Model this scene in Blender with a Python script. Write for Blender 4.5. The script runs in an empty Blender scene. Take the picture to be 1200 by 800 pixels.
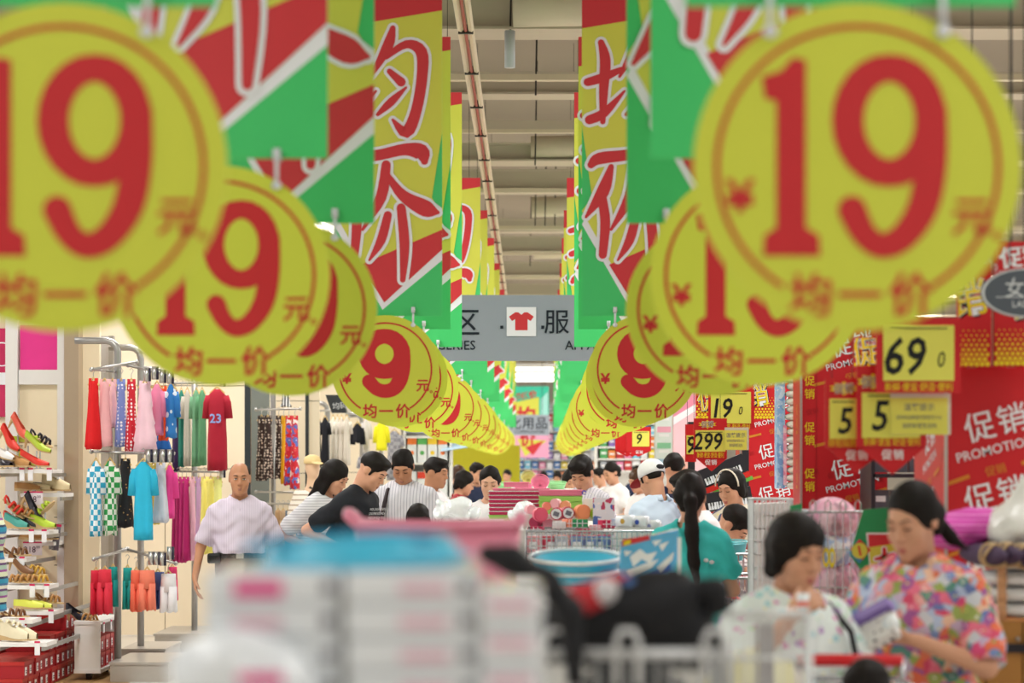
import bpy, math, random
import numpy as np
from mathutils import Vector, Matrix, Euler
R = math.radians
random.seed(7)
SC = bpy.context.scene
COL = SC.collection
# ---------------------------------------------------------------- camera
F = 2667.0                      # focal length in pixels of the 1200 px wide frame
EYE = 1.66                      # eye height; horizon at picture row 548, vanishing column 636
cd = bpy.data.cameras.new('camera')
cam = bpy.data.objects.new('camera', cd)
COL.objects.link(cam)
cam.location = (0, 0, EYE)
cam.rotation_euler = (R(90), 0, 0)
cd.sensor_width = 36
cd.lens = F * 36 / 1200
cd.shift_x = -36 / 1200
cd.shift_y = 148 / 1200
cd.clip_end = 300
cd.dof.use_dof = True
cd.dof.focus_distance = 16.5
cd.dof.aperture_fstop = 2.5
SC.camera = cam
# ---------------------------------------------------------------- world, exposure
w = bpy.data.worlds.new('world')
SC.world = w
w.use_nodes = True
w.node_tree.nodes['Background'].inputs[0].default_value = (0.97, 0.99, 1.0, 1)
w.node_tree.nodes['Background'].inputs[1].default_value = 0.92
vs = SC.view_settings
vs.view_transform = 'Standard'
vs.look = 'None'
vs.gamma = 1
vs.exposure = 0.45
vs.use_curve_mapping = False
SC.cycles.max_bounces = 6
SC.cycles.diffuse_bounces = 3
SC.cycles.glossy_bounces = 3
SC.cycles.transmission_bounces = 5
SC.cycles.transparent_max_bounces = 8
SC.cycles.use_denoising = True
LAMP_W = 122                    # watts of each ceiling tube fixture


# ---------------------------------------------------------------- helpers
def at(px, py, y):
    """world point at picture position px,py and depth y (used to survey the place)"""
    return Vector(((px - 636) * y / F, y, EYE - (py - 548) * y / F))


def lin(c):
    if isinstance(c, str):
        c = tuple(int(c[i:i + 2], 16) for i in (0, 2, 4))
    return tuple(((x / 255) / 12.92 if x / 255 <= .04045 else ((x / 255 + .055) / 1.055) ** 2.4) for x in c) + (1,)


MATS = {}


def _new(name):
    m = bpy.data.materials.new(name)
    m.use_nodes = True
    nt = m.node_tree
    return m, nt, nt.nodes['Principled BSDF']


def _coord(nt, scale=(1, 1, 1), kind='Object'):
    tc = nt.nodes.new('ShaderNodeTexCoord')
    mp = nt.nodes.new('ShaderNodeMapping')
    mp.inputs['Scale'].default_value = scale
    nt.links.new(tc.outputs[kind], mp.inputs[0])
    return mp.outputs[0]


def M(name, col='cccccc', rough=.6, metal=0., var=.06, vscale=12, spec=.3, bump=0, emit=0, trans=0, alpha=1, coat=0):
    """plain procedural material: colour with a fine noise variation"""
    if name in MATS:
        return MATS[name]
    m, nt, b = _new(name)
    MATS[name] = m
    c = lin(col)
    b.inputs['Roughness'].default_value = rough
    b.inputs['Metallic'].default_value = metal
    b.inputs['Specular IOR Level'].default_value = spec
    b.inputs['Base Color'].default_value = c
    if coat:
        b.inputs['Coat Weight'].default_value = coat
    if trans:
        b.inputs['Transmission Weight'].default_value = trans
    if alpha < 1:
        b.inputs['Alpha'].default_value = alpha
    if emit:
        b.inputs['Emission Color'].default_value = c
        b.inputs['Emission Strength'].default_value = emit
    if var or bump:
        n = nt.nodes.new('ShaderNodeTexNoise')
        n.inputs['Scale'].default_value = vscale
        n.inputs['Detail'].default_value = 3
        nt.links.new(_coord(nt), n.inputs['Vector'])
        if var:
            mx = nt.nodes.new('ShaderNodeMix')
            mx.data_type = 'RGBA'
            mx.inputs['A'].default_value = tuple(x * (1 - var) for x in c[:3]) + (1,)
            mx.inputs['B'].default_value = tuple(min(1, x * (1 + var)) for x in c[:3]) + (1,)
            nt.links.new(n.outputs['Fac'], mx.inputs['Factor'])
            nt.links.new(mx.outputs['Result'], b.inputs['Base Color'])
        if bump:
            bp = nt.nodes.new('ShaderNodeBump')
            bp.inputs['Strength'].default_value = bump
            nt.links.new(n.outputs['Fac'], bp.inputs['Height'])
            nt.links.new(bp.outputs[0], b.inputs['Normal'])
    return m


def ramp(nt, stops, fac, interp='CONSTANT'):
    r = nt.nodes.new('ShaderNodeValToRGB')
    r.color_ramp.interpolation = interp
    el = r.color_ramp.elements
    while len(el) < len(stops):
        el.new(.5)
    for e, (p, c) in zip(el, stops):
        e.position = p
        e.color = lin(c)
    nt.links.new(fac, r.inputs[0])
    return r.outputs[0]


def stripes(name, cols, period, axis='Z', rough=.75, tilt=0):
    """repeating bands: cols = [(width share, colour)...], period in metres"""
    if name in MATS:
        return MATS[name]
    m, nt, b = _new(name)
    MATS[name] = m
    b.inputs['Roughness'].default_value = rough
    sp = nt.nodes.new('ShaderNodeSeparateXYZ')
    nt.links.new(_coord(nt, (1 / period,) * 3), sp.inputs[0])
    fr = nt.nodes.new('ShaderNodeMath')
    fr.operation = 'FRACT'
    nt.links.new(sp.outputs[axis], fr.inputs[0])
    tot = sum(c[0] for c in cols)
    st, a = [], 0
    for wd, c in cols:
        st.append((a / tot, c))
        a += wd
    nt.links.new(ramp(nt, st, fr.outputs[0]), b.inputs['Base Color'])
    return m


def dots(name, base, dot, scale=30, size=.32, rnd=.3, rough=.75):
    if name in MATS:
        return MATS[name]
    m, nt, b = _new(name)
    MATS[name] = m
    b.inputs['Roughness'].default_value = rough
    v = nt.nodes.new('ShaderNodeTexVoronoi')
    v.inputs['Scale'].default_value = scale
    v.inputs['Randomness'].default_value = rnd
    nt.links.new(_coord(nt), v.inputs['Vector'])
    nt.links.new(ramp(nt, [(0, dot), (size, base)], v.outputs['Distance']), b.inputs['Base Color'])
    return m


def checks(name, c1, c2, scale=16, rough=.75):
    if name in MATS:
        return MATS[name]
    m, nt, b = _new(name)
    MATS[name] = m
    b.inputs['Roughness'].default_value = rough
    v = nt.nodes.new('ShaderNodeTexChecker')
    v.inputs['Scale'].default_value = scale
    v.inputs['Color1'].default_value = lin(c1)
    v.inputs['Color2'].default_value = lin(c2)
    nt.links.new(_coord(nt), v.inputs['Vector'])
    nt.links.new(v.outputs['Color'], b.inputs['Base Color'])
    return m


def floral(name, cols, scale=24, rough=.75, ground=None, size=.5, warp=.05):
    """printed flowers: warped cells, each with a colour of the list and a dark or light heart"""
    if name in MATS:
        return MATS[name]
    m, nt, b = _new(name)
    MATS[name] = m
    b.inputs['Roughness'].default_value = rough
    co = _coord(nt)
    nz = nt.nodes.new('ShaderNodeTexNoise')
    nz.inputs['Scale'].default_value = scale * .9
    nt.links.new(co, nz.inputs['Vector'])
    sc = nt.nodes.new('ShaderNodeVectorMath')
    sc.operation = 'SCALE'
    sc.inputs['Scale'].default_value = warp
    nt.links.new(nz.outputs['Color'], sc.inputs[0])
    ad = nt.nodes.new('ShaderNodeVectorMath')
    nt.links.new(co, ad.inputs[0])
    nt.links.new(sc.outputs[0], ad.inputs[1])
    v = nt.nodes.new('ShaderNodeTexVoronoi')
    v.inputs['Scale'].default_value = scale
    nt.links.new(ad.outputs[0], v.inputs['Vector'])
    sp = nt.nodes.new('ShaderNodeSeparateColor')
    nt.links.new(v.outputs['Color'], sp.inputs[0])
    n = len(cols)
    c = ramp(nt, [(i / n, k) for i, k in enumerate(cols)], sp.outputs[0])
    hearts = ramp(nt, [(0, 'f0e060'), (.5, 'fff0f0')], sp.outputs[1])
    mx = nt.nodes.new('ShaderNodeMix')
    mx.data_type = 'RGBA'
    lt = nt.nodes.new('ShaderNodeMath')
    lt.operation = 'LESS_THAN'
    lt.inputs[1].default_value = .14
    nt.links.new(v.outputs['Distance'], lt.inputs[0])
    nt.links.new(lt.outputs[0], mx.inputs['Factor'])
    nt.links.new(c, mx.inputs['A'])
    nt.links.new(hearts, mx.inputs['B'])
    out = mx.outputs['Result']
    if ground:
        g = nt.nodes.new('ShaderNodeMix')
        g.data_type = 'RGBA'
        gt = nt.nodes.new('ShaderNodeMath')
        gt.operation = 'GREATER_THAN'
        gt.inputs[1].default_value = size
        nt.links.new(v.outputs['Distance'], gt.inputs[0])
        nt.links.new(gt.outputs[0], g.inputs['Factor'])
        nt.links.new(out, g.inputs['A'])
        g.inputs['B'].default_value = lin(ground)
        out = g.outputs['Result']
    nt.links.new(out, b.inputs['Base Color'])
    return m


_TXT = {}


def glyphs(s, bold=0., res=2, spacing=1.):
    """triangulated outline of a word, centred, one em high"""
    k = (s, bold, res, spacing)
    if k not in _TXT:
        c = bpy.data.curves.new('glyphs', 'FONT')
        c.body = s
        c.resolution_u = res
        c.offset = bold
        c.space_character = spacing
        o = bpy.data.objects.new('glyphs', c)
        COL.objects.link(o)
        me = o.to_mesh()
        v = np.array([(q.co.x, q.co.y) for q in me.vertices]) if len(me.vertices) else np.zeros((0, 2))
        f = [tuple(p.vertices) for p in me.polygons]
        o.to_mesh_clear()
        bpy.data.objects.remove(o)
        bpy.data.curves.remove(c)
        lo, hi = v.min(0), v.max(0)
        v = v - (lo + hi) / 2
        _TXT[k] = (v, f, hi - lo)
    return _TXT[k]


class MB:
    """collects faces of several materials and builds ONE mesh object"""

    def __init__(s):
        s.v, s.f, s.m, s.mats, s.mi = [], [], [], [], 0

    def use(s, mat):
        if mat not in s.mats:
            s.mats.append(mat)
        s.mi = s.mats.index(mat)
        return s

    def add(s, vs, fs):
        n = len(s.v)
        s.v += [tuple(q) for q in vs]
        s.f += [tuple(i + n for i in f) for f in fs]
        s.m += [s.mi] * len(fs)
        return s

    def box(s, c, size, rot=None, top=None):
        x, y, z = (q / 2 for q in size)
        t = top or (1, 1)
        vs = [Vector((i * x * (t[0] if k > 0 else 1), j * y * (t[1] if k > 0 else 1), k * z)) for k in (-1, 1) for j in (-1, 1) for i in (-1, 1)]
        if rot is not None:
            m = rot if isinstance(rot, Matrix) else Euler(rot).to_matrix()
            vs = [m @ q for q in vs]
        c = Vector(c)
        return s.add([q + c for q in vs], [(0, 2, 3, 1), (4, 5, 7, 6), (0, 1, 5, 4), (2, 6, 7, 3), (0, 4, 6, 2), (1, 3, 7, 5)])

    def tube(s, pts, r, n=6, caps=True, closed=False):
        pts = [Vector(p) for p in pts]
        rr = r if isinstance(r, (list, tuple)) else [r] * len(pts)
        N = len(pts)
        rings, prev = [], None
        for i, p in enumerate(pts):
            a = pts[i - 1] if (i > 0 or closed) else p
            b = pts[(i + 1) % N] if (i < N - 1 or closed) else p
            d = (b - a).normalized() if (b - a).length > 1e-9 else Vector((0, 0, 1))
            if prev is None:
                u = d.orthogonal().normalized()
            else:
                u = (prev - d * prev.dot(d))
                u = u.normalized() if u.length > 1e-6 else d.orthogonal().normalized()
            prev = u
            v = d.cross(u)
            rings += [p + (u * math.cos(2 * math.pi * k / n) + v * math.sin(2 * math.pi * k / n)) * rr[i] for k in range(n)]
        fs = []
        for i in range(N if closed else N - 1):
            j = (i + 1) % N
            for k in range(n):
                k2 = (k + 1) % n
                fs.append((i * n + k, i * n + k2, j * n + k2, j * n + k))
        if caps and not closed:
            fs.append(tuple(range(n))[::-1])
            fs.append(tuple((N - 1) * n + k for k in range(n)))
        return s.add(rings, fs)

    def lathe(s, prof, n=20, c=(0, 0, 0), sx=1, sy=1, rot=None, close=False):
        c = Vector(c)
        vs = []
        for r, z in prof:
            for k in range(n):
                a = 2 * math.pi * k / n
                q = Vector((r * math.cos(a) * sx, r * math.sin(a) * sy, z))
                if rot is not None:
                    q = Euler(rot).to_matrix() @ q
                vs.append(q + c)
        fs = []
        for i in range(len(prof) - 1):
            for k in range(n):
                k2 = (k + 1) % n
                fs.append((i * n + k, i * n + k2, (i + 1) * n + k2, (i + 1) * n + k))
        fs.append(tuple(range(n))[::-1])
        if not close:
            fs.append(tuple((len(prof) - 1) * n + k for k in range(n)))
        return s.add(vs, fs)

    def ell(s, c, r, n=12, m=8, rot=None):
        prof = [(math.sin(math.pi * (i + .02) / (m + .04)), -math.cos(math.pi * (i + .02) / (m + .04))) for i in range(m + 1)]
        c = Vector(c)
        vs = []
        mt = Euler(rot).to_matrix() if rot is not None else None
        for a, z in prof:
            for k in range(n):
                t = 2 * math.pi * k / n
                q = Vector((a * math.cos(t) * r[0], a * math.sin(t) * r[1], z * r[2]))
                vs.append((mt @ q if mt else q) + c)
        fs = [(i * n + k, i * n + (k + 1) % n, (i + 1) * n + (k + 1) % n, (i + 1) * n + k) for i in range(m) for k in range(n)]
        fs += [tuple(range(n))[::-1], tuple(m * n + k for k in range(n))]
        return s.add(vs, fs)

    def prism(s, poly, y0, y1):
        """outline in x,z pushed from y0 (front) to y1 (back); counter-clockwise seen from the front"""
        n = len(poly)
        vs = [(x, y0, z) for x, z in poly] + [(x, y1, z) for x, z in poly]
        fs = [tuple(range(n)), tuple(range(2 * n - 1, n - 1, -1))]
        fs += [(i, i + n, (i + 1) % n + n, (i + 1) % n) for i in range(n)]
        return s.add(vs, fs)

    def flat(s, poly, y):
        return s.add([(x, y, z) for x, z in poly], [tuple(range(len(poly)))])

    def stroke(s, pts, y, grow=0., n=8, smooth=True, closed=False):
        """brush stroke in the x,z plane: pts = [(x, z, width)...] with round ends"""
        P = [Vector(p) for p in pts]
        if smooth and len(P) > 2:
            Q = []
            for i in range(len(P) - 1):
                p0, p1, p2, p3 = P[max(i - 1, 0)], P[i], P[i + 1], P[min(i + 2, len(P) - 1)]
                for t in (0, .25, .5, .75):
                    Q.append(.5 * (2 * p1 + (p2 - p0) * t + (2 * p0 - 5 * p1 + 4 * p2 - p3) * t * t + (3 * p1 - p0 - 3 * p2 + p3) * t ** 3))
            P = Q + [P[-1]]
        L, Rr = [], []
        N = len(P)
        for i, p in enumerate(P):
            a, b = P[max(i - 1, 0)], P[min(i + 1, N - 1)]
            d = Vector((b.x - a.x, b.y - a.y))
            d = d.normalized() if d.length > 1e-9 else Vector((1, 0))
            nn = Vector((-d.y, d.x))
            hw = p.z / 2 + grow
            L.append((p.x + nn.x * hw, p.y + nn.y * hw))
            Rr.append((p.x - nn.x * hw, p.y - nn.y * hw))
        vs = [(x, y, z) for x, z in L] + [(x, y, z) for x, z in Rr]
        s.add(vs, [(i, N + i, N + i + 1, i + 1) for i in range(N - 1)])
        if not closed:
            for e, q in ((0, 1), (N - 1, N - 2)):
                d = Vector((P[e].x - P[q].x, P[e].y - P[q].y))
                a0 = math.atan2(d.y, d.x)
                hw = P[e].z / 2 + grow
                s.flat([(P[e].x + hw * math.cos(a0 - math.pi / 2 + math.pi * k / n), P[e].y + hw * math.sin(a0 - math.pi / 2 + math.pi * k / n)) for k in range(n + 1)], y)
        return s

    def text(s, word, cx, cz, h, y, bold=0., sx=1., shear=0., rot=0., width=None, spacing=1., res=2):
        v, f, ext = glyphs(word, bold, res, spacing)
        if width:
            sx = width / (ext[0] * h)
        c, q = math.cos(rot), math.sin(rot)
        out = []
        for a, b in v:
            a, b = (a * sx + b * shear) * h, b * h
            out.append((cx + a * c - b * q, y, cz + a * q + b * c))
        return s.add(out, f)

    def ring(s, r0, r1, y, a0=0, a1=2 * math.pi, n=48, c=(0, 0), sx=1, sz=1):
        vs = []
        for i in range(n + 1):
            a = a0 + (a1 - a0) * i / n
            for r in (r0, r1):
                vs.append((c[0] + r * math.cos(a) * sx, y, c[1] + r * math.sin(a) * sz))
        return s.add(vs, [(2 * i, 2 * i + 1, 2 * i + 3, 2 * i + 2) for i in range(n)])

    def mesh(s, name, smooth=False):
        me = bpy.data.meshes.new(name)
        me.from_pydata(s.v, [], s.f)
        for m in s.mats:
            me.materials.append(m)
        if len(s.mats) > 1:
            me.polygons.foreach_set('material_index', s.m)
        if smooth:
            me.polygons.foreach_set('use_smooth', [True] * len(me.polygons))
        me.update()
        return me

    def build(s, name, parent=None, smooth=False, loc=(0, 0, 0), rot=(0, 0, 0)):
        return link(name, s.mesh(name, smooth), parent, loc, rot)


def link(name, data, parent=None, loc=(0, 0, 0), rot=(0, 0, 0)):
    o = bpy.data.objects.new(name, data)
    o.location = loc
    o.rotation_euler = rot
    COL.objects.link(o)
    if parent is not None:
        o.parent = parent
    return o


def tag(o, label=None, cat=None, group=None, kind=None):
    if label:
        o['label'] = label
    if cat:
        o['category'] = cat
    if group:
        o['group'] = group
    if kind:
        o['kind'] = kind
    return o


def thing(name, label, cat, loc=(0, 0, 0), rotz=0., group=None, scale=1.):
    o = bpy.data.objects.new(name, None)
    o.empty_display_size = .1
    COL.objects.link(o)
    o.location = loc
    o.rotation_euler = (0, 0, rotz)
    o.scale = (scale,) * 3
    return tag(o, label, cat, group)


KIDS = {}


def copy_tree(o, loc=None, rotz=None, label=None, scale=None):
    """a thing with its parts and their sub-parts"""
    def rec(a, parent):
        c = a.copy()
        COL.objects.link(c)
        c.parent = parent
        for ch in a.children:
            rec(ch, c)
        return c
    r = rec(o, None)
    if loc is not None:
        r.location = loc
    if rotz is not None:
        r.rotation_euler = (0, 0, rotz)
    if scale is not None:
        r.scale = (scale,) * 3 if not isinstance(scale, tuple) else scale
    if label:
        r['label'] = label
    return r


ORD = 'first second third fourth fifth sixth seventh eighth ninth tenth eleventh twelfth thirteenth fourteenth fifteenth sixteenth seventeenth eighteenth nineteenth twentieth twenty-first twenty-second twenty-third twenty-fourth twenty-fifth twenty-sixth twenty-seventh twenty-eighth'.split()
# ================================================================ the hall
def struct(mb, name, smooth=False):
    return tag(mb.build(name, None, smooth), kind='structure')


def floor_mat():
    m, nt, b = _new('floor_screed')
    b.inputs['Roughness'].default_value = .35
    b.inputs['Base Color'].default_value = lin('d8d2c8')
    return m


FLY0, FLY1 = 16.2, 24.0
mb = MB().use(floor_mat())
mb.box((0, 30, -.06), (60, 92, .1))
floor = struct(mb, 'floor')
tile_m = M('glazed_tile_white', 'e6e1da', .25, var=.03, spec=.5)
tile_b = M('wood_look_plank', 'b08a5a', .4, var=.15, vscale=9)
tme, tmb = [], []
for mt, sz in ((tile_m, (.594, .594, .012)), (tile_b, (.294, .594, .012))):
    t = MB().use(mt).box((0, 0, -.006), sz)
    tme.append(t.mesh('tile'))
x = -2.95
for iy in range(13):
    for ix in range(5):
        link('tile', tme[0], floor, (-3.2 + ix * .6 + .3, 16.4 + iy * .6, .0))
for iy in range(6):
    for ix in range(2):
        link('plank', tme[1], floor, (-3.8 + ix * .3 + .15, 16.4 + iy * .6, .0))
# ceiling deck, beams, ducts and battens
CZ = 6.0
ceil_m = M('ceiling_deck_paint', 'a19585', .8, var=.08, vscale=.6)
beam_m = M('ceiling_beam_paint', 'c8bca8', .7, var=.05, vscale=2)
duct_m = M('duct_wrap_cream', 'd6cab0', .5, var=.07, vscale=4, bump=.2)
pipe_m = M('conduit_cream', 'dccfb4', .5, var=.05)
cable_m = M('dark_cable', '3a3632', .6)
ceiling = struct(MB().use(ceil_m).box((0, 30, CZ + .1), (60, 92, .2)), 'ceiling')
n = 0
for y, z, h, d in ((17.6, 5.15, .24, .3), (19.5, 5.0, .05, .09), (21.4, 5.25, .17, .22), (22.6, 5.0, .035, .06), (23.6, 5.2, .1, .12), (25.0, 5.1, .16, .3), (26.2, 4.85, .05, .06),
                   (28.2, 5.2, .22, .3), (29.8, 4.8, .05, .07), (32.4, 5.1, .14, .2), (33.4, 4.8, .04, .05), (35.2, 5.1, .2, .25), (37.0, 4.75, .05, .06), (39.5, 5.1, .2, .25),
                   (41.5, 4.8, .05, .06), (44.5, 5.1, .25, .3), (47, 4.8, .05, .06), (50, 5.1, .25, .3), (54, 5.0, .25, .3), (58, 5.0, .25, .3), (61, 5.0, .25, .3)):
    b = MB().use(beam_m if h > .07 else pipe_m)
    b.box((0, y, z), (50, d, h))
    if h > .1:
        b.box((0, y, z + h / 2 + .01), (50, d * 1.5, .02)).box((0, y, z - h / 2 - .01), (50, d * 1.5, .02))
    o = b.build('beam' if h > .07 else 'conduit', ceiling)
for y, x, wd in ((17.2, .05, .55), (24.9, .12, .5), (30.5, .1, .5), (36.6, .1, .5)):
    MB().use(duct_m).tube([(x - wd / 2, y - .02, 5.15), (x + wd / 2, y - .02, 5.16)], .17 if y < 20 else .14, 10).build('duct_sleeve', ceiling, True)
for x, y in ((-.25, 17.4), (-.06, 19.5), (-.08, 24), (-.1, 30), (.03, 30.2), (.16, 30.4), (-.2, 36)):
    MB().use(cable_m).tube([(x, y, 4.85), (x + .02, y, 5.95)], .008, 5).build('cable', ceiling)
MB().use(M('clear_sleeve', 'c9cdd2', .3)).tube([(-.25, 17.3, 4.7), (-.25, 17.3, 4.98)], .04, 8).build('hanger_bracket', ceiling, True)
# slanting cable tray on the left of the aisle
tr = MB().use(M('tray_painted', 'd8c7ac', .55))
pa, pb = Vector((-.50, 13.5, 4.56)), Vector((-.66, 40, 4.56))
d = (pb - pa)
for dx in (-.035, .035):
    tr.tube([pa + Vector((dx, 0, 0)), pb + Vector((dx, 0, 0))], .022, 6)
tr.use(M('tray_cable_red', 'a8564a', .6)).tube([pa + Vector((0, 0, -.01)), pb + Vector((0, 0, -.01))], .012, 5)
for i in range(18):
    q = pa + d * (i / 17)
    tr.use(cable_m).box(q, (.1, .03, .06))
tr.build('cable_tray', ceiling)

# lamps: rows of tube fixtures under the deck
lampw = M('lamp_tube_glow', 'fff8ec', .4, var=0, emit=3.0)
lampb = M('lamp_housing', 'e8e6e0', .5)
LL = bpy.data.lights.new('tube_light', 'AREA')
LL.shape = 'RECTANGLE'
LL.size, LL.size_y = 1.2, 2.8
LL.energy = LAMP_W
LL.color = (1.0, .992, .97)
LN = LL.copy()
LN.energy = LAMP_W * .45
lh = MB().use(lampb).box((0, 0, .06), (.34, 2.8, .08)).box((0, 0, .55), (.02, .02, .95)).mesh('housing')
lt = MB().use(lampw).tube([(-.08, -1.3, 0), (-.08, 1.3, 0)], .02, 8).tube([(.08, -1.3, 0), (.08, 1.3, 0)], .02, 8).mesh('tube')
for side, X in (('outer left', -8.0), ('left', -3.0), ('right', 2.6), ('outer right', 7.5)):
    for i in range(13):
        Y = -8 + 5.5 * i
        t = thing('ceiling_light', 'twin tube ceiling light, %s from the entrance in the %s row' % (ORD[i], side), 'ceiling light', (X, Y, 4.93), 0, 'tube lights of the %s row' % side)
        link('housing', lh, t)
        link('tube', lt, t)
        a = bpy.data.objects.new('tube_light', LL if Y > 9 else LN)
        COL.objects.link(a)
        a.parent = t
        a.location = (0, 0, -.05)
# bright lines of lamps seen under the ceiling at the far end
lx = MB().use(lampb).box((0, 0, .07), (5.6, .3, .1)).box((0, 0, .55), (.03, .03, .9)).mesh('housing')
lt2 = MB().use(lampw).tube([(-2.7, 0, 0), (2.7, 0, 0)], .05, 8).mesh('tube')
for i, (Y, z) in enumerate(((56.5, 4.12), (57.6, 4.02), (59, 3.95))):
    t = thing('ceiling_light', 'long white light crossing the far end of the aisle, %s of three' % ORD[i], 'ceiling light', (.1, Y, z), 0, 'far cross lights')
    link('housing', lx, t)
    link('tube', lt2, t)
# back wall and the side walls far out
wall_m = M('wall_paint_cream', 'e4d9c8', .7, var=.04, vscale=2)
struct(MB().use(wall_m).box((0, 68, 3), (60, .2, 6)), 'wall_back')
struct(MB().use(wall_m).box((0, -11, 3), (60, .2, 6)), 'wall_light_block')  # unseen wall behind the camera, added to cut light on the near discs
struct(MB().use(wall_m).box((-5.4, 44, 1.6), (.12, 48, 3.2)), 'wall_left')

# ================================================================ hanging promotion banners and price discs
yel = M('print_yellow', 'd8da54', .45, var=.02, vscale=3, spec=.35)
red = M('print_red', 'd23840', .45, var=.02, vscale=3, spec=.35)
grn = M('print_green', '48cb72', .45, var=.02, vscale=3, spec=.35)
wht = M('print_white', 'f0f1f6', .5, var=.02)
TU = [[(-.29, 1.30, .045), (-.2, 1.325, .05), (-.09, 1.37, .03)],
      [(-.21, 1.52, .035), (-.185, 1.42, .06), (-.195, 1.25, .05), (-.2, 1.08, .03)],
      [(-.28, 1.09, .05), (-.19, 1.13, .05), (-.07, 1.25, .012)]]
YUN = [[(.03, 1.60, .03), (-.0, 1.50, .06), (-.10, 1.33, .015)],
       [(-.01, 1.44, .03), (.11, 1.51, .045), (.2, 1.47, .065), (.205, 1.33, .06), (.17, 1.14, .06), (.11, 1.02, .065), (.03, 1.09, .015)],
       [(.01, 1.36, .03), (.08, 1.30, .05)],
       [(-.06, 1.12, .02), (.02, 1.19, .045), (.11, 1.27, .012)]]
YI = [[(-.27, .84, .04), (-.22, .875, .065), (-.05, .895, .06), (.1, .925, .065), (.2, .91, .09), (.22, .86, .04)]]
JIA = [[(-.15, .83, .03), (-.2, .69, .07), (-.3, .55, .015)],
       [(-.205, .66, .05), (-.185, .52, .055), (-.2, .34, .045)],
       [(-.01, .84, .05), (-.04, .66, .06), (-.15, .48, .015)],
       [(.0, .78, .03), (.09, .67, .06), (.23, .595, .09), (.3, .575, .02)],
       [(-.0, .56, .045), (-.04, .42, .05), (-.11, .31, .012)],
       [(.08, .6, .05), (.1, .4, .055), (.09, .2, .03)]]
BW, BH = .302, 1.78


def banner_mesh():
    b = MB()
    b.use(grn).prism([(-BW, 0), (BW, 0), (BW, BH), (-BW, BH)], 0, .006)
    g = MB()
    # white chevron, yellow field, red wedge and red head
    y1, y2, y3 = -.0016, -.0032, -.0048
    g.use(wht).flat([(-BW, .51), (-.03, .035), (BW, .31), (BW, .60), (.225, .66), (BW, 1.12), (BW, BH), (-BW, BH), (-BW, 1.16), (-.225, .66)], y1)
    g.use(yel).flat([(-BW, .585), (-.02, .075), (BW, .37), (BW, .56), (.245, .66), (BW, 1.02), (BW, BH), (-BW, BH), (-BW, 1.06), (-.245, .66)], y2)
    g.use(red).flat([(-.15, .285), (-.02, .075), (BW, .37), (BW, .48)], y3)
    g.flat([(-BW, 1.60), (BW, 1.70), (BW, BH), (-BW, BH)], y3)
    c = MB()
    for i, st in enumerate(TU + YUN + YI + JIA):
        st = [(x * .93, z, q) for x, z, q in st]
        c.use(wht).stroke(st, -.0058 - .0002 * i, .017)
        c.use(red).stroke(st, -.0095 - .0002 * i)
    return b.mesh('sheet'), g.mesh('printed_field'), c.mesh('brush_lettering')


yel_d = M('disc_yellow', 'd0d846', .45, var=.02, vscale=3, spec=.35)
red_d = M('disc_red', 'c8282e', .45, var=.02, vscale=3, spec=.35)
bs, bf, bl = banner_mesh()
wire = MB().use(cable_m).tube([(-.2, .01, BH), (-.2, .01, BH + 1.705)], .003, 4).tube([(.2, .01, BH), (.2, .01, BH + 1.705)], .003, 4).mesh('hanging_wire')

NINE = [(.058 + .076 * math.cos(a), .085 + .096 * math.sin(a), .05 + .008 * abs(math.cos(a))) for a in [2 * math.pi * k / 24 for k in range(25)]]
TAIL = [(.134, .1, .058), (.134, .01, .058), (.12, -.07, .056), (.085, -.125, .05), (.045, -.143, .046), (.012, -.122, .046), (-.01, -.078, .052)]


NINE2 = [(-.005 + .098 * math.cos(a), .085 + .098 * math.sin(a), .082 + .01 * abs(math.cos(a))) for a in [2 * math.pi * k / 24 for k in range(25)]]
TAIL2 = [(.094, .1, .088), (.096, .02, .088), (.082, -.055, .086), (.05, -.105, .08), (.0, -.122, .076), (-.05, -.108, .074), (-.09, -.068, .078)]


def disc_mesh(thin, nine=False):
    n = 56
    b = MB().use(yel_d).prism([(.3 * math.cos(2 * math.pi * k / n), .3 * math.sin(2 * math.pi * k / n)) for k in range(n)], 0, .006)
    y = -.0016
    r = MB().use(red_d).ring(.252, .252 + thin, y, R(-58), R(238), 64)
    d = MB().use(red_d)
    if nine:
        d.stroke(NINE2, y, smooth=False, closed=True).stroke(TAIL2, y - .0004)
    else:
        d.flat([(-.148, -.11), (-.148, .12), (-.1685, .125), (-.175, .165), (-.14, .175), (-.118, .2), (-.094, .195), (-.094, -.11), (-.07, -.125), (-.068, -.162), (-.172, -.162), (-.17, -.125)], y)
        d.stroke(NINE, y, smooth=False, closed=True).stroke(TAIL, y - .0004)
    c = [MB().use(red_d).text('¥', -.214, -.052, .078, y, .03, sx=1.1), MB().use(red_d).text('元', .208, -.092, .074, y, .022).ring(.004, .008, y, n=10, c=(.255, -.125))]
    for ch, cx in (('均', -.086), ('一', .004), ('价', .098)):
        c.append(MB().use(red_d).text(ch, cx, -.232, .082, y, .022))
    return b.mesh('board'), r.mesh('printed_ring'), d.mesh('price_digits'), [q.mesh('character') for q in c]


db, dr, dd, dc = disc_mesh(.009)
ddn = disc_mesh(.009, True)[2]
clipm = M('clip_clear_plastic', 'd9dde2', .25, spec=.5)
cl = MB().use(clipm)
cl.tube([(0, -.004, .335), (0, -.008, .25)], .006, 6).ell((0, -.01, .245), (.014, .008, .012), 8, 6).box((0, .008, .33), (.02, .05, .03))
cl = cl.mesh('hanging_clip', True)

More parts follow.
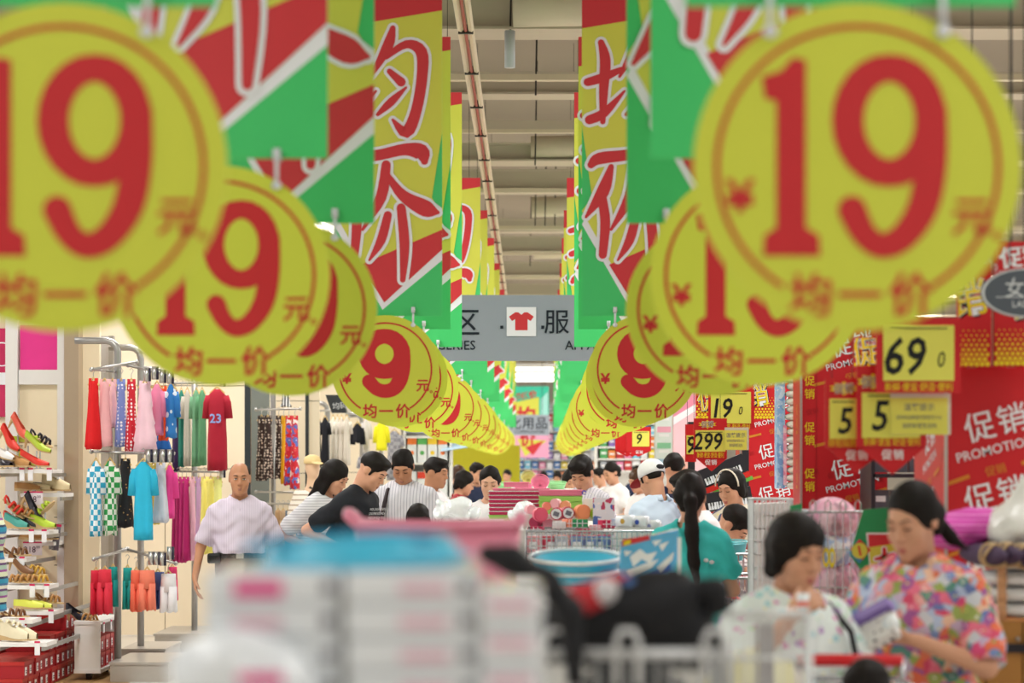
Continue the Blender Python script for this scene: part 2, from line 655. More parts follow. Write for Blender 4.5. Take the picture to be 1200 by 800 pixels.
ZD = EYE + .548
DEPTH = [4.15, 6.2, 7.85, 12.65, 13.85, 15.9, 20.6, 23.2, 26.0, 29.2, 33.5, 38.0, 42.5, 47.5]
for side, X in (('left', -.875), ('right', .562)):
    for i, Y in enumerate(DEPTH):
        jx = 0 if i in (0, 3) else random.uniform(-.012, .012)
        bx = (-.9, -.89, -.885)[i] if side == 'left' and i < 3 else ((.564, .597, .592)[i] if side == 'right' and i < 3 else (-.862 if side == 'left' else .52))
        if side == 'right' and i < 3:
            jx = (.012, .03, .024)[i]
        ry = random.uniform(-.012, .012) if i else 0
        t = thing('price_disc', 'round yellow price disc %s in the %s row, %s from the front' % ('19' if i < 3 else '9', side, ORD[i]), 'price sign', (X + jx, Y, ZD - (.025 if i == 1 else 0)), random.uniform(-.05, .05) if i > 3 else 0, 'yellow price discs of the %s row' % side)
        link('board', db, t)
        link('printed_ring', dr, t)
        link('price_digits', dd if i < 3 else ddn, t)
        for q in dc:
            link('character', q, t)
        for dx in (-.16, .155):
            link('hanging_clip', cl, t, (dx, 0, 0))
        t = thing('promotion_banner', 'yellow and green banner with red brush lettering in the %s row, %s from the front' % (side, ORD[i]), 'banner', (bx + jx * .5 * (i > 2), Y + .02, EYE + .845), 0, 'hanging banners of the %s row' % side)
        link('sheet', bs, t)
        link('printed_field', bf, t)
        link('brush_lettering', bl, t)
        link('hanging_wire', wire, t)

# ---------------------------------------------------------------- grey department signs
sgn = M('sign_grey', '9aa2ac', .5, var=.02, vscale=2)
ink = M('sign_ink', '1d2430', .5, var=0)
Y = 18.4
sc_ = Y / F


def sx(p):
    return (p - 611) * sc_


t = thing('department_sign', 'wide grey hanging sign with a red t-shirt pictogram above the aisle', 'sign', at(611, 384, Y))
MB().use(sgn).box((0, .03, 0), (330 * sc_, .05, 77 * sc_)).build('sign_board', t)
l = MB().use(ink)
l.text('内衣区', sx(512), .048, .235, -.002, .005, spacing=1.05)
l.build('sign_lettering', t)
for q in (588, 636):
    MB().use(ink).box((sx(q), -.002, .005), (.025, .003, .025)).build('sign_point', t)
l = MB().use(ink)
l.text('服', sx(652.5), .048, .21, -.002, .005).text('饰', sx(692), .048, .21, -.002, .005)
l.build('sign_lettering', t)
MB().use(ink).text('LINGERIES', sx(523), -.14, .105, -.002, .004).build('sign_lettering', t)
l = MB().use(ink).text('APPAREL', sx(692), -.14, .105, -.002, .004)
l.build('sign_lettering', t)
p = MB().use(wht).box((0, -.004, .05), (.238, .008, .235))
p.build('pictogram_tile', t)
s = MB().use(red)
s.flat([(-.05, -.02), (.05, -.02), (.05, .07), (.075, .055), (.1, .09), (.05, .125), (.025, .125), (0, .105), (-.025, .125), (-.05, .125), (-.1, .09), (-.075, .055), (-.05, .07)], -.0095)
s.build('shirt_pictogram', t)
MB().use(cable_m).tube([(-.9, .03, .26), (-.9, .03, 3.2)], .006, 5).tube([(.9, .03, .26), (.9, .03, 3.2)], .006, 5).build('hanging_wire', t)
Y = 55.0
t = thing('department_sign', 'small grey hanging sign over the far end of the aisle', 'sign', at(616, 498, Y))
MB().use(sgn).box((0, .03, 0), (1.15, .05, .5)).build('sign_board', t)
MB().use(ink).text('日化用品', -.08, .05, .31, -.002, .008, spacing=1.06).text('COMMODITIES', .1, -.16, .11, -.002, 0).build('sign_lettering', t)
for s in (-1, 1):
    MB().use(cable_m).tube([(s * .4, .03, .24), (s * .4, .03, 3.31)], .006, 5).build('hanging_wire', t)
# poster wall behind it
Y = 57.5
t = thing('promotion_poster', 'tall teal and pink promotion poster hung behind the small grey sign', 'poster', at(620, 500, Y))
MB().use(M('poster_teal', '3fc9a8', .5)).box((0, .02, .45), (1.0, .03, 1.15)).use(M('poster_pink', 'f0a8c8', .5)).box((0, .02, -.45), (1.0, .03, .66)).build('sheet', t)
g = MB().use(yel).flat([(-.45, -.1), (.25, -.05), (.25, .75), (-.45, .6)], -.002).use(M('poster_aqua', 'a8e6dc', .5)).flat([(.28, -.1), (.48, -.1), (.48, .9), (.3, .7)], -.002)
g.use(yel).flat([(-.3, -.3), (.45, -.35), (-.1, -.75)], -.002).use(red).flat([(-.1, -.52), (.38, -.34), (.1, -.72)], -.003)
g.build('printed_field', t)
for s in (-1, 1):
    MB().use(cable_m).tube([(s * .4, .02, 1.0), (s * .4, .02, 3.3)], .006, 5).build('hanging_wire', t)
MB().use(red).text('均', -.08, .28, .5, -.004, .03).text('价', -.03, -.3, .4, -.004, .03).text('超低价', -.1, .78, .2, -.004, .03, rot=.2).build('brush_lettering', t)
t = tag(MB().use(M('olive_panel', 'a8a018', .6, var=.05)).prism([(-.75, -.5), (.75, -.5), (.75, .42), (-.75, .42)], 0, .08).build('olive_screen', None, loc=at(566, 546, 46)), 'plain olive yellow screen standing behind the distant shoppers', 'screen')
MB().use(M('olive_panel_leg', '77721c', .6)).box((-.6, .04, -1.07), (.06, .06, 1.25)).box((.6, .04, -1.07), (.06, .06, 1.25)).build('leg', t)
# ================================================================ people: bodies grown from a distance field
def smin(a, b, k):
    if k <= 0:
        return np.minimum(a, b)
    h = np.clip(.5 + .5 * (b - a) / k, 0, 1)
    return b + (a - b) * h - k * h * (1 - h)


def cap(a, b, ra, rb=None, k=.03, op='add'):
    return ('cap', np.array(a, float), np.array(b, float), ra, ra if rb is None else rb, k, op)


def ell(c, r, k=.03, op='add', m=None):
    return ('ell', np.array(c, float), np.array(r, float), np.eye(3) if m is None else m, None, k, op)


def cut(n, d):
    return ('cut', np.array(n, float), d, None, None, 0, 'cut')


def xf(prims, m, t, about=(0, 0, 0)):
    """rotate prims by 3x3 m about a point, then shift by t"""
    ab, t = np.array(about, float), np.array(t, float)
    out = []
    for p in prims:
        if p[0] == 'cap':
            out.append(('cap', m @ (p[1] - ab) + ab + t, m @ (p[2] - ab) + ab + t) + p[3:])
        elif p[0] == 'ell':
            out.append(('ell', m @ (p[1] - ab) + ab + t, p[2], m @ p[3]) + p[4:])
        else:
            n = m @ p[1]
            pt = m @ (p[1] * p[2] - ab) + ab + t
            out.append(('cut', n, float(n @ pt)) + p[3:])
    return out


def sdf(prims, h, name, mat, parent, wrinkle=0., smooth=1, seed=0, lo=None, hi=None):
    los, his = [], []
    for p in prims:
        if p[6] != 'add':
            continue
        if p[0] == 'cap':
            r = max(p[3], p[4])
            los.append(np.minimum(p[1], p[2]) - r)
            his.append(np.maximum(p[1], p[2]) + r)
        else:
            e = np.sqrt(((p[3] * p[2]) ** 2).sum(1))
            los.append(p[1] - e)
            his.append(p[1] + e)
    pad = .03 + 3 * h
    lo, hi = np.min(los, 0) - pad, np.max(his, 0) + pad
    n = np.ceil((hi - lo) / h).astype(int) + 1
    G = np.full(n, .3, np.float32)
    ax = [lo[i] + h * np.arange(n[i]) for i in range(3)]
    for p in prims:
        if p[0] == 'cut':
            G = np.maximum(G, p[1][0] * ax[0][:, None, None] + p[1][1] * ax[1][None, :, None] + p[1][2] * ax[2][None, None, :] - p[2])
            continue
        k = p[5]
        if p[0] == 'cap':
            r = max(p[3], p[4])
            a, b = np.minimum(p[1], p[2]) - r, np.maximum(p[1], p[2]) + r
        else:
            e = np.sqrt(((p[3] * p[2]) ** 2).sum(1))
            a, b = p[1] - e, p[1] + e
        q = k + 2.5 * h
        i0 = np.clip(np.floor((a - q - lo) / h).astype(int), 0, n)
        i1 = np.clip(np.ceil((b + q - lo) / h).astype(int) + 1, 0, n)
        if (i1 <= i0).any():
            continue
        sl = tuple(slice(u, v) for u, v in zip(i0, i1))
        X, Y, Z = np.meshgrid(*[ax[i][sl[i]] for i in range(3)], indexing='ij', sparse=True)
        if p[0] == 'cap':
            d = p[2] - p[1]
            L = max(float(d @ d), 1e-9)
            px, py, pz = X - p[1][0], Y - p[1][1], Z - p[1][2]
            t = np.clip((px * d[0] + py * d[1] + pz * d[2]) / L, 0, 1)
            D = np.sqrt((px - t * d[0]) ** 2 + (py - t * d[1]) ** 2 + (pz - t * d[2]) ** 2) - (p[3] + (p[4] - p[3]) * t)
        else:
            m = p[3]
            px, py, pz = X - p[1][0], Y - p[1][1], Z - p[1][2]
            u = [m[0][i] * px + m[1][i] * py + m[2][i] * pz for i in range(3)]
            k0 = np.sqrt(sum((u[i] / p[2][i]) ** 2 for i in range(3)))
            k1 = np.sqrt(sum((u[i] / p[2][i] ** 2) ** 2 for i in range(3))) + 1e-9
            D = k0 * (k0 - 1) / k1
        g = G[sl]
        if p[6] == 'add':
            G[sl] = smin(g, D, k)
        else:
            G[sl] = -smin(-g, D, k)
    if wrinkle:
        X, Y, Z = np.meshgrid(*ax, indexing='ij', sparse=True)
        s = seed * 1.7
        G = G + wrinkle * (np.sin(X * 46 + Z * 21 + s + 2 * np.sin(Z * 17 + s)) * np.sin(Y * 40 - Z * 24 + s) + .7 * np.sin((X + Y) * 25 - Z * 62 + 2 * np.sin(X * 23 + s)))
    G[0], G[-1] = .1, .1
    G[:, 0], G[:, -1] = .1, .1
    G[:, :, 0], G[:, :, -1] = .1, .1
    ins = G < 0
    cr = [(i, j, k) for i in (0, 1) for j in (0, 1) for k in (0, 1)]

    def sh(A, c):
        return A[c[0]:A.shape[0] - 1 + c[0], c[1]:A.shape[1] - 1 + c[1], c[2]:A.shape[2] - 1 + c[2]]
    S = sum(sh(ins, c).astype(np.int8) for c in cr)
    act = (S > 0) & (S < 8)
    ijk = np.argwhere(act)
    idx = np.full(act.shape, -1, np.int64)
    idx[act] = np.arange(len(ijk))
    pos, cnt = np.zeros((len(ijk), 3)), np.zeros(len(ijk))
    for c in cr:
        for a in range(3):
            if c[a]:
                continue
            e = list(c)
            e[a] = 1
            fa, fb = G[tuple((ijk + c).T)], G[tuple((ijk + e).T)]
            mk = (fa < 0) != (fb < 0)
            t = np.where(mk, fa / np.where(mk, fa - fb, 1), 0)
            q = np.tile(np.array(c, float), (len(ijk), 1))
            q[:, a] += t
            pos += q * mk[:, None]
            cnt += mk
    V = (ijk + pos / cnt[:, None]) * h + lo
    quads = []
    for a in range(3):
        b, c = (a + 1) % 3, (a + 2) % 3
        s0 = [slice(None)] * 3
        s1 = [slice(None)] * 3
        s0[a], s1[a] = slice(0, -1), slice(1, None)
        A, B = ins[tuple(s0)], ins[tuple(s1)]
        ed = np.argwhere(A != B)
        ed = ed[(ed[:, b] > 0) & (ed[:, c] > 0) & (ed[:, b] < n[b] - 1) & (ed[:, c] < n[c] - 1)]
        fl = A[tuple(ed.T)]
        o = []
        for db_, dc_ in ((-1, -1), (0, -1), (0, 0), (-1, 0)):
            q = ed.copy()
            q[:, b] += db_
            q[:, c] += dc_
            o.append(idx[tuple(q.T)])
        o = np.stack(o, 1)
        o[~fl] = o[~fl][:, ::-1]
        quads.append(o)
    Q = np.concatenate(quads)
    for _ in range(smooth):
        acc, w_ = np.zeros_like(V), np.zeros(len(V))
        for i in range(4):
            np.add.at(acc, Q[:, i], V[Q[:, (i + 1) % 4]])
            np.add.at(w_, Q[:, i], 1)
        V = V * .5 + .5 * acc / np.maximum(w_, 1)[:, None]
    me = bpy.data.meshes.new(name)
    me.vertices.add(len(V))
    me.vertices.foreach_set('co', V.astype(np.float32).ravel())
    me.loops.add(Q.size)
    me.loops.foreach_set('vertex_index', Q.astype(np.int32).ravel())
    me.polygons.add(len(Q))
    me.polygons.foreach_set('loop_start', np.arange(0, Q.size, 4, dtype=np.int32))
    me.polygons.foreach_set('use_smooth', np.ones(len(Q), bool))
    me.update(calc_edges=True)
    me.validate()
    me.materials.append(mat)
    return link(name, me, parent)


def rx(a):
    return np.array(Matrix.Rotation(R(a), 3, 'X'))


def rz(a):
    return np.array(Matrix.Rotation(R(a), 3, 'Z'))


def ry(a):
    return np.array(Matrix.Rotation(R(a), 3, 'Y'))


def head_prims(fem):
    j = .92 if fem else 1.
    P = [ell((0, .018, .03), (.077, .092, .09), .02), ell((0, -.02, -.03), (.066 * j, .069, .088), .025), ell((0, -.035, -.074), (.052 * j, .052, .042), .02),
         ell((0, -.074, -.098), (.021 * j, .017, .017), .022)]
    for s in (-1, 1):
        P += [ell((s * .041 * j, -.058, -.028), (.026, .023, .028), .02)]
    P += [cap((-.034, -.079, .031), (.034, -.079, .031), .011 if fem else .013, None, .018)]
    for s in (-1, 1):
        P += [ell((s * .031, -.1, .011), (.021, .017, .012), .012, 'sub')]
    for s in (-1, 1):
        P += [ell((s * .031, -.077, .010), (.017, .012, .0115), .004)]
    P += [ell((0, -.07, -.062), (.034, .024, .024), .016), cap((0, -.086, .018), (0, -.104, -.024), .0075, .0125, .009)]
    for s in (-1, 1):
        P += [ell((s * .0125, -.095, -.029), (.0085, .01, .0075), .006)]
    for s in (-1, 1):
        P += [ell((s * .076, .012, .0), (.010, .021, .032), .006), ell((s * .088, .004, .004), (.006, .012, .018), .004, 'sub')]
    return P


def face_parts(root, mh, hc, fem, hair_m, lids=True):
    """lips, eyebrows, eyes; all head-local, moved by mh about the head centre"""
    mt = Matrix(mh.tolist()).to_4x4()
    mt.translation = Vector(hc)

    def put(mb, name):
        mb.v = [tuple(mt @ Vector(q)) for q in mb.v]
        return mb.build(name, root, True)
    lip = M('lips_soft' if fem else 'lips_plain', 'b5655c' if fem else 'a5705f', .45)
    l = MB().use(lip)
    l.tube([(-.022, -.083, -.068), (-.01, -.0945, -.063), (0, -.0965, -.0645), (.01, -.0945, -.063), (.022, -.083, -.068)], [.001, .0045, .0045, .0045, .001], 6)
    l.tube([(-.02, -.0835, -.069), (-.009, -.0935, -.0725), (0, -.095, -.074), (.009, -.0935, -.0725), (.02, -.0835, -.069)], [.001, .0045, .0055, .0045, .001], 6)
    put(l, 'mouth')
    for s in (-1, 1):
        b = MB().use(hair_m)
        w = .0022 if fem else .0036
        b.tube([(s * .013, -.0925, .030), (s * .026, -.0925, .036), (s * .038, -.0865, .037), (s * .049, -.077, .031)], [w * .7, w, w, w * .4], 5)
        put(b, 'eyebrow')
        e = MB().use(M('eye_dark', '1c1412', .2, var=0))
        if lids:
            e.tube([(s * .0165, -.0865, .008), (s * .025, -.0905, .0045), (s * .033, -.0905, .0035), (s * .0455, -.0825, .0055)], [.0012, .0022, .0024, .0012], 5)
        else:
            e.use(M('eye_white', 'd8d0c8', .25, var=0)).ell((s * .031, -.0835, .008), (.0135, .0068, .0058), 10, 6)
            e.use(M('eye_dark')).ell((s * .031, -.0868, .008), (.0058, .0045, .0056), 8, 6)
            e.tube([(s * .0165, -.0855, .009), (s * .025, -.0905, .0135), (s * .035, -.0895, .0135), (s * .0455, -.0815, .008)], [.0012, .002, .002, .0012], 5)
        put(e, 'eye')


SK = np.array([.077, .092, .09])


def hair_prims(style):
    """head-local hair volumes"""
    e = .010
    P = [ell((0, .02, .035), (.077 + e, .092 + e, .09 + e), .02)]
    face = [ell((0, -.105, -.05), (.068, .075, .112), .014, 'sub')]
    side = [cap((s * .071, -.03, .03), (s * .072, -.022, -.012), .012, .006, .01) for s in (-1, 1)]
    ears = [ell((s * .088, -.004, -.01), (.026, .03, .04), .01, 'sub') for s in (-1, 1)]
    if style == 'short':
        P = [ell((0, .018, .042), (.083, .099, .092), .02), ell((0, -.045, .095), (.06, .045, .028), .02)] + face + ears + side
        P += [ell((0, .02, -.095), (.15, .15, .075), .02, 'sub')]
    elif style == 'crop':
        P = [ell((0, .02, .04), (.081, .096, .09), .02)] + face + ears + side + [ell((0, .02, -.095), (.15, .15, .085), .02, 'sub')]
    elif style == 'bald':
        P = [ell((0, .022, .03), (.080, .093, .088), .02), ell((0, -.085, .055), (.078, .085, .09), .012, 'sub')] + ears + [ell((0, .02, -.095), (.15, .15, .07), .02, 'sub')]
    elif style == 'full':       # thicker man's hair with a fringe up
        P = [ell((0, .016, .046), (.087, .104, .095), .02), ell((0, -.055, .098), (.062, .05, .036), .02), cap((-.04, -.06, .1), (.04, -.065, .102), .018, None, .03)] + face + ears + side
        P += [ell((0, .02, -.1), (.15, .15, .075), .02, 'sub')]
    elif style == 'bob':        # short heavy woman's hair with a fringe
        P = [ell((0, .018, .04), (.092, .107, .098), .02)]
        for s in (-1, 1):
            P += [cap((s * .07, .0, .03), (s * .074, .0, -.05), .03, .022, .03), cap((s * .04, .06, .0), (s * .045, .06, -.075), .04, .03, .03)]
        P += [ell((0, -.1, -.06), (.066, .08, .108), .008, 'sub')]
    elif style == 'helmet':     # parted bob
        P = [ell((0, .018, .036), (.087, .102, .095), .02)]
        for s in (-1, 1):
            P += [cap((s * .07, .01, .0), (s * .07, .015, -.055), .026, .02, .03), cap((s * .04, .06, .0), (s * .04, .07, -.07), .036, .03, .03)]
        P += face
    elif style in ('tied', 'pony', 'bun'):
        P = [ell((0, .024, .033), (.084, .1, .1), .02), cap((-.05, .07, .0), (-.03, .085, -.06), .035, .025, .03), cap((.05, .07, .0), (.03, .085, -.06), .035, .025, .03)]
        P += [ell((0, -.115, -.03), (.066, .08, .115), .02, 'sub')] + [ell((s * .09, -.012, -.02), (.018, .022, .036), .008, 'sub') for s in (-1, 1)]
        P += [ell((0, -.05, -.115), (.15, .085, .07), .02, 'sub')]
        if style == 'bun':
            P += [ell((0, .125, .0), (.04, .035, .045), .02)]
    elif style == 'long':
        P = [ell((0, .02, .035), (.09, .106, .097), .02)]
        for s in (-1, 0, 1):
            P += [cap((s * .055, .05, .02), (s * .07, .065, -.26), .05, .035, .04)]
        for s in (-1, 1):
            P += [cap((s * .075, .0, .02), (s * .085, -.01, -.2), .028, .02, .03)]
        P += [ell((0, -.1, -.06), (.062, .08, .11), .008, 'sub')]
    return P


def hand_prims(w, d, palm, curl=25, spread=6, size=1., thumb=35, side=1):
    """wrist w, pointing direction d, palm normal; returns a palm, four jointed fingers and a thumb"""
    w, d, palm = np.array(w, float), np.array(d, float), np.array(palm, float)
    d = d / np.linalg.norm(d)
    palm = palm - d * (palm @ d)
    palm = palm / np.linalg.norm(palm)
    across = np.cross(d, palm) * side       # towards the thumb
    P = []
    for i, o in enumerate((.028, .01, -.008, -.026)):
        kn = w + d * (.088 - .004 * abs(i - 1)) * size + across * o * size
        P.append(cap(w + across * o * .45 * size + d * .012, kn, .0135 * size, .0115 * size, .014))
        ang, p = 0., kn
        for L, r in zip(np.array((.040, .026, .021)) * (1.0, 1.1, 1.0, .8)[i] * size, (.0098, .009, .0082)):
            ang += curl
            dd = d * math.cos(R(ang)) + palm * math.sin(R(ang)) + across * math.sin(R(spread)) * (1.5 - i) / 1.5
            q = p + dd * L
            P.append(cap(p, q, r * size, (r - .001) * size, .004))
            p = q
    b = w + d * .03 * size + across * .024 * size
    dt = d * math.cos(R(thumb)) + across * math.sin(R(thumb)) + palm * .35
    dt /= np.linalg.norm(dt)
    m = b + dt * .045 * size
    dt2 = dt + d * .5 + palm * .2
    dt2 /= np.linalg.norm(dt2)
    P += [cap(w + d * .012 * size + across * .012 * size, b, .016 * size, .0145 * size, .014), cap(b, m, .0135 * size, .011 * size, .01), cap(m, m + dt2 * .034 * size, .0105 * size, .009 * size, .004)]
    return P


skin_a = M('skin_warm', 'd09a7c', .5, var=.04, vscale=18)
skin_b = M('skin_light', 'dba98c', .5, var=.04, vscale=18)
skin_c = M('skin_tan', 'bb8463', .5, var=.04, vscale=18)
hair_k = M('hair_black', '1a1512', .6, var=.4, vscale=120, spec=.16, bump=.8)
hair_b = M('hair_brown', '4a3020', .42, var=.3, vscale=90, bump=.5)
denim = M('denim_trousers', '3a4254', .8)


def person(label, hx, ytop, ppm, yaw=0, lean=0, hp=0, hy=0, hr=0, fem=False, skin=None, hair='short', hair_m=None, top=None, sleeve=.55, hem=.86, legs=None, loose=.012,
           arm_r=None, arm_l=None, hands=((25,), (25,)), h=.009, lids=True, girth=1., neck=.07, face=True, extra=None, wr=.0032, seed=0, name='person', nhead=1., lean_at=.95, vneck=0, collar=None, belt=None, hh=None):
    """arm_r (x<0) / arm_l (x>0): elbow, wrist, hand direction, palm normal; coordinates of a 1.7 m figure facing -y"""
    skin = skin or skin_a
    hair_m = hair_m or hair_k
    g = girth
    ml = rx(lean)                       # torso leans towards -y
    hip = np.array((0, .0, lean_at))
    tor = [ell((0, .0, .98), (.155 * g, .115 * g, .12), .05), ell((0, -.005, 1.10), (.145 * g, .11 * g, .14), .05), ell((0, -.005, 1.26), (.165 * g, .118 * g, .17), .05),
           cap((-.13 * g, .01, 1.345), (.13 * g, .01, 1.345), .052, None, .05)]
    tor += [cap((s * .03, .02, 1.43), (s * .13 * g, .012, 1.365), .04, .036, .04) for s in (-1, 1)]
    if fem:
        tor += [ell((s * .075, -.075 * g, 1.235), (.072, .06, .068), .05) for s in (-1, 1)]
    nb, nt = np.array((0, .015, 1.40)), np.array((0, .0, 1.53))
    tor_t = xf(tor, ml, (0, 0, 0), hip)
    nb = ml @ (nb - hip) + hip
    nt = ml @ (nt - hip) + hip
    mh = rz(hy) @ rx(lean * .55 + hp) @ ry(hr)
    hc = nt + mh @ np.array((0, -.028, .062)) * nhead
    if nhead != 1:
        hp_ = [(p[0], p[1] * nhead, p[2] * nhead) + ((p[3] * nhead, p[4] * nhead) if p[0] == 'cap' else p[3:5]) + p[5:] for p in head_prims(fem)]
    else:
        hp_ = head_prims(fem)
    hd = xf(hp_, mh, hc)
    nk = [cap(nb, hc + mh @ np.array((0, .03, -.06)), .058 if not fem else .05, .056 if not fem else .047, .03)]
    # arms
    dfr = ((-.25, .03, 1.10), (-.265, -.05, .86), (0, -.15, -1), (1, 0, 0))
    dfl = ((.25, .03, 1.10), (.265, -.05, .86), (0, -.15, -1), (-1, 0, 0))
    arms, sleeves, shl = [], [], []
    for s, a, hq in ((-1, arm_r or dfr, hands[0]), (1, arm_l or dfl, hands[1])):
        sh_ = np.array((s * .165 * g, .012, 1.335))
        sh_ = ml @ (sh_ - hip) + hip
        el, wr_ = np.array(a[0], float), np.array(a[1], float)
        arms += [cap(sh_, el, .047, .037, .035), cap(el, wr_, .036, .025, .02)]
        arms += hand_prims(wr_, a[2], a[3], *hq, side=-s)
        if sleeve <= 1:
            sleeves += [cap(sh_, sh_ + (el - sh_) * sleeve, .05 + loose, .044 + loose * 1.6, .04)]
            shl.append((sh_, el))
        else:
            sleeves += [cap(sh_, el, .056 + loose, .047 + loose, .04), cap(el, el + (wr_ - el) * (sleeve - 1), .047 + loose, .036 + loose, .03)]
    lg, pants = [], []
    for s in (-1, 1):
        hp0, kn, an = np.array((s * .085, 0, .90)), np.array((s * .095, -.02, .48)), np.array((s * .1, .02, .09))
        lg += [cap(hp0, kn, .08, .052, .05), cap(kn, an, .05, .036, .03), cap(an, an + np.array((0, -.13, -.055)), .036, .03, .02)]
        pants += [cap(hp0, kn, .098, .072, .04), cap(kn, an, .07, .058, .04)]
    root = thing(name, label, 'person')
    shrink = [(p[0], p[1], p[2] * .9) + p[3:] if p[0] == 'ell' else (p[0], p[1], p[2], p[3] * .9, p[4] * .9) + p[5:] for p in tor_t]
    sdf(shrink + nk + hd + arms + lg, h, 'body', skin, root, smooth=1)
    hs = hair_prims(hair)
    if hair != 'none':
        if nhead != 1:
            hs = [(p[0], p[1] * nhead, p[2] * nhead) + ((p[3] * nhead, p[4] * nhead) if p[0] == 'cap' else p[3:5]) + p[5:] for p in hs]
        hs = xf(hs, mh, hc)
        if extra is not None:
            hs += extra(hc, mh)
        elif hair == 'pony':
            a = hc + mh @ np.array((0, .105, .0))
            hs += [cap(a, a + np.array((0, .05, -.06)), .024, .026, .02), cap(a + np.array((0, .05, -.06)), a + np.array((0, .05, -.2)), .026, .012, .02)]
        sdf(hs, (hh or h) * .85, 'hair', hair_m, root, wrinkle=.003, seed=seed)
    if face:
        face_parts(root, mh * nhead, hc, fem, hair_m, lids)
    # clothes
    infl = []
    for p in tor_t:
        infl.append((p[0], p[1], p[2] + loose + .004) + p[3:] if p[0] == 'ell' else (p[0], p[1], p[2], p[3] + loose, p[4] + loose) + p[5:])
    if fem or loose > .012:
        q = ml @ (np.array((0, 0, 1.05)) - hip) + hip
        infl += [cap(q, (0, 0, hem + .02), .125 * g + loose * .8, .145 * g + loose, .06), ell((0, 0, .93), (.2 * g, .155 * g, .2), .05)]
    else:
        infl += [ell((0, 0, .95), (.182 * g, .14 * g, .17), .05)]
    nd = (nt - nb) / np.linalg.norm(nt - nb)
    sp = infl + sleeves + [cap(nb + nd * .022, nb + nd * .16, neck, neck + .02, .008, 'sub')]
    if vneck:
        v0 = nb + ml @ np.array((0, -.05, .03))
        sp += [cap(v0, v0 + ml @ np.array((0, -.09, -vneck)), .05, .012, .006, 'sub')]
    for sh_, el in shl:
        d = (el - sh_) / np.linalg.norm(el - sh_)
        e = sh_ + (el - sh_) * sleeve
        sp += [ell(e + d * (.03 + .05), (.085, .085, .05), .004, 'sub', frame(d))]
        # keep the cut off the torso
    sp += [cut((0, 0, -1), -hem)]
    sp_ = sp
    sdf(sp_, h, 'top', top, root, wrinkle=wr, seed=seed)
    pp = [ell((0, 0, .97), (.168 * g, .127 * g, .115), .04)] + pants + [cut((0, 0, 1), 1.04)]
    sdf(pp, max(h, .012), 'trousers', legs or denim, root, wrinkle=.001)
    shoes = MB().use(M('shoe_black', '22201f', .5))
    for s in (-1, 1):
        shoes.ell((s * .1, -.05, .045), (.05, .14, .048), 12, 8)
    shoes.build('shoes', root, True)
    if collar is not None:
        cb = MB().use(collar)
        fr = frame(nd)
        for s in (-1, 1):
            vs = []
            for i in range(7):
                a = R(-90 + s * (8 + i * 26))
                for rr, zz in ((neck + .004, .066), (neck + .03, .022 if i > 1 else -.016)):
                    vs.append(nb + fr @ np.array((rr * math.cos(a), rr * math.sin(a) * 1.02, zz + (0 if i > 1 else -.012 * (2 - i)))))
            cb.add(vs, [(2 * i, 2 * i + 1, 2 * i + 3, 2 * i + 2) for i in range(6)])
        co = cb.build('collar', root, True)
        md = co.modifiers.new('thick', 'SOLIDIFY')
        md.thickness = .006
    if belt:
        bb = MB().use(M('belt_leather', '1e1a18', .4))
        bb.lathe([(.172 * g, 1.0), (.184 * g, 1.0), (.184 * g, 1.04), (.172 * g, 1.04)], 24, sy=.79)
        bb.use(M('buckle_steel', 'b8b8b8', .25, metal=1)).box((0, -.147 * g, 1.02), (.055, .012, .04))
        bb.build('belt', root)
    # stand it in place
    top_l = hc + mh @ np.array((0, .01, .128)) * nhead
    zt = EYE - (ytop - 548) / ppm
    s = zt / top_l[2]
    Yd = F / ppm
    m = rz(yaw)
    q = m @ hc * s
    root.scale = (s,) * 3
    root.rotation_euler = (0, 0, R(yaw))
    root.location = ((hx - 636) / ppm - q[0], Yd - q[1], 0)
    root['_hc'] = 0
    del root['_hc']
    return root, dict(hc=hc, mh=mh, nb=nb, ml=ml, hip=hip, s=s, nd=nd)


def frame(d):
    """columns x, y, z with z along d"""
    d = np.array(d, float) / np.linalg.norm(d)
    x = np.cross((0, 1, 0), d)
    if np.linalg.norm(x) < 1e-3:
        x = np.array((1., 0, 0))
    x = x / np.linalg.norm(x)
    y = np.cross(d, x)
    return np.stack([x, y, d], 1)
# ---------------------------------------------------------------- cloth of the shoppers
def cloth(name, col):
    return M(name, col, .8, var=.05, vscale=30, bump=.12)


shirt_pink = stripes('shirt_fine_lilac', [(3, 'd2c6d4'), (1, 'b8a8bc')], .012, 'X')
shirt_stripe = stripes('shirt_grey_stripe', [(3, 'd6d3da'), (1, 'a9a6b4')], .022, 'X')
tee_black = cloth('tee_black', '181a20')
tee_white = cloth('tee_white', 'e8e4e6')
tee_grey = stripes('tee_grey_white', [(2, 'd8d6d8'), (1, 'b4b2b8')], .02, 'Z')
tee_teal = cloth('tee_teal', '3fc0bb')
shirt_blue = cloth('shirt_pale_blue', 'cddcf0')
navy = cloth('polo_navy', '232a44')
red_shirt = checks('shirt_red_check', 'b02630', '8e1c28', 40)
beige_top = floral('blouse_beige_print', ['d8ccb8', 'd8ccb8', 'd8ccb8', '3a4468', 'b04a40', 'd8ccb8'], 14)
floral_bright = floral('blouse_bright_flowers', ['d84a6c', 'e8704c', '7c92c4', 'd84a7a', 'e89a98', 'b4c0dc', 'a85a9c', 'e8708c', '9aa858', 'e07858', '5a8c80', 'e8bca0', 'c8b0cc', 'd0d0d8', '6878b0'], 30, warp=.035)
floral_pale = floral('blouse_pale_flowers', ['e4ecea', 'b8dcc0', 'd878b8', 'e4ecea', '9acfd8', 'b8dcb4', 'a878c0', 'e4ecea'], 30, ground='e2eae8', size=.42, warp=.03)
trouser_grey = cloth('trousers_greybrown', '6b6258')
trouser_dark = cloth('trousers_dark', '25262c')
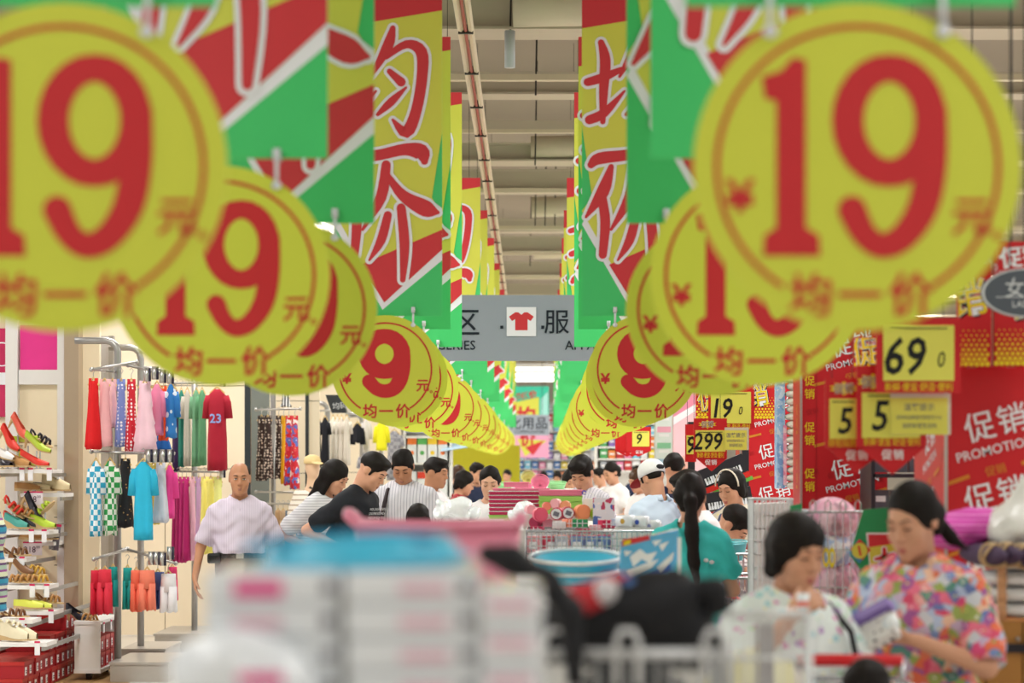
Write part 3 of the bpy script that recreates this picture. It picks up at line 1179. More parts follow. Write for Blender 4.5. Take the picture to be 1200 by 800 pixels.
multi = stripes('tee_multi_stripe', [(2, '2b8fb0'), (1, '20284a'), (2, 'c9cfae'), (1, '8a3a86'), (2, '9fb7a6'), (1, '5a2f6a'), (1.5, 'd8d4c4'), (1, '3a6a9a')], .155, 'Z')
strap_m = M('strap_dark', '2a1c22', .6)

FWD = lambda z=1.02, x=.14: (((-.24, .0, 1.08), (-x, -.3, z), (.1, -1, -.2), (.3, 0, -1)), ((.24, .0, 1.08), (x, -.3, z), (-.1, -1, -.2), (-.3, 0, -1)))

# 1 man in the lilac shirt walking up the left aisle
o, q = person('man in a pale lilac short-sleeved shirt walking beside the clothes racks', 281, 541, 158, yaw=8, hp=6, hair='bald', skin=skin_c, top=shirt_pink, sleeve=.75, hem=1.035, legs=trouser_grey, collar=shirt_pink, belt=True, girth=1.08,
              arm_r=((-.29, .04, 1.08), (-.33, -.05, .86), (.05, -.1, -1), (1, 0, 0)), arm_l=((.29, .05, 1.08), (.32, .0, .86), (0, -.1, -1), (-1, 0, 0)), hands=((18,), (18,)), h=.0075, lids=False, loose=.016, seed=1, wr=.0045)
pb = MB().use(M('pouch_black', '161618', .5)).box((-.19, -.09, 1.0), (.1, .06, .075)).build('belt_pouch', o)
bv = pb.modifiers.new('round', 'BEVEL')
bv.width, bv.segments = .015, 2
MB().use(M('placket_thread', 'b9aebd', .8)).box((0, -.1335, 1.2), (.004, .006, .34)).build('placket', o)

# 2, 3 couple looking into the bins on the left
o, q = person('woman with long black hair behind the man in black', 393, 541, 153, yaw=62, lean=14, hp=22, fem=True, hair='long', top=tee_grey, sleeve=.7, loose=.018, arm_r=((-.23, .14, 1.13), (-.16, -.14, 1.0), (.2, -1, -.1), (.2, 0, -1)), seed=2)
o, q = person('man in a black t-shirt with a white text block bowing over the bins', 437, 533, 163, yaw=66, lean=16, hp=28, hair='short', top=tee_black, sleeve=.72, loose=.016, arm_r=((-.23, .16, 1.14), (-.19, -.12, 1.0), (.2, -1, -.1), (.2, 0, -1)), seed=3, h=.008, girth=1.06, skin=skin_a)
tb = MB().use(M('print_offwhite', 'cfd0d2', .7))
for r_ in range(5):
    for c_ in range(4):
        tb.text(('WORK', 'LONG', 'FREE', 'BORN', 'ROAD')[(r_ + c_) % 5][:3 + (r_ + c_) % 2], -.07 + c_ * .048, .05 - r_ * .03, .026, 0, .01, width=.042)
tbo = tb.build('text_print', o, loc=(-.03, -.262, 1.235), rot=(R(16), 0, R(-8)))

# 4 man with a shoulder bag strap
o, q = person('man in a grey striped shirt with a dark bag strap over his shoulder', 472, 529, 151, yaw=-4, hp=34, hair='crop', top=shirt_stripe, sleeve=.8, hem=.84, collar=shirt_stripe, loose=.02, arm_r=FWD()[0], arm_l=FWD()[1], girth=1.12, seed=4, h=.0085, skin=skin_c)
MB().use(strap_m).tube([(-.1, .06, 1.42), (-.105, -.08, 1.4), (-.12, -.16, 1.3), (-.15, -.165, 1.15), (-.19, -.13, .95)], .016, 6).build('bag_strap', o, True)
# 5 child
person('black-haired child in front of the man with the bag strap', 490, 590, 165, yaw=180, hp=10, hair='helmet', top=tee_grey, nhead=1.15, seed=5, h=.011)
# 6 man in white tee
person('man in a white t-shirt looking right beside the striped shirt', 511, 536, 140, yaw=68, hp=10, hair='short', top=tee_white, sleeve=.75, loose=.018, arm_r=FWD()[0], arm_l=FWD()[1], girth=1.1, seed=6, h=.01, skin=skin_c)
# far left group
person('woman with brown hair among the distant shoppers on the left', 538, 545, 84, yaw=60, hp=15, fem=True, hair='helmet', hair_m=hair_b, top=tee_black, h=.014, seed=7)
person('woman with black hair in a pale top behind the man in white', 527, 548, 80, yaw=50, hp=15, fem=True, hair='tied', top=cloth('blouse_pale_pink', 'dfb4b4'), h=.014, seed=8)
person('shopper in a dark red checked shirt turned to the right', 544, 552, 118, yaw=95, hp=22, fem=True, hair='helmet', top=red_shirt, sleeve=.7, loose=.02, h=.011, seed=9)
person('man in a dark top half hidden behind the woman with the centre parting', 559, 542, 96, yaw=40, hp=12, hair='short', top=navy, h=.013, seed=10)
person('woman with drawn-back hair looking over the pink trays', 574, 547, 150, yaw=0, hp=16, fem=True, hair='tied', top=tee_white, h=.0095, skin=skin_b, seed=11, arm_r=FWD()[0], arm_l=FWD()[1], nhead=1.04)
person('small distant shopper with dark hair before the olive panel', 594, 550, 62, yaw=-20, hp=18, fem=True, hair='tied', top=tee_white, h=.017, seed=12)
person('most distant dark head in front of the olive panel', 593, 545, 56, yaw=60, hair='short', top=navy, h=.017, seed=13)
# far middle group
person('distant shopper left of two beyond the stacked tubs', 637, 552, 60, yaw=10, hp=20, fem=True, hair='helmet', top=tee_white, h=.017, seed=14)
person('distant shopper right of two beyond the stacked tubs', 653, 552, 62, yaw=-10, hp=25, fem=True, hair='helmet', top=tee_grey, h=.017, seed=15)
person('child with a red headscarf beside the man looking down', 661, 565, 100, yaw=0, hp=20, hair='helmet', hair_m=M('red_scarf', '8e2430', .8), top=tee_white, h=.013, seed=16)
person('woman half hidden behind the man looking down at the stacks', 669, 550, 118, yaw=10, hp=20, fem=True, hair='helmet', top=tee_grey, h=.012, seed=17)
o, q = person('man with thick black hair looking down at the green stack', 682, 537, 146, yaw=-24, hp=34, hair='full', top=shirt_stripe, sleeve=.8, loose=.016, arm_r=FWD()[0], arm_l=FWD()[1], h=.009, seed=18, nhead=1.06, collar=shirt_stripe, skin=skin_a)
person('shopper with short hair left of the woman in the white t-shirt', 702, 548, 84, yaw=-60, hp=12, hair='short', top=tee_white, h=.014, seed=19)
person('woman in a white t-shirt with her hair in a bun looking left', 716, 542, 98, yaw=-52, hp=22, fem=True, hair='bun', top=tee_white, sleeve=.55, h=.012, seed=20, arm_r=FWD()[0], arm_l=FWD()[1])
person('dark-haired shopper far behind beside the red tags', 746, 545, 70, yaw=-160, hair='short', top=navy, h=.016, seed=21)
person('woman with light brown hair in a white top left of the capped man', 747, 550, 112, yaw=-58, hp=22, fem=True, hair='helmet', hair_m=hair_b, top=tee_white, sleeve=.5, h=.012, seed=22, arm_r=FWD()[0], arm_l=FWD()[1])
# man in a cap
o, q = person('man in a white cap and pale blue shirt seen from behind', 764, 543, 160, yaw=-140, hp=22, hair='crop', top=shirt_blue, sleeve=.8, loose=.02, girth=1.12, h=.009, seed=23, collar=shirt_blue, arm_r=FWD()[0], arm_l=FWD()[1])
mt = Matrix(q['mh'].tolist()).to_4x4()
mt.translation = Vector(q['hc'])


def onhead(mb, name, root, mt):
    mb.v = [tuple(mt @ Vector(v)) for v in mb.v]
    return mb.build(name, root, True)


onhead(MB().use(cloth('cap_white', 'ecebec')).lathe([(.094, .03), (.096, .06), (.09, .1), (.07, .13), (.035, .15), (.005, .154)], 20, (0, .015, 0), 1, 1.16), 'cap', o, mt)
onhead(MB().use(cloth('cap_brim_red', '9a2a2c')).ell((0, -.14, .035), (.075, .07, .008), 14, 6, (R(18), 0, 0)), 'cap_brim', o, mt)
onhead(MB().use(M('cap_gap_dark', '14141a', .7)).ell((0, .122, .06), (.04, .01, .02), 12, 6), 'cap_opening', o, mt)
# man in navy
person('man with cropped black hair in a navy polo behind the capped man', 790, 530, 142, yaw=172, hair='crop', top=navy, h=.009, seed=24, girth=1.06, nhead=1.05)


# teal woman with the long ponytail
def tail(hc, mh):
    a = hc + mh @ np.array((0, .1, .03))
    p = [a, a + np.array((-.01, .05, -.05)), a + np.array((-.02, .075, -.22)), a + np.array((-.035, .085, -.4)), a + np.array((-.055, .08, -.54))]
    r = [.03, .034, .038, .032, .008]
    return [cap(p[i], p[i + 1], r[i], r[i + 1], .02) for i in range(4)]


o, q = person('woman in a teal t-shirt with a long black ponytail seen from behind', 809, 555, 222, yaw=172, hp=8, fem=True, hair='tied', extra=tail, top=tee_teal, sleeve=.6, loose=.022, h=.0075, seed=25, arm_r=FWD(1.05)[0], arm_l=FWD(1.05)[1], wr=.005, nhead=1.06)
for i, (x, z) in enumerate(((-.13, 1.24), (-.1, 1.25), (.06, 1.26), (.085, 1.25), (.13, 1.2), (.14, 1.17), (.1, 1.23))):
    MB().use(M('print_offwhite')).ell((x, .152 - abs(x) * .2, z), (.015, .008, .011), 8, 5).build('printed_flower', o)
# person with orange cuffs, half hidden behind her
o, q = person('shopper in a white top with orange cuffs stooping behind the teal t-shirt', 806, 552, 196, yaw=-68, lean=2, hp=20, hair='short', top=tee_white, sleeve=.75, loose=.018, h=.01, seed=26, arm_l=((.25, -.26, 1.13), (.2, -.46, 1.0), (0, -1, -.3), (-.3, 0, -1)), arm_r=((-.24, -.2, 1.1), (-.2, -.42, 1.0), (0, -1, -.3), (.3, 0, -1)))
MB().use(cloth('cuff_orange', 'ee6a3a')).tube([(.218, -.165, 1.2), (.235, -.215, 1.165)], [.079, .076], 16).build('cuff', o, True)
# bowing man
o, q = person('man in a white shirt bowing deeply over a cart', 860, 598, 188, yaw=64, lean=48, hp=22, hair='crop', top=tee_white, sleeve=.8, loose=.02, h=.009, seed=27, collar=tee_white, arm_r=((-.2, -.5, 1.05), (-.15, -.6, .85), (0, -.3, -1), (1, 0, 0)), arm_l=((.2, -.5, 1.05), (.15, -.6, .85), (0, -.3, -1), (-1, 0, 0)), nhead=1.1)
# woman with a hairband
o, q = person('woman with a hairband and a beige printed top looking down', 857, 550, 171, yaw=-40, hp=20, fem=True, hair='helmet', top=beige_top, sleeve=.6, loose=.02, h=.0085, seed=28, arm_r=FWD()[0], arm_l=FWD()[1], nhead=1.06)
mt = Matrix(q['mh'].tolist()).to_4x4()
mt.translation = Vector(q['hc'])
onhead(MB().use(M('hairband_cream', 'e8dcc8', .5)).tube([(.1 * math.cos(a), -.045 + .03 * math.sin(a), .03 + .115 * math.sin(a)) for a in [math.pi * k / 12 for k in range(13)]], .006, 6), 'hairband', o, mt)

# the two women in the right foreground
o, q = person('woman in a pale flowered blouse raising her hand to her mouth', 934, 603, 388, yaw=30, hp=14, fem=True, hair='bob', top=floral_pale, sleeve=.78, loose=.024, girth=1.16, h=.0058, seed=29, vneck=.03, wr=.005, nhead=1.03, skin=skin_a,
              arm_r=((-.3, -.14, 1.18), (-.18, -.26, 1.39), (.72, -.12, .5), (.3, .7, -.5)), arm_l=((.29, -.08, 1.07), (.24, -.28, .95), (-.3, -1, -.2), (-.5, 0, -1)), hands=((32, 5, 1.02), (25,)), hh=.006)
MB().use(M('strap_black', '17171c', .5)).tube([(.1, .05, 1.43), (.115, -.07, 1.41), (.125, -.18, 1.32), (.13, -.215, 1.2), (.15, -.21, 1.0)], .011, 6).build('bag_strap', o, True)


def tail2(hc, mh):
    p = [hc + mh @ np.array(v) for v in ((0, .105, -.02), (.02, .135, -.06), (.05, .15, -.12), (.12, .14, -.16))]
    return [cap(p[i], p[i + 1], (.026, .026, .02, .006)[i], (.026, .026, .02, .006)[i + 1], .015) for i in range(3)]


o, q = person('woman in a bright multicoloured flowered blouse reading a package', 1069, 567, 364, yaw=-40, hp=20, fem=True, hair='tied', extra=tail2, top=floral_bright, sleeve=.8, loose=.024, girth=1.14, h=.0058, seed=30, vneck=.09, wr=.005, nhead=1.03, skin=skin_a,
              arm_l=((.29, -.06, 1.1), (.15, -.26, 1.19), (-.78, -.55, .1), (-.2, .25, 1)), arm_r=((-.27, -.1, 1.07), (-.04, -.32, 1.1), (.5, -.6, .2), (-.3, .2, 1)), hands=((30, 5, 1.02), (34, 5, 1.02)), hh=.006)
READER = (o, q)
# child at the bottom edge
person('black-haired small child between the two women', 1017, 771, 440, yaw=150, hp=5, hair='helmet', top=tee_grey, nhead=1.12, h=.008, seed=31)
# shopper cut by the left edge
person('person in a multicoloured striped top cut off by the left edge', -22, 529, 190, yaw=100, fem=True, hair='tied', top=multi, sleeve=1.6, hem=.76, loose=.02, h=.009, seed=32, legs=trouser_dark, girth=1.1)
# ================================================================ left: shoe corner and clothes racks
chrome = M('brushed_steel', 'b9b6b2', .32, metal=.85, var=.05)
steel = M('rack_tube_grey', 'a3a09c', .35, metal=.6, var=.04)
hang_m = M('hanger_wood', 'd8b878', .5)
white_l = M('shelf_white', 'ece9e6', .35, var=.02)
panel_c = M('shop_panel_cream', 'f0dfc4', .5, var=.03, vscale=1.5)
pillar_m = M('pillar_champagne', 'b7a48c', .3, metal=.45, var=.05, vscale=2)
dark_p = M('panel_smoked', '3c4246', .2, metal=.3)
glass_p = M('panel_mirror_grey', 'a8b4b4', .12, metal=.6)


def garment(kind, w, l, mat, label, cat, loc, rotz, group, seed=0, mark=None, t=.09):
    rn = random.Random(seed)
    b = MB().use(mat)
    n = 22
    k1, k2, p1, p2 = rn.choice((3, 4, 5)), rn.choice((7, 9)), rn.uniform(0, 6), rn.uniform(0, 6)

    def loft(levels, cx=0., fold=.22, cap_=True):
        vs, fs = [], []
        for z, hw, ht, f in levels:
            for i in range(n):
                a = 2 * math.pi * i / n
                m = 1 + f * fold * (math.sin(k1 * a + p1) + .6 * math.sin(k2 * a + p2))
                vs.append((cx + hw * math.cos(a) * (1 + .25 * f * fold * math.sin(k2 * a)), ht * math.sin(a) * m, z + (.012 * math.sin(k1 * a + p2) if f > .9 else 0)))
        for i in range(len(levels) - 1):
            for k in range(n):
                q = (k + 1) % n
                fs.append((i * n + k, (i + 1) * n + k, (i + 1) * n + q, i * n + q))
        fs.append(tuple(range(n)))
        fs.append(tuple((len(levels) - 1) * n + k for k in range(n))[::-1])
        b.add(vs, fs)
    h = w / 2
    if kind in ('tee', 'dress', 'tank', 'tier'):
        sw = .92 if kind in ('tee', 'dress') else .62
        fl = {'tee': 1.0, 'dress': 1.15, 'tank': 1.1, 'tier': 1.3}[kind]
        lv = [(0, h * .3, t * .25, 0), (-.015, h * .45, t * .4, 0), (-.055, h * sw, t * .55, .2)]
        m_ = 7
        for i in range(1, m_ + 1):
            u = i / m_
            r_ = h * (sw + (fl - sw) * u) * (.94 if i in (2, 3) else 1)
            f = .3 + .7 * u
            if kind == 'tier' and i % 2 == 0:
                lv.append((-.055 - (l - .055) * u + .012, r_ * 1.06, t * (.6 + .5 * u), f))
                r_ *= .95
            lv.append((-.055 - (l - .055) * u, r_, t * (.6 + .45 * u), f))
        loft(lv)
        if kind in ('tee', 'dress'):
            for s in (-1, 1):
                b.tube([(s * h * .78, 0, -.06), (s * h * .98, .005, -.12), (s * h * 1.1, .01, -.26 if kind == 'tee' else -.2)], [t * .42, t * .46, t * .5], 10)
        if kind in ('tank', 'tier'):
            for s in (-1, 1):
                b.tube([(s * h * .5, 0, -.07), (s * h * .42, 0, .02)], t * .2, 6)
    elif kind in ('shorts', 'trousers'):
        loft([(0, h * .9, t * .6, 0), (-.03, h * .92, t * .62, .1), (-.14, h, t * .8, .3)], fold=.1)
        for s in (-1, 1):
            loft([(-.1, h * .52, t * .75, .2), (-.1 - (l - .1) * .5, h * .55, t * .85, .6), (-l, h * (.62 if kind == 'shorts' else .45), t * .9, 1)], cx=s * h * .48, fold=.12)
    root = thing('hanging_' + {'tee': 'shirt', 'dress': 'dress', 'tank': 'blouse', 'tier': 'dress', 'shorts': 'shorts', 'trousers': 'trousers'}[kind], label, cat, loc, rotz, group)
    b.build('cloth', root, True)
    g = MB().use(hang_m).tube([(-h * .75, 0, -.035), (0, 0, .025), (h * .75, 0, -.035)], .009, 6)
    g.use(chrome).tube([(0, 0, .02), (0, 0, .06), (.016, 0, .085), (0, 0, .105), (-.014, 0, .09)], .0035, 5)
    g.build('hanger', root)
    if mark:
        mb = MB().use(M('print_pale_blue', '8ea4dc', .7))
        mb.text(mark, 0, -.26, .11, -t * .85, .02)
        mb.build('chest_print', root)
    return root


DOT_BLUE = dots('cloth_blue_dots', '7c8fd0', 'f2f2fa', 34, .32)
DOT_RED = dots('cloth_red_dots', 'c8182c', 'f6eef0', 34, .34)
DOT_BRN = dots('cloth_brown_dots', '3c2a26', 'ead8c8', 32, .36, .5)
FL_RED = floral('cloth_red_flowers', ['d02030', 'd02030', 'f4e4e0', 'e04850', 'd02030', '6070c0'], 22)
CHK_B = checks('cloth_blue_check', '2a9cc0', 'e8eef0', 24)
CHK_G = checks('cloth_green_check', '2c9a4a', 'eef0e4', 24)
PRT_K = dots('cloth_black_print', '17171b', 'b08a50', 30, .18, .9)
PRT_B = dots('cloth_blue_print', '2a7cc8', 'dce8f4', 12, .3, .8)
GREY_CK = checks('cloth_grey_check', '8c8a92', 'aaa8ae', 22)
BW_ST = stripes('cloth_black_white_stripe', [(1, 'e8e8e8'), (1, '2a2a30')], .03, 'X')


def cl_(n, c):
    return M('cloth_' + n, c, .8, var=.07, vscale=25, bump=.1)


# (x left, x right, y top, y bottom, depth, kind, material, colour words, group)
G1, G2, G3 = 'girls clothes on the upper rail of the first rack', 'shirts on the middle rail of the first rack', 'shorts on the low rail of the first rack'
G4, G5 = 'shirts on the upper rail of the second rack', 'long shirts on the lower rail of the second rack'
G6, G7, G8 = 'printed dresses on the third rack', 'trousers below the printed dresses', 'clothes on the fourth rack'
GAR = [
    (101, 118, 446, 525, 17.6, 'tank', cl_('red', 'd81c20'), 'plain bright red top with a ruffled neck, first on the upper rail', G1),
    (114, 131, 447, 522, 17.7, 'tank', cl_('blush', 'efb4b8'), 'blush pink sleeveless dress next to the bright red top', G1),
    (126, 138, 447, 500, 17.9, 'tank', cl_('blush2', 'f0bcbe'), 'short blush pink top just behind the rack pole', G1),
    (135, 149, 447, 522, 17.8, 'tank', DOT_BLUE, 'periwinkle blue top with white polka dots', G1),
    (147, 161, 447, 527, 17.7, 'tank', DOT_RED, 'red sleeveless dress with white polka dots', G1),
    (159, 181, 449, 528, 17.6, 'tier', cl_('palepink', 'f2c8d6'), 'pale pink tiered dress beside the red dotted one', G1),
    (175, 193, 450, 509, 17.9, 'tee', cl_('candy', 'f490b4'), 'candy pink short top on the upper rail', G1),
    (186, 197, 455, 515, 18.1, 'tank', cl_('orange', 'f05428'), 'narrow orange top beside the candy pink one', G1),
    (193, 208, 450, 512, 17.9, 'tee', PRT_B, 'blue and white printed t-shirt at the end of the upper rail', G1),
    (181, 200, 500, 527, 18.3, 'tank', cl_('royal', '2468b8'), 'royal blue piece hanging low behind the orange top', G1),
    (104, 121, 540, 627, 17.6, 'tee', CHK_B, 'blue and white checked shirt on the middle rail', G2),
    (119, 139, 540, 626, 17.7, 'tee', CHK_G, 'green and white checked shirt on the middle rail', G2),
    (138, 156, 540, 617, 17.9, 'tank', PRT_K, 'black top with a small gold print behind the rack pole', G2),
    (154, 182, 541, 631, 17.5, 'tee', cl_('turquoise', '30b4d8'), 'turquoise t-shirt hanging in front on the middle rail', G2),
    (173, 187, 545, 613, 17.9, 'tank', cl_('lemonwhite', 'f2e070'), 'yellow and white top behind the turquoise shirt', G2),
    (180, 197, 545, 611, 17.7, 'tank', cl_('palegrey', 'd0d2dc'), 'pale grey sleeveless top on the middle rail', G2),
    (192, 206, 545, 606, 17.8, 'tee', cl_('hotpink', 'ec4898'), 'hot pink t-shirt closing the middle rail', G2),
    (106, 119, 668, 719, 17.6, 'shorts', cl_('shortred', 'd42840'), 'red shorts first on the low rail', G3),
    (115, 131, 667, 718, 17.5, 'shorts', cl_('shortred2', 'dc3448'), 'red shorts second on the low rail', G3),
    (127, 138, 664, 709, 17.7, 'shorts', cl_('teal', '209490'), 'teal shorts just left of the rack pole', G3),
    (144, 155, 665, 712, 17.7, 'shorts', cl_('teal2', '249c96'), 'teal shorts just right of the rack pole', G3),
    (153, 166, 668, 715, 17.6, 'shorts', cl_('coral', 'f2745a'), 'coral shorts next to the teal pair', G3),
    (163, 182, 668, 714, 17.5, 'shorts', cl_('coral2', 'f5866c'), 'lighter coral shorts in front of the denim pair', G3),
    (177, 193, 670, 712, 17.7, 'shorts', cl_('denimblue', '4c5c90'), 'denim blue shorts on the low rail', G3),
    (188, 207, 672, 716, 17.6, 'shorts', cl_('whiteshort', 'f0eef0'), 'white shorts on the low rail', G3),
    (196, 208, 664, 702, 17.9, 'shorts', cl_('rose', 'd83868'), 'rose pink shorts behind the white pair', G3),
    (201, 211, 457, 551, 20.8, 'tee', cl_('aubergine', '46305a'), 'aubergine shirt at the back of the second rack', G4),
    (208, 217, 457, 546, 20.7, 'tee', cl_('petrol', '2a7868'), 'petrol green shirt on the second rack', G4),
    (214, 225, 457, 545, 20.6, 'tee', cl_('stone', 'b8b0a4'), 'stone grey shirt on the second rack', G4),
    (224, 236, 457, 545, 20.5, 'tee', cl_('sage', '6c9c78'), 'sage green shirt beside the grey pole', G4),
    (231, 243, 457, 544, 20.4, 'tee', cl_('leaf', '5a9268'), 'leaf green shirt behind the dark red t-shirt', G4),
    (240, 269, 456, 550, 20.2, 'tee', cl_('crimson', 'a41c30'), 'dark red t-shirt with a pale blue print at the rack front', G4),
    (201, 209, 561, 657, 20.8, 'tank', cl_('magenta', 'a01c5c'), 'magenta long top, first of four', G5),
    (205, 213, 561, 658, 20.7, 'tank', cl_('magenta', 'a01c5c'), 'magenta long top, second of four', G5),
    (209, 218, 561, 658, 20.6, 'tank', cl_('magenta2', 'b0246a'), 'magenta long top, third of four', G5),
    (214, 223, 561, 656, 20.5, 'tank', cl_('magenta2', 'b0246a'), 'magenta long top, last of four before the pole', G5),
    (221, 230, 561, 655, 20.6, 'tank', cl_('powder', 'ecb8c4'), 'powder pink long top behind the grey pole', G5),
    (229, 237, 561, 650, 20.5, 'tank', cl_('lilac', 'c8a0cc'), 'lilac long top right of the grey pole', G5),
    (234, 245, 561, 648, 20.4, 'tank', cl_('lemon', 'ece078'), 'lemon yellow long top, first of three', G5),
    (241, 253, 561, 648, 20.3, 'tank', cl_('lemon', 'ece078'), 'lemon yellow long top, second of three', G5),
    (249, 262, 561, 646, 20.2, 'tank', cl_('lemon2', 'e6e68c'), 'pale lemon long top, third of three', G5),
    (300, 313, 489, 562, 23.6, 'tank', DOT_BRN, 'brown dress with cream dots left of the third pole', G6),
    (308, 320, 489, 560, 23.4, 'tank', DOT_BRN, 'brown dress with cream dots touching the third pole', G6),
    (322, 331, 489, 560, 23.6, 'tank', DOT_BRN, 'dark dotted dress right of the third pole', G6),
    (329, 336, 489, 566, 23.5, 'tank', cl_('mustard', 'e8a81c'), 'narrow mustard yellow dress', G6),
    (333, 344, 489, 568, 23.3, 'tank', FL_RED, 'red flowered dress beside the mustard one', G6),
    (340, 351, 489, 572, 23.2, 'tank', FL_RED, 'red flowered dress at the end of the rail', G6),
    (329, 341, 463, 476, 23.4, 'tank', BW_ST, 'black and white striped top above the dotted dresses', G6),
    (312, 320, 598, 652, 23.6, 'trousers', cl_('khaki', 'b89878'), 'khaki trousers left of the third pole', G7),
    (322, 330, 598, 652, 23.5, 'trousers', cl_('tan', 'c8a47c'), 'tan trousers right of the third pole', G7),
    (328, 336, 598, 652, 23.4, 'trousers', cl_('sand', 'd0b08c'), 'sand trousers beside the tan pair', G7),
    (334, 342, 598, 652, 23.3, 'trousers', cl_('slate', '6c7c90'), 'slate blue trousers on the lower rail', G7),
    (340, 350, 598, 652, 23.2, 'trousers', cl_('denim2', '5a6c88'), 'denim trousers at the end of the lower rail', G7),
    (368, 377, 489, 548, 26.4, 'dress', cl_('black', '1c1c24'), 'black dress on the fourth rack, left one', G8),
    (376, 386, 489, 545, 26.2, 'dress', cl_('black', '1c1c24'), 'black dress on the fourth rack, right one', G8),
    (387, 394, 488, 542, 26.4, 'dress', cl_('cream', 'e0d8c8'), 'cream dress on the fourth rack, first of four', G8),
    (392, 399, 488, 542, 26.3, 'dress', cl_('cream', 'e0d8c8'), 'cream dress on the fourth rack, second of four', G8),
    (397, 404, 488, 543, 26.2, 'dress', cl_('cream2', 'd6ccbe'), 'cream dress on the fourth rack, third of four', G8),
    (402, 411, 488, 544, 26.1, 'dress', cl_('cream2', 'd6ccbe'), 'cream dress on the fourth rack, fourth of four', G8),
    (412, 426, 496, 518, 28, 'tee', cl_('black', '1c1c24'), 'small black and pink top beyond the cream dresses', G8),
    (424, 434, 490, 530, 28.2, 'tee', cl_('offwhite', 'e4dcd8'), 'off-white top left of the yellow t-shirt', G8),
    (439, 455, 494, 527, 28, 'tee', cl_('neon', 'ece428'), 'bright yellow t-shirt on the fifth rack', G8),
    (452, 472, 505, 562, 29, 'dress', GREY_CK, 'grey checked dress beyond the yellow t-shirt', G8),
    (420, 436, 530, 562, 28.6, 'dress', GREY_CK, 'grey checked skirt below the off-white top', G8),
]
for i, (x0, x1, y0, y1, Y, kind, mat, words, grp) in enumerate(GAR):
    sc = Y / F
    wd = (x1 - x0) * sc * (.88 if kind in ('tee', 'dress') else 1.0)
    if kind in ('tee', 'dress'):
        wd *= .92
    p = at((x0 + x1) / 2, y0, Y)
    garment(kind, wd, (y1 - y0) * sc, mat, words, 'clothing', p, R(random.uniform(-9, 9)), grp, seed=i, mark='23' if 'pale blue print' in words else None, t=.05 + .18 * wd)


def rack(label, Y, x_pole, y_top, rails, base=None, arch=None, extra=()):
    t = thing('clothes_rack', label, 'rack', (at(x_pole, 548, Y).x, Y, 0))
    o = Vector((at(x_pole, 548, Y).x, Y, 0))
    zt = at(0, y_top, Y).z
    m = MB().use(steel)
    if arch:
        xa = at(arch, 0, Y).x - o.x
        r_ = .09 * (1 if xa < 0 else -1)
        m.tube([(0, 0, .02), (0, 0, zt - .09), (-.012 * (1 if xa < 0 else -1), 0, zt - .045), (-r_ * .5, 0, zt - .012), (-r_, 0, zt), (xa, 0, zt)], .028, 10)
    else:
        m.tube([(0, 0, .02), (0, 0, zt)], .028, 10)
    m.build('pole', t, True)
    for (xa, xb, ya, yb, da, db_) in rails:
        a, b = at(xa, ya, Y + da) - o, at(xb, yb, Y + db_) - o
        r = MB().use(chrome).tube([a, b], .011, 7).ell(a, (.018,) * 3, 8, 6).ell(b, (.018,) * 3, 8, 6)
        r.build('rail', t, True)
        # arms from the rail to the pole
        mid = a if abs(a.x) < abs(b.x) else b
        MB().use(chrome).tube([(0, 0, mid.z), mid], .009, 6).build('rail_arm', t, True)
    if base:
        bx0, bx1, hgt, dep = base
        xa, xb = at(bx0, 0, Y).x - o.x, at(bx1, 0, Y).x - o.x
        MB().use(M('plinth_grey', 'b6b0a8', .3, metal=.2)).box(((xa + xb) / 2, .1, hgt / 2), (xb - xa, dep, hgt)).box(((xa + xb) / 2, .1, hgt + .004), (xb - xa + .02, dep + .02, .02)).build('plinth', t)
    for e in extra:
        e(t, o)
    return t


def ends(spots, Y):
    def f(t, o):
        for px, py in spots:
            p = at(px, py, Y - .3) - o
            MB().use(chrome).tube([p - Vector((0, 0, .05)), p + Vector((0, 0, .05))], .022, 10).use(M('end_cap_dark', '2a2438', .3)).tube([p + Vector((.02, 0, -.05)), p + Vector((.02, 0, .05))], .014, 8).build('size_marker', t, True)
    return f


rack('grey tubular rack with girls clothes, nearest of the left racks', 18.0, 138, 399, [(107, 160, 433, 424, -.4, .1), (150, 201, 428, 440, .1, -.2), (107, 172, 529, 531, -.3, -.2), (166, 203, 531, 531, -.2, -.2), (110, 150, 655, 643, -.4, 0), (148, 206, 643, 660, 0, -.3)],
     (139, 206, .14, .9), 88, [ends([(172, 439), (181, 437), (190, 441), (199, 442), (174, 534), (182, 534), (191, 534), (199, 534), (177, 654), (183, 654), (190, 655), (199, 648)], 17.8)])
rack('second grey tubular rack with shirts, behind the girls clothes', 20.8, 228, 428, [(204, 262, 449, 447, 0, -.4), (204, 262, 552, 553, 0, -.4)], (190, 262, .16, 1.0), None, [ends([(260, 446), (260, 553)], 20.5)])
rack('third grey tubular rack holding dotted and red flowered dresses', 23.8, 320, 440, [(300, 352, 480, 479, 0, -.4), (300, 352, 576, 577, 0, -.4), (310, 350, 590, 590, 0, -.4)], (296, 352, .16, 1.0))
rack('fourth grey tubular rack with black and cream dresses', 26.6, 384, 472, [(364, 412, 481, 481, 0, -.4)], (360, 412, .16, 1.0), 358)
rack('fifth grey tubular rack holding the yellow t-shirt', 28.6, 424, 485, [(410, 470, 488, 488, 0, -.4)], (408, 470, .16, 1.0), 405)
rack('thin grey pole rack behind the yellow t-shirt', 28.2, 447, 480, [(440, 472, 489, 490, 0, 0)], (430, 470, .1, .6))
# second arch of the nearest rack, a rack of its own further back
rack('plain grey arched stand behind the girls clothes', 19.0, 165, 407, [(150, 206, 427, 436, 0, 0)], (150, 200, .16, .8), 128)
M('plinth_top', 'd8d2ca', .3)
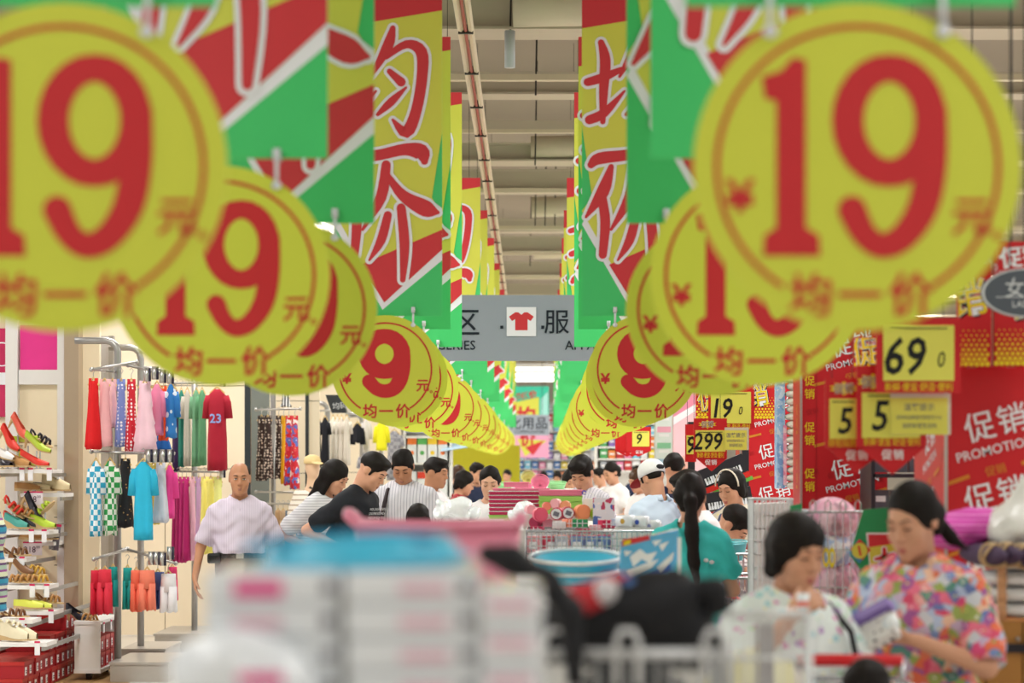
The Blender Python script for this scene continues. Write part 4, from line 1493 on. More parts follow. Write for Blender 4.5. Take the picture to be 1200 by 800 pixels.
# partitions behind the racks
def partition(label, px0, px1, Y, top, mat, seams, strip=None):
    a, b = at(px0, 548, Y).x, at(px1, 548, Y).x
    t = thing('display_partition', label, 'partition', ((a + b) / 2, Y, 0))
    w_ = (b - a)
    nc = max(1, round(w_ / .9))
    nr = seams
    me = MB().use(mat).box((0, 0, 0), (w_ / nc - .008, .06, top / nr - .008)).mesh('panel')
    for i in range(nc):
        for j in range(nr):
            link('panel', me, t, (-w_ / 2 + (i + .5) * w_ / nc, 0, (j + .5) * top / nr))
    MB().use(M('seam_dark', '8a7f70', .6)).box((0, .025, top / 2), (w_ - .02, .02, top - .02)).build('backing', t)
    return t


partition('cream panelled partition behind the first two racks', 96, 292, 22.6, 3.3, panel_c, 4)
partition('cream panelled partition behind the dotted dresses', 300, 375, 25.2, 3.2, panel_c, 4)
partition('cream panelled partition behind the cream dresses on the fourth rack', 366, 470, 29.8, 3.2, panel_c, 4)
for lab, x0, x1, Y, mt in (('tall smoked panel beside the man in lilac', 287, 294, 22.3, dark_p), ('tall mirror strip right of the smoked panel', 294, 316, 24.6, glass_p), ('slim smoked post behind the mannequin', 358, 362, 25.0, dark_p), ('greenish mirror strip behind the black dresses', 362, 372, 26.9, glass_p)):
    a, b = at(x0, 548, Y).x, at(x1, 548, Y).x
    t = thing('mirror_strip', lab, 'panel', ((a + b) / 2, Y, 0))
    MB().use(mt).box((0, 0, 1.55), (b - a, .05, 3.1)).build('sheet', t)
    MB().use(steel).box((0, 0, .03), (b - a + .04, .12, .06)).box((0, 0, 3.1), (b - a + .02, .07, .03)).build('frame', t)
# hanging dark basket sign with size text
t = thing('size_sign', 'dark hanging sign box with pale lettering above the cream dresses', 'sign', at(396, 473, 25.5))
MB().use(M('sign_charcoal', '34363a', .5)).prism([(-.07, -.1), (.09, -.1), (.09, .1), (-.14, .1)], 0, .14).build('box', t)
MB().use(M('print_offwhite')).text('均码', .02, -.02, .085, -.002, .005, rot=.1).build('lettering', t)
MB().use(cable_m).tube([(0, .05, .1), (0, .05, 3.63)], .005, 4).build('hanging_wire', t)

# pillar of the shoe corner
a, b = at(75, 548, 18.6).x, at(92, 548, 18.6).x
t = thing('champagne_pillar', 'champagne coloured metal pillar between shoes and clothes', 'pillar', ((a + b) / 2, 18.8, 0))
MB().use(pillar_m).box((0, 0, 1.6), (b - a, .4, 3.2)).build('shaft', t)
MB().use(M('pillar_foot', '8a7c6c', .4, metal=.4)).box((0, 0, .04), (b - a + .03, .43, .08)).build('foot', t)
a, b = at(93, 548, 19.2).x, at(129, 548, 19.6).x
t = thing('perforated_screen', 'pale grey perforated steel panel behind the red top', 'panel', ((a + b) / 2, 19.7, 0))
pm = M('perforated_steel', 'c2c0c2', .35, metal=.5, var=.06, vscale=40)
MB().use(pm).box((0, 0, 1.4), (b - a, .05, 2.8)).build('sheet', t)
MB().use(steel).box((-(b - a) / 2, -.02, 1.4), (.04, .08, 2.8)).box(((b - a) / 2, -.02, 1.4), (.04, .08, 2.8)).build('frame', t)

# shoe wall
SHB = 18.75
t = thing('shoe_wall', 'cream slotted back wall of the shoe corner with framed pink posters', 'display wall', (-4.4, SHB, 0))
O = Vector((-4.4, SHB, 0))
b = MB().use(M('shoe_wall_cream', 'f6e6c6', .5, var=.02))
b.box((at(20, 0, SHB).x + 4.4 - .0, .05, 1.5), (1.35, .06, 3.0)).build('panel', t)
sm_ = MB().use(M('slot_dark', '8f8168', .7)).box((0, 0, 0), (.055, .02, .008)).mesh('slot')
for px, py in ((67, 522), (67, 550), (67, 606), (44, 662), (67, 662), (22, 606), (22, 522)):
    link('slot', sm_, t, at(px, py, SHB - .03) - O + Vector((0, .02, 0)))
for px in (12, 73):
    p = at(px, 548, SHB - .1) - O
    MB().use(white_l).box((p.x, 0, 1.5), (.1, .12, 3.0)).build('post', t)
fr_ = MB().use(white_l)
p0, p1 = at(20, 395, SHB - .1) - O, at(70, 450, SHB - .1) - O
fr_.box(((p0.x + p1.x) / 2, 0, p1.z + .06), (p1.x - p0.x, .1, .12)).build('poster_frame', t)
pk = M('poster_hot_pink', 'ec3c94', .4, var=.1, vscale=5)
p0, p1 = at(21, 380, SHB - .1) - O, at(68, 433, SHB - .1) - O
MB().use(pk).box(((p0.x + p1.x) / 2, -.01, (p0.z + p1.z) / 2), (p1.x - p0.x, .03, p0.z - p1.z)).build('pink_poster', t)
p0, p1 = at(-14, 384, SHB - .1) - O, at(8, 488, SHB - .1) - O
MB().use(M('poster_deep_pink', 'c83060', .4, var=.25, vscale=8)).box(((p0.x + p1.x) / 2, -.02, (p0.z + p1.z) / 2), (p1.x - p0.x, .03, p0.z - p1.z)).use(wht).ring(.09, .1, -.037, c=((p0.x + p1.x) / 2 + .02, (p0.z + p1.z) / 2 + .15)).box(((p0.x + p1.x) / 2, -.038, (p0.z + p1.z) / 2 - .05), (p1.x - p0.x, .004, .1)).build('deep_pink_poster', t)

tag_w = M('tag_white', 'f0eef0', .5)
tag_r = M('tag_crimson', 'd0285a', .5)
SHELF = []


def shelf(label, x0, x1, py, Y, depth=.34, tags=()):
    a, b = at(x0, py, Y), at(x1, py, Y)
    t = thing('shoe_shelf', label, 'shelf', ((a.x + b.x) / 2, Y, a.z), 0, 'shoe shelves')
    w_ = b.x - a.x
    MB().use(white_l).box((0, depth / 2, -.02), (w_, depth, .03)).build('board', t)
    for s in (-1, 1):
        MB().use(steel).box((s * (w_ / 2 - .03), (SHB - Y) / 2, -.05), (.02, SHB - Y, .03)).build('bracket', t)
    for px in tags:
        q = at(px, py, Y).x - (a.x + b.x) / 2
        MB().use(tag_w).box((q, -.008, -.05), (.038, .006, .09)).use(tag_r).box((q, -.009, .0), (.04, .007, .014)).build('price_tag', t)
    return a.z


def shoe(label, px, py, Y, L, mat, rotz, kind='flat', group='shoes on display', sole='c8a878'):
    """toe towards local -y; px,py = middle of the sole"""
    p = at(px, py, Y)
    t = thing({'flat': 'flat_shoe', 'heel': 'high_heel', 'sandal': 'sandal', 'sneaker': 'sneaker', 'wedge': 'wedge_shoe'}[kind], label, 'shoe', p, R(rotz), group)
    heel = {'flat': .012, 'heel': .085, 'sandal': .018, 'sneaker': .03, 'wedge': .06}[kind]
    n, wd = 9, L * .17
    sole_m = M('sole_' + sole, sole, .6)
    s = MB().use(sole_m)
    top, bot = [], []
    for i in range(n):
        u = i / (n - 1)
        y = -L / 2 + L * u
        w_ = wd * (.55 + .55 * math.sin(math.pi * min(1, u * 1.25 + .12))) * (1 if u < .6 else .9)
        if i == 0:
            w_ = wd * .35
        z = heel * max(0, (u - .3) / .7) ** 1.2 + .012
        top.append((w_, y, z))
        bot.append((w_, y, 0. if kind in ('wedge', 'sneaker', 'flat') else z - .01))
    vs = [(sg * w_, y, z) for (w_, y, z) in top for sg in (-1, 1)] + [(sg * w_, y, z) for (w_, y, z) in bot for sg in (-1, 1)]
    fs = []
    for i in range(n - 1):
        a = 2 * i
        fs += [(a, a + 1, a + 3, a + 2), (2 * n + a, 2 * n + a + 2, 2 * n + a + 3, 2 * n + a + 1), (a, a + 2, 2 * n + a + 2, 2 * n + a), (a + 1, 2 * n + a + 1, 2 * n + a + 3, a + 3)]
    fs += [(0, 2 * n, 2 * n + 1, 1), (2 * n - 2, 2 * n - 1, 4 * n - 1, 4 * n - 2)]
    s.add(vs, fs)
    if kind == 'heel':
        s.tube([(0, L * .43, 0), (0, L * .44, heel)], [.006, .016], 7)
    s.build('sole', t)
    u = MB().use(mat)
    if kind == 'sandal':
        for yy, hh_ in ((-.28, .045), (-.12, .05), (.1, .05)):
            u.tube([(-wd * 1.02, L * yy, .01), (-wd * .6, L * yy, hh_), (0, L * (yy + .03), hh_ + .012), (wd * .6, L * yy, hh_), (wd * 1.02, L * yy, .01)], .011, 6)
        u.tube([(-wd * .8, L * .3, .02), (-wd * .5, L * .45, .05), (0, L * .5, .06), (wd * .5, L * .45, .05), (wd * .8, L * .3, .02)], .009, 6)
    else:
        rise = {'flat': .05, 'heel': .05, 'sneaker': .085, 'wedge': .055}[kind]
        vs, m_ = [], 10
        for i in range(n):
            w_, y, z = top[i]
            uu = i / (n - 1)
            open_ = (kind != 'sneaker' and uu > .38) or uu > .5
            hh_ = rise * (.5 + .5 * min(1, uu / .35)) if not open_ else rise * (1.0 if kind != 'sneaker' else 1.15)
            for k in range(m_):
                a = math.pi * k / (m_ - 1)
                c = math.cos(a) * w_ * 1.05
                zz = math.sin(a) ** .7 * hh_
                if open_ and 2 < k < m_ - 3:
                    c *= 1.5
                    zz = hh_ * .95
                    c = max(-w_, min(w_, c))
                vs.append((c, y, z + zz))
        fs = []
        for i in range(n - 1):
            for k in range(m_ - 1):
                op = (i / (n - 1) > .33) and 2 < k < m_ - 4
                if not op:
                    fs.append((i * m_ + k, i * m_ + k + 1, (i + 1) * m_ + k + 1, (i + 1) * m_ + k))
        fs.append(tuple((n - 1) * m_ + k for k in range(m_)))
        u.add(vs, fs)
    u.build('upper', t, True)
    if kind in ('sneaker',):
        MB().use(wht).tube([(-.02, -.03, .1), (.02, -.02, .105)], .004, 5).tube([(-.02, -.005, .11), (.02, .005, .115)], .004, 5).build('laces', t)
    return t


c_red, c_grn = M('leather_red', 'dc3a2c', .4), M('leather_lime', 'b4cc3c', .4)
c_tan, c_bei = M('leather_tan', 'b4834c', .45), M('leather_beige', 'e0cca0', .45)
c_blk, c_wht = M('leather_black', '26222a', .35), M('leather_white', 'e8e4e0', .4)
c_yel, c_teal = M('leather_yellow', 'd8dc58', .4), M('leather_teal', '4c9c90', .45)
c_crm = M('canvas_cream', 'e4d8b8', .7)
shelf('top white shoe shelf under the red heels', -6, 62, 549, 18.0, .36, (26, 36, 58))
shelf('white shoe shelf with beige flats under the lime heels', 24, 76, 577, 18.2, .34)
shelf('white shoe shelf under the lime wedge', 0, 57, 621, 17.8, .36, (37, 52))
shelf('short white shelf of small shoes above the lower price card', 27, 63, 634, 18.2, .34)
shelf('small shelf with a single brown shoe', -6, 31, 653, 17.6, .34, (26,))
shelf('white shelf carrying tan sandals', -6, 57, 685, 17.4, .36, (38, 55))
shelf('white shelf under the yellow flat shoes', -6, 63, 715, 17.2, .36, (60,))
shelf('white shelf with a brown shoe beside the striped top', -6, 38, 725, 16.8, .3, (26,))
shelf('lowest white shelf carrying cream sneakers', -6, 55, 752, 16.5, .34, (44,))
SH = [('red strappy high heel at the top left shelf', 8, 547, 18.15, c_red, 60, 'heel'), ('second red high heel on the top shelf', 20, 547, 18.25, c_red, 75, 'heel'), ('lime high heel standing on the top shelf', 36, 547, 18.3, c_grn, 70, 'heel'),
      ('red high heel in front of the lime heel', 41, 547, 18.05, c_red, 80, 'heel'), ('black and white flat shoe at the left frame edge', 5, 547, 18.02, c_blk, 40, 'flat'), ('tan woven wedge on the top shelf', 22, 547, 18.02, c_tan, 60, 'wedge'),
      ('tan flat shoe first on the beige shelf', 33, 575, 18.25, c_tan, 70, 'flat'), ('beige flat shoe second on the beige shelf', 45, 575, 18.28, c_bei, 70, 'flat'), ('black flat shoe behind the beige flats', 53, 575, 18.4, c_blk, 60, 'flat'), ('beige ankle shoe at the right of the beige shelf', 66, 575, 18.3, c_bei, 80, 'sneaker'),
      ('teal soled sandal above the lime wedge shelf', 20, 619, 17.85, c_teal, 60, 'wedge'), ('red heel behind the teal sandal', 21, 619, 18.05, c_red, 75, 'heel'), ('black heel beside the teal sandal', 36, 619, 18.0, c_blk, 80, 'heel'), ('lime wedge shoe alone at the shelf end', 50, 619, 17.95, c_grn, 70, 'wedge'),
      ('tan low shoe above the lower price card', 38, 632, 18.25, c_tan, 70, 'flat'), ('brown sandal above the lower price card', 53, 632, 18.25, M('leather_brown', '7a5232', .45), 70, 'sandal'), ('brown sandal on the small shelf', 20, 651, 17.65, M('leather_brown'), 75, 'sandal'),
      ('tan sandal, first of three on the tan shelf', 18, 683, 17.5, c_tan, 70, 'sandal'), ('tan sandal, second of three on the tan shelf', 31, 683, 17.5, c_tan, 75, 'sandal'), ('tan sandal, third of three on the tan shelf', 44, 683, 17.5, M('leather_gold', 'c89c3c', .4), 75, 'sandal'),
      ('yellow pointed flat shoe in front of the red boxes', 34, 713, 17.25, c_yel, 80, 'flat'), ('second yellow flat shoe behind the first', 44, 713, 17.42, c_yel, 80, 'flat'), ('brown sandal beside the striped top', 17, 723, 16.9, M('leather_brown'), 78, 'sandal'),
      ('cream canvas sneaker in front on the lowest shelf', 16, 750, 16.6, c_crm, 75, 'sneaker'), ('cream canvas sneaker behind on the lowest shelf', 26, 750, 16.75, c_crm, 78, 'sneaker')]
for lab, px, py, Y, mt, rzz, kd in SH:
    shoe(lab, px, py, Y, .235, mt, rzz, kd)
for lab, px, py, Y, mt, rzz, kd, tilt in (('red strappy heel on a tall clear riser at the left frame edge', 9, 522, 18.2, c_red, 65, 'heel', 28), ('coral heel on the tallest riser of the top shelf', 21, 509, 18.3, M('leather_coral', 'e2604c', .4), 75, 'heel', 30), ('lime strappy heel on a riser above the red shoe', 33, 522, 18.3, c_grn, 70, 'heel', -25),
                                      ('lime pump on a low riser beside the lime heel', 43, 528, 18.2, c_grn, 80, 'heel', 12), ('patent black sandal on a riser behind the lime pump', 47, 518, 18.35, c_blk, 70, 'sandal', 25), ('white and black flat on a low riser at the left edge', 3, 536, 18.05, c_wht, 60, 'flat', 15),
                                      ('red sandal on a riser over the teal wedge', 15, 598, 18.0, c_red, 70, 'sandal', 35), ('tan slipper on a riser over the teal wedge', 27, 603, 18.0, c_tan, 70, 'sandal', 20), ('black slingback on a riser beside the lime wedge', 35, 602, 18.05, c_blk, 80, 'heel', 35), ('lime sandal upright on a riser over the lime wedge', 53, 600, 18.05, c_grn, 75, 'sandal', -45),
                                      ('brown pump on a riser above the tan sandals', 24, 671, 17.6, M('leather_brown'), 70, 'heel', 10), ('gold sandal on a riser above the tan sandals', 40, 672, 17.62, M('leather_gold'), 70, 'sandal', 10), ('white sandal on a riser behind the cream sneakers', 12, 737, 16.75, c_crm, 75, 'sandal', 10), ('tan sandal behind the yellow flat shoes', 58, 706, 17.5, c_tan, 75, 'sandal', 5)):
    t = shoe(lab, px, py, Y, .235, mt, rzz, kd)
    t.rotation_euler = Euler((R(tilt), 0, R(rzz)))
    base = {522: 549, 509: 549, 528: 549, 518: 549, 536: 549, 598: 621, 603: 621, 602: 621, 600: 621, 671: 685, 672: 685, 737: 752, 706: 715}[py]
    hgt = (base - py) * Y / F
    rs = MB().use(M('riser_clear', 'c8ccd0', .2, spec=.5)).tube([(0, 0, -.002), (0, 0, -hgt)], .006, 6)
    rs.lathe([(.03, -hgt), (.03, -hgt + .004), (.006, -hgt + .006)], 14)
    ro = rs.build('riser', t)
    ro.matrix_parent_inverse = Matrix.Identity(4)
    ro.rotation_euler = Euler((R(tilt), 0, 0)).to_matrix().inverted().to_euler()
for lab, words, px, py, Y in (('price card 228.00 under the beige flats', '228', 39, 584, 18.1), ('price card 218.00 above the tan sandals', '218', 38, 643, 18.1)):
    t = thing('price_card', lab, 'price sign', at(px, py, Y))
    MB().use(M('card_pink_white', 'f2e4ea', .5)).box((0, .004, 0), (.15, .006, .1)).use(tag_r).box((0, .003, .052), (.15, .009, .012)).build('card', t)
    MB().use(M('print_maroon', '5a2a48', .5)).text(words, -.02, -.005, .07, -.001, .0, sx=.9).text('00', .045, .015, .03, -.001, 0).build('print', t)
    MB().use(steel).box((0, .03, .062), (.02, .06, .012)).build('clip', t)
t = thing('shoe_horn', 'dark grey hanging tag strip at the right of the shoe wall', 'tag', at(66, 630, 18.3))
MB().use(M('tag_grey', '7c7880', .4)).box((0, 0, 0), (.055, .01, .2), (0, R(6), 0)).build('strip', t)
MB().use(tag_r).box((.012, -.002, .1), (.06, .012, .02), (0, R(6), 0)).build('edge', t)
MB().use(steel).tube([(.01, .02, .11), (.01, SHB - 18.3, .11)], .006, 5).build('hook', t)

# red shoe boxes stacked along the aisle
bx_r = M('shoebox_red', 'a62028', .45, var=.04)
bx_l = M('shoebox_lid_red', 'b8302c', .4, var=.04)
proto = thing('shoe_box', 'x', 'box', (0, 0, 0), 0, 'red shoe boxes stacked along the aisle')
MB().use(bx_r).box((-.17, 0, .048), (.33, .17, .096)).build('body', proto)
MB().use(bx_l).box((-.17, 0, .108), (.338, .178, .026)).build('lid', proto)
MB().use(tag_w).box((-.003, -.035, .05), (.006, .045, .06)).use(M('print_grey', '70707a', .6)).box((-.0015, -.035, .055), (.006, .03, .008)).box((-.0015, -.035, .04), (.006, .03, .008)).build('size_label', proto)
first = True
RW = ['bottom', 'second', 'third', 'fourth', 'top']
for j in range(11):
    lv = 2 if j < 5 else (3 if j < 8 else 4)
    for k in range(lv):
        lab = 'red shoe box, %s in the %s pile of the aisle stack from its near end' % (RW[k], ORD[j])
        loc = (-3.77 + random.uniform(-.008, .008), 16.62 + j * .185, .006 + k * .1225)
        if first:
            proto.location, proto['label'], first = loc, lab, False
        else:
            copy_tree(proto, loc, random.uniform(-.02, .02), lab)
for j in range(5):
    for k in range(2 if j < 2 else 3):
        copy_tree(proto, (-4.16, 16.75 + j * .4, .006 + k * .1225), 0, 'red shoe box, %s in the %s pile of the row beneath the shelves' % (RW[k], ORD[j]))
# white low cabinet with castors
cx0, cy0 = -3.56, 17.8
t = thing('display_cabinet', 'low white open-sided cabinet on castors with sandals on top', 'cabinet', (cx0, cy0, 0))
MB().use(white_l).box((0, 0, .25), (.2, .02, .38)).build('end_panel', t)
MB().use(white_l).box((0, .8, .25), (.2, .02, .38)).build('end_panel', t)
MB().use(white_l).box((0, .4, .45), (.21, .84, .025)).build('top_board', t)
MB().use(white_l).box((0, .4, .07), (.21, .84, .03)).build('bottom_board', t)
MB().use(white_l).box((-.09, .4, .25), (.015, .8, .36)).build('rear_panel', t)
for y in (.06, .74):
    MB().use(c_blk).tube([(-.02, y, .03), (.02, y, .03)], .03, 12).box((0, y, .05), (.03, .04, .02)).build('castor', t)
for y in (.1, .4, .62):
    MB().use(tag_w).box((.108, y, .41), (.005, .05, .09)).use(tag_r).box((.109, y, .44), (.006, .05, .015)).build('price_tag', t)
for j in range(3):
    for k in range(2):
        copy_tree(proto, (cx0 + .085, cy0 + .2 + j * .2, .087 + k * .125), 0, 'red shoe box, %s in the white cabinet, %s from its near end' % (('lower', 'upper')[k], ORD[j])).scale = (.5, 1, .98)
shoe('black and tan slingback sandal on the white cabinet', 92, 728, 17.95, .235, c_blk, 60, 'heel')
shoe('tan studded sandal on the white cabinet', 103, 728, 17.9, .235, c_tan, 55, 'sandal')

# mannequin in a striped jumper
t = thing('mannequin', 'headed mannequin in a cream and brown striped top and cap', 'mannequin', (at(366, 548, 22.5).x, 22.5, 0), R(30))
mn = M('mannequin_skin', 'dcb898', .4)
zz = EYE - (535 - 548) / (F / 22.5)
hm = [ell((0, 0, zz - .1), (.07, .085, .1), .02), ell((0, -.03, zz - .16), (.05, .05, .06), .02), cap((0, 0, zz - .2), (0, .01, zz - .34), .05, .06, .02), ell((0, 0, zz - .5), (.15, .1, .2), .05), ell((0, 0, zz - .8), (.14, .1, .2), .05)]
hm += [cap((s * .15, 0, zz - .38), (s * .22, .03, zz - .66), .045, .035, .03) for s in (-1, 1)] + [cap((s * .22, .03, zz - .66), (s * .2, -.06, zz - .9), .034, .025, .02) for s in (-1, 1)]
sdf(hm, .014, 'body', mn, t)
ms = [ell((0, 0, zz - .5), (.165, .115, .2), .05), ell((0, 0, zz - .8), (.155, .115, .2), .05)] + [cap((s * .14, 0, zz - .38), (s * .2, .02, zz - .56), .06, .058, .04) for s in (-1, 1)] + [cap((0, 0, zz - .33), (0, 0, zz - .2), .07, .08, .01, 'sub')]
sdf(ms, .014, 'striped_top', stripes('mannequin_stripe', [(3, 'e8e0d4'), (1, 'a08870')], .05, 'Z'), t, wrinkle=.002)
MB().use(M('cap_cream', 'e4c890', .7)).lathe([(.082, zz - .07), (.085, zz - .04), (.07, zz), (.03, zz + .02), (.003, zz + .022)], 18, (0, 0, 0), 1, 1.15).ell((0, -.12, zz - .06), (.06, .06, .008), 12, 6, (R(15), 0, 0)).build('cap', t, True)
MB().use(cable_m).tube([(-.05, -.04, zz - .3), (0, -.06, zz - .33), (.05, -.04, zz - .3)], .012, 6).build('scarf', t, True)
MB().use(steel).tube([(0, 0, 0), (0, 0, zz - .9)], .018, 8).lathe([(.18, 0), (.18, .012), (.02, .03)], 24).build('stand', t)

# packaged goods shelf at the end of the clothes side
Y = 31.0
a, b = at(474, 548, Y), at(528, 548, Y)
t = thing('packet_shelf', 'white shelf unit of packaged goods beyond the clothes racks', 'shelf', ((a.x + b.x) / 2, Y, 0))
wq = b.x - a.x
O = Vector(((a.x + b.x) / 2, Y, 0))
MB().use(white_l).box((0, .4, 1.2), (wq, .03, 2.4)).build('rear_panel', t)
zs = []
for py in (543, 583, 512):
    z = at(0, py, Y).z
    zs.append(z)
    MB().use(white_l).box((0, .2, z), (wq, .4, .03)).build('shelf_board', t)
for s in (-1, 1):
    MB().use(white_l).box((s * wq / 2, .2, 1.2), (.03, .4, 2.4)).build('side_panel', t)
for py in (497, 501, 506):
    MB().use(M('slat_grey', 'b8b8c0', .4)).box((0, .18, at(0, py, Y).z), (wq, .3, .02)).build('canopy_slat', t)
pcols = [('orange', 'f08040'), ('white', 'e8ecea'), ('green', '60b060'), ('red', 'd84838'), ('yellow', 'f0c838'), ('blue', '6090d8')]
n = 0
for k, z in enumerate(zs[:2]):
    for i in range(4):
        nm, cc = pcols[(i * 2 + k) % 6]
        q = thing('packet', 'tall packet with a %s head, %s on the %s shelf beyond the racks' % (nm, ORD[i], ('upper', 'lower')[k]), 'packet', O + Vector((-wq / 2 + .1 + i * .14, .06, z + .016)), 0, 'tall packets beyond the clothes racks')
        MB().use(M('packet_white', 'e6e8ea', .35)).box((0, 0, .17), (.125, .08, .34)).build('pack', q)
        MB().use(M('packet_' + nm, cc, .35)).box((0, -.041, .29), (.125, .004, .09)).ring(0.001, .03, -.0415, c=(0, .13), n=12).build('front_print', q)
        n += 1
t = thing('hanging_banner_strip', 'pale blue paper canopy slanting at the end of the packet shelf', 'canopy', at(533, 524, 31))
MB().use(M('canopy_blue', 'a8c4d8', .5)).add([(-.18, -.1, -.06), (.2, -.1, .0), (.2, .25, .1), (-.18, .25, .04), (-.18, -.1, -.05), (.2, -.1, .01), (.2, .25, .11), (-.18, .25, .05)], [(0, 3, 2, 1), (4, 5, 6, 7), (0, 1, 5, 4), (1, 2, 6, 5), (2, 3, 7, 6), (3, 0, 4, 7)]).build('sheet', t)
MB().use(steel).tube([(-.1, .2, .05), (-.1, .2, 1.2)], .008, 5).build('hanging_wire', t)
# ================================================================ right: red promotion columns, price signs and stacked goods
prd = M('promo_red', 'cc2028', .45, var=.03, vscale=3)
prd2 = M('promo_red_dark', 'b01c24', .5, var=0)
por = M('promo_orange', 'd8862c', .5, var=0)
pyl = M('promo_yellow', 'f0d428', .5, var=0)
card_y = M('card_yellow', 'e4de62', .5, var=.02)
blk = M('print_black', '141418', .5, var=0)
gry = M('print_grey', '70707a', .6)


def promo_face(parent, w_, z0, z1, loc=(0, 0, 0), rot=0., period=.28, size=.115, phase=0., side=False, offs=(0.,)):
    """printing of a red column: slanted words in rows"""
    b, o_, d_ = MB().use(wht), MB().use(por), MB().use(prd2)
    y = -.002
    z = z1 - phase
    k = 0
    while z > z0 + .1:
        if side:
            o_.text('促', -.0, z, .062, y, .01).text('销', .0, z - .075, .062, y, .01)
            o_.box((0, y, z - .125), (.06, .002, .018))
        else:
            for ox in offs:
                b.text('促销', ox, z, size, y, .006, rot=.24, spacing=1.12)
                b.text('PROMOTION', ox, z - size * .84, size * .43, y, .004, rot=.24)
                c, q = math.cos(.24), math.sin(.24)
                for sg in (-1, 1):
                    dx = sg * size * 1.35
                    o_.add([(ox + dx * c - e * q + f_ * size * .5 * c, y, z - size * 1.5 + dx * q + e * c + f_ * size * .5 * q) for f_, e in ((-1, -.008), (1, -.008), (1, .008), (-1, .008))], [(0, 1, 2, 3)])
                o_.text('促销', ox, z - size * 1.5, size * .34, y, .004, rot=.24)
            for i in range(4):
                d_.text('促销', -w_ * .38 + w_ * .25 * i, z - size * (.3 + .12 * i), size * .3, y * .5, 0, rot=.24)
        z -= period
        k += 1
    for mb, nm in ((b, 'white_lettering'), (o_, 'orange_lettering'), (d_, 'tone_lettering')):
        if mb.v:
            # keep the printing inside the face
            cx = w_ / 2 - .004
            if not side:
                mb.v = [(max(-cx, min(cx, v[0])), v[1], max(z0, v[2])) for v in mb.v]
            mb.build(nm, parent, loc=loc, rot=(0, 0, rot))


def column(label, xl, xr, Y, dep, top, period, size, phase, offs=(0.,), edge=False):
    w_ = xr - xl
    t = thing('promotion_column', label, 'display column', ((xl + xr) / 2, Y, 0))
    MB().use(prd).box((0, dep / 2, top / 2), (w_, dep, top)).build('body', t)
    promo_face(t, w_, .3, top - .05, (0, -.001, 0), 0, period, size, phase, offs=offs)
    promo_face(t, dep, .3, top - .05, (-w_ / 2 - .001, dep / 2, 0), R(-90), .3 if dep < .7 else period, size, phase + .05, side=dep < .7)
    MB().use(chrome).box((-w_ / 2 - .006, -.004, top / 2), (.012, .012, top)).build('edge_strip', t)
    if edge:
        MB().use(prd2).box((-w_ / 2 + .077, -.002, top / 2), (.003, .002, top)).build('fold_line', t)
        for k in range(8):
            z = top - .12 - k * .25
            MB().use(pyl).text('促', -w_ / 2 + .04, z, .058, -.003, .008).text('销', -w_ / 2 + .04, z - .07, .058, -.003, .008).build('yellow_lettering', t)
    return t


column('large red promotion column nearest on the right', 1.60, 2.75, 9.0, .8, 2.06, .285, .125, .17, (-.385, .05, .45))
column('red promotion column between the yellow five signs and the towel bundle', 1.402, 1.863, 12.3, .45, 2.5, .33, .115, .12, (.04,), True)
column('farthest red promotion column left of the towel bundle', 1.50, 2.0, 17.2, .5, 2.3, .32, .12, .13)


def header(label, px0, px1, py0, py1, Y, char, cx=.5):
    p0, p1 = at(px0, py0, Y), at(px1, py1, Y)
    w_, h_ = p1.x - p0.x, p0.z - p1.z
    t = thing('header_board', label, 'sign', ((p0.x + p1.x) / 2, Y, p1.z))
    MB().use(prd).box((0, .02, h_ / 2), (w_ - .006, .04, h_)).build('sheet', t)
    d = MB().use(pyl)
    r0 = .0085
    nrow = 8
    for k in range(nrow):
        r_ = r0 * (1.2 - k / nrow)
        zz = .012 + k * .0185
        n = int(w_ / .021)
        for i in range(n):
            xx = -w_ / 2 + .012 + (i + .5 * (k % 2)) * .021
            if xx < w_ / 2 - .012:
                d.flat([(xx + r_ * math.cos(a), zz + r_ * math.sin(a)) for a in [2 * math.pi * j / 8 for j in range(8)]], -.001)
    o = d.build('dot_print', t)
    tag(o, kind='stuff')
    l = MB()
    l.use(blk).text(char, (cx - .5) * w_ + .006, h_ * .54 - .006, .15, -.001, .028, rot=.15)
    l.use(wht).text(char, (cx - .5) * w_, h_ * .54, .15, -.002, .022, rot=.15)
    l.use(pyl).text(char, (cx - .5) * w_, h_ * .54, .15, -.003, .004, rot=.15)
    l.use(wht).text('PROMOTION', 0, h_ * .82, .06, -.002, .006, rot=.2, width=w_ * .95)
    l.v = [(max(-w_ / 2 + .004, min(w_ / 2 - .004, v[0])), v[1], min(h_ - .004, v[2])) for v in l.v]
    l.build('lettering', t)
    MB().use(steel).box((0, .06, h_ * .5), (.03, .06, h_ * 1.0)).build('bracket', t)
    MB().use(cable_m).tube([(0, .06, h_), (0, .06, 5.995 - p1.z)], .003, 5).build('hanging_wire', t)


header('red and yellow dotted header board above the nearest red column, left one', 1122, 1163, 280, 430, 8.85, '销', .3)
header('red and yellow dotted header board above the nearest red column, right one', 1164, 1215, 285, 429, 8.85, '促', .75)
header('dotted header board peeping out left of the 69 sign', 1000, 1031, 395, 430, 10.6, '促')
header('dotted header board left of the 19 sign', 815, 832, 448, 491, 15.0, '促', .9)
header('dotted header board right of the 19 sign', 882, 909, 440, 491, 15.0, '销', .2)


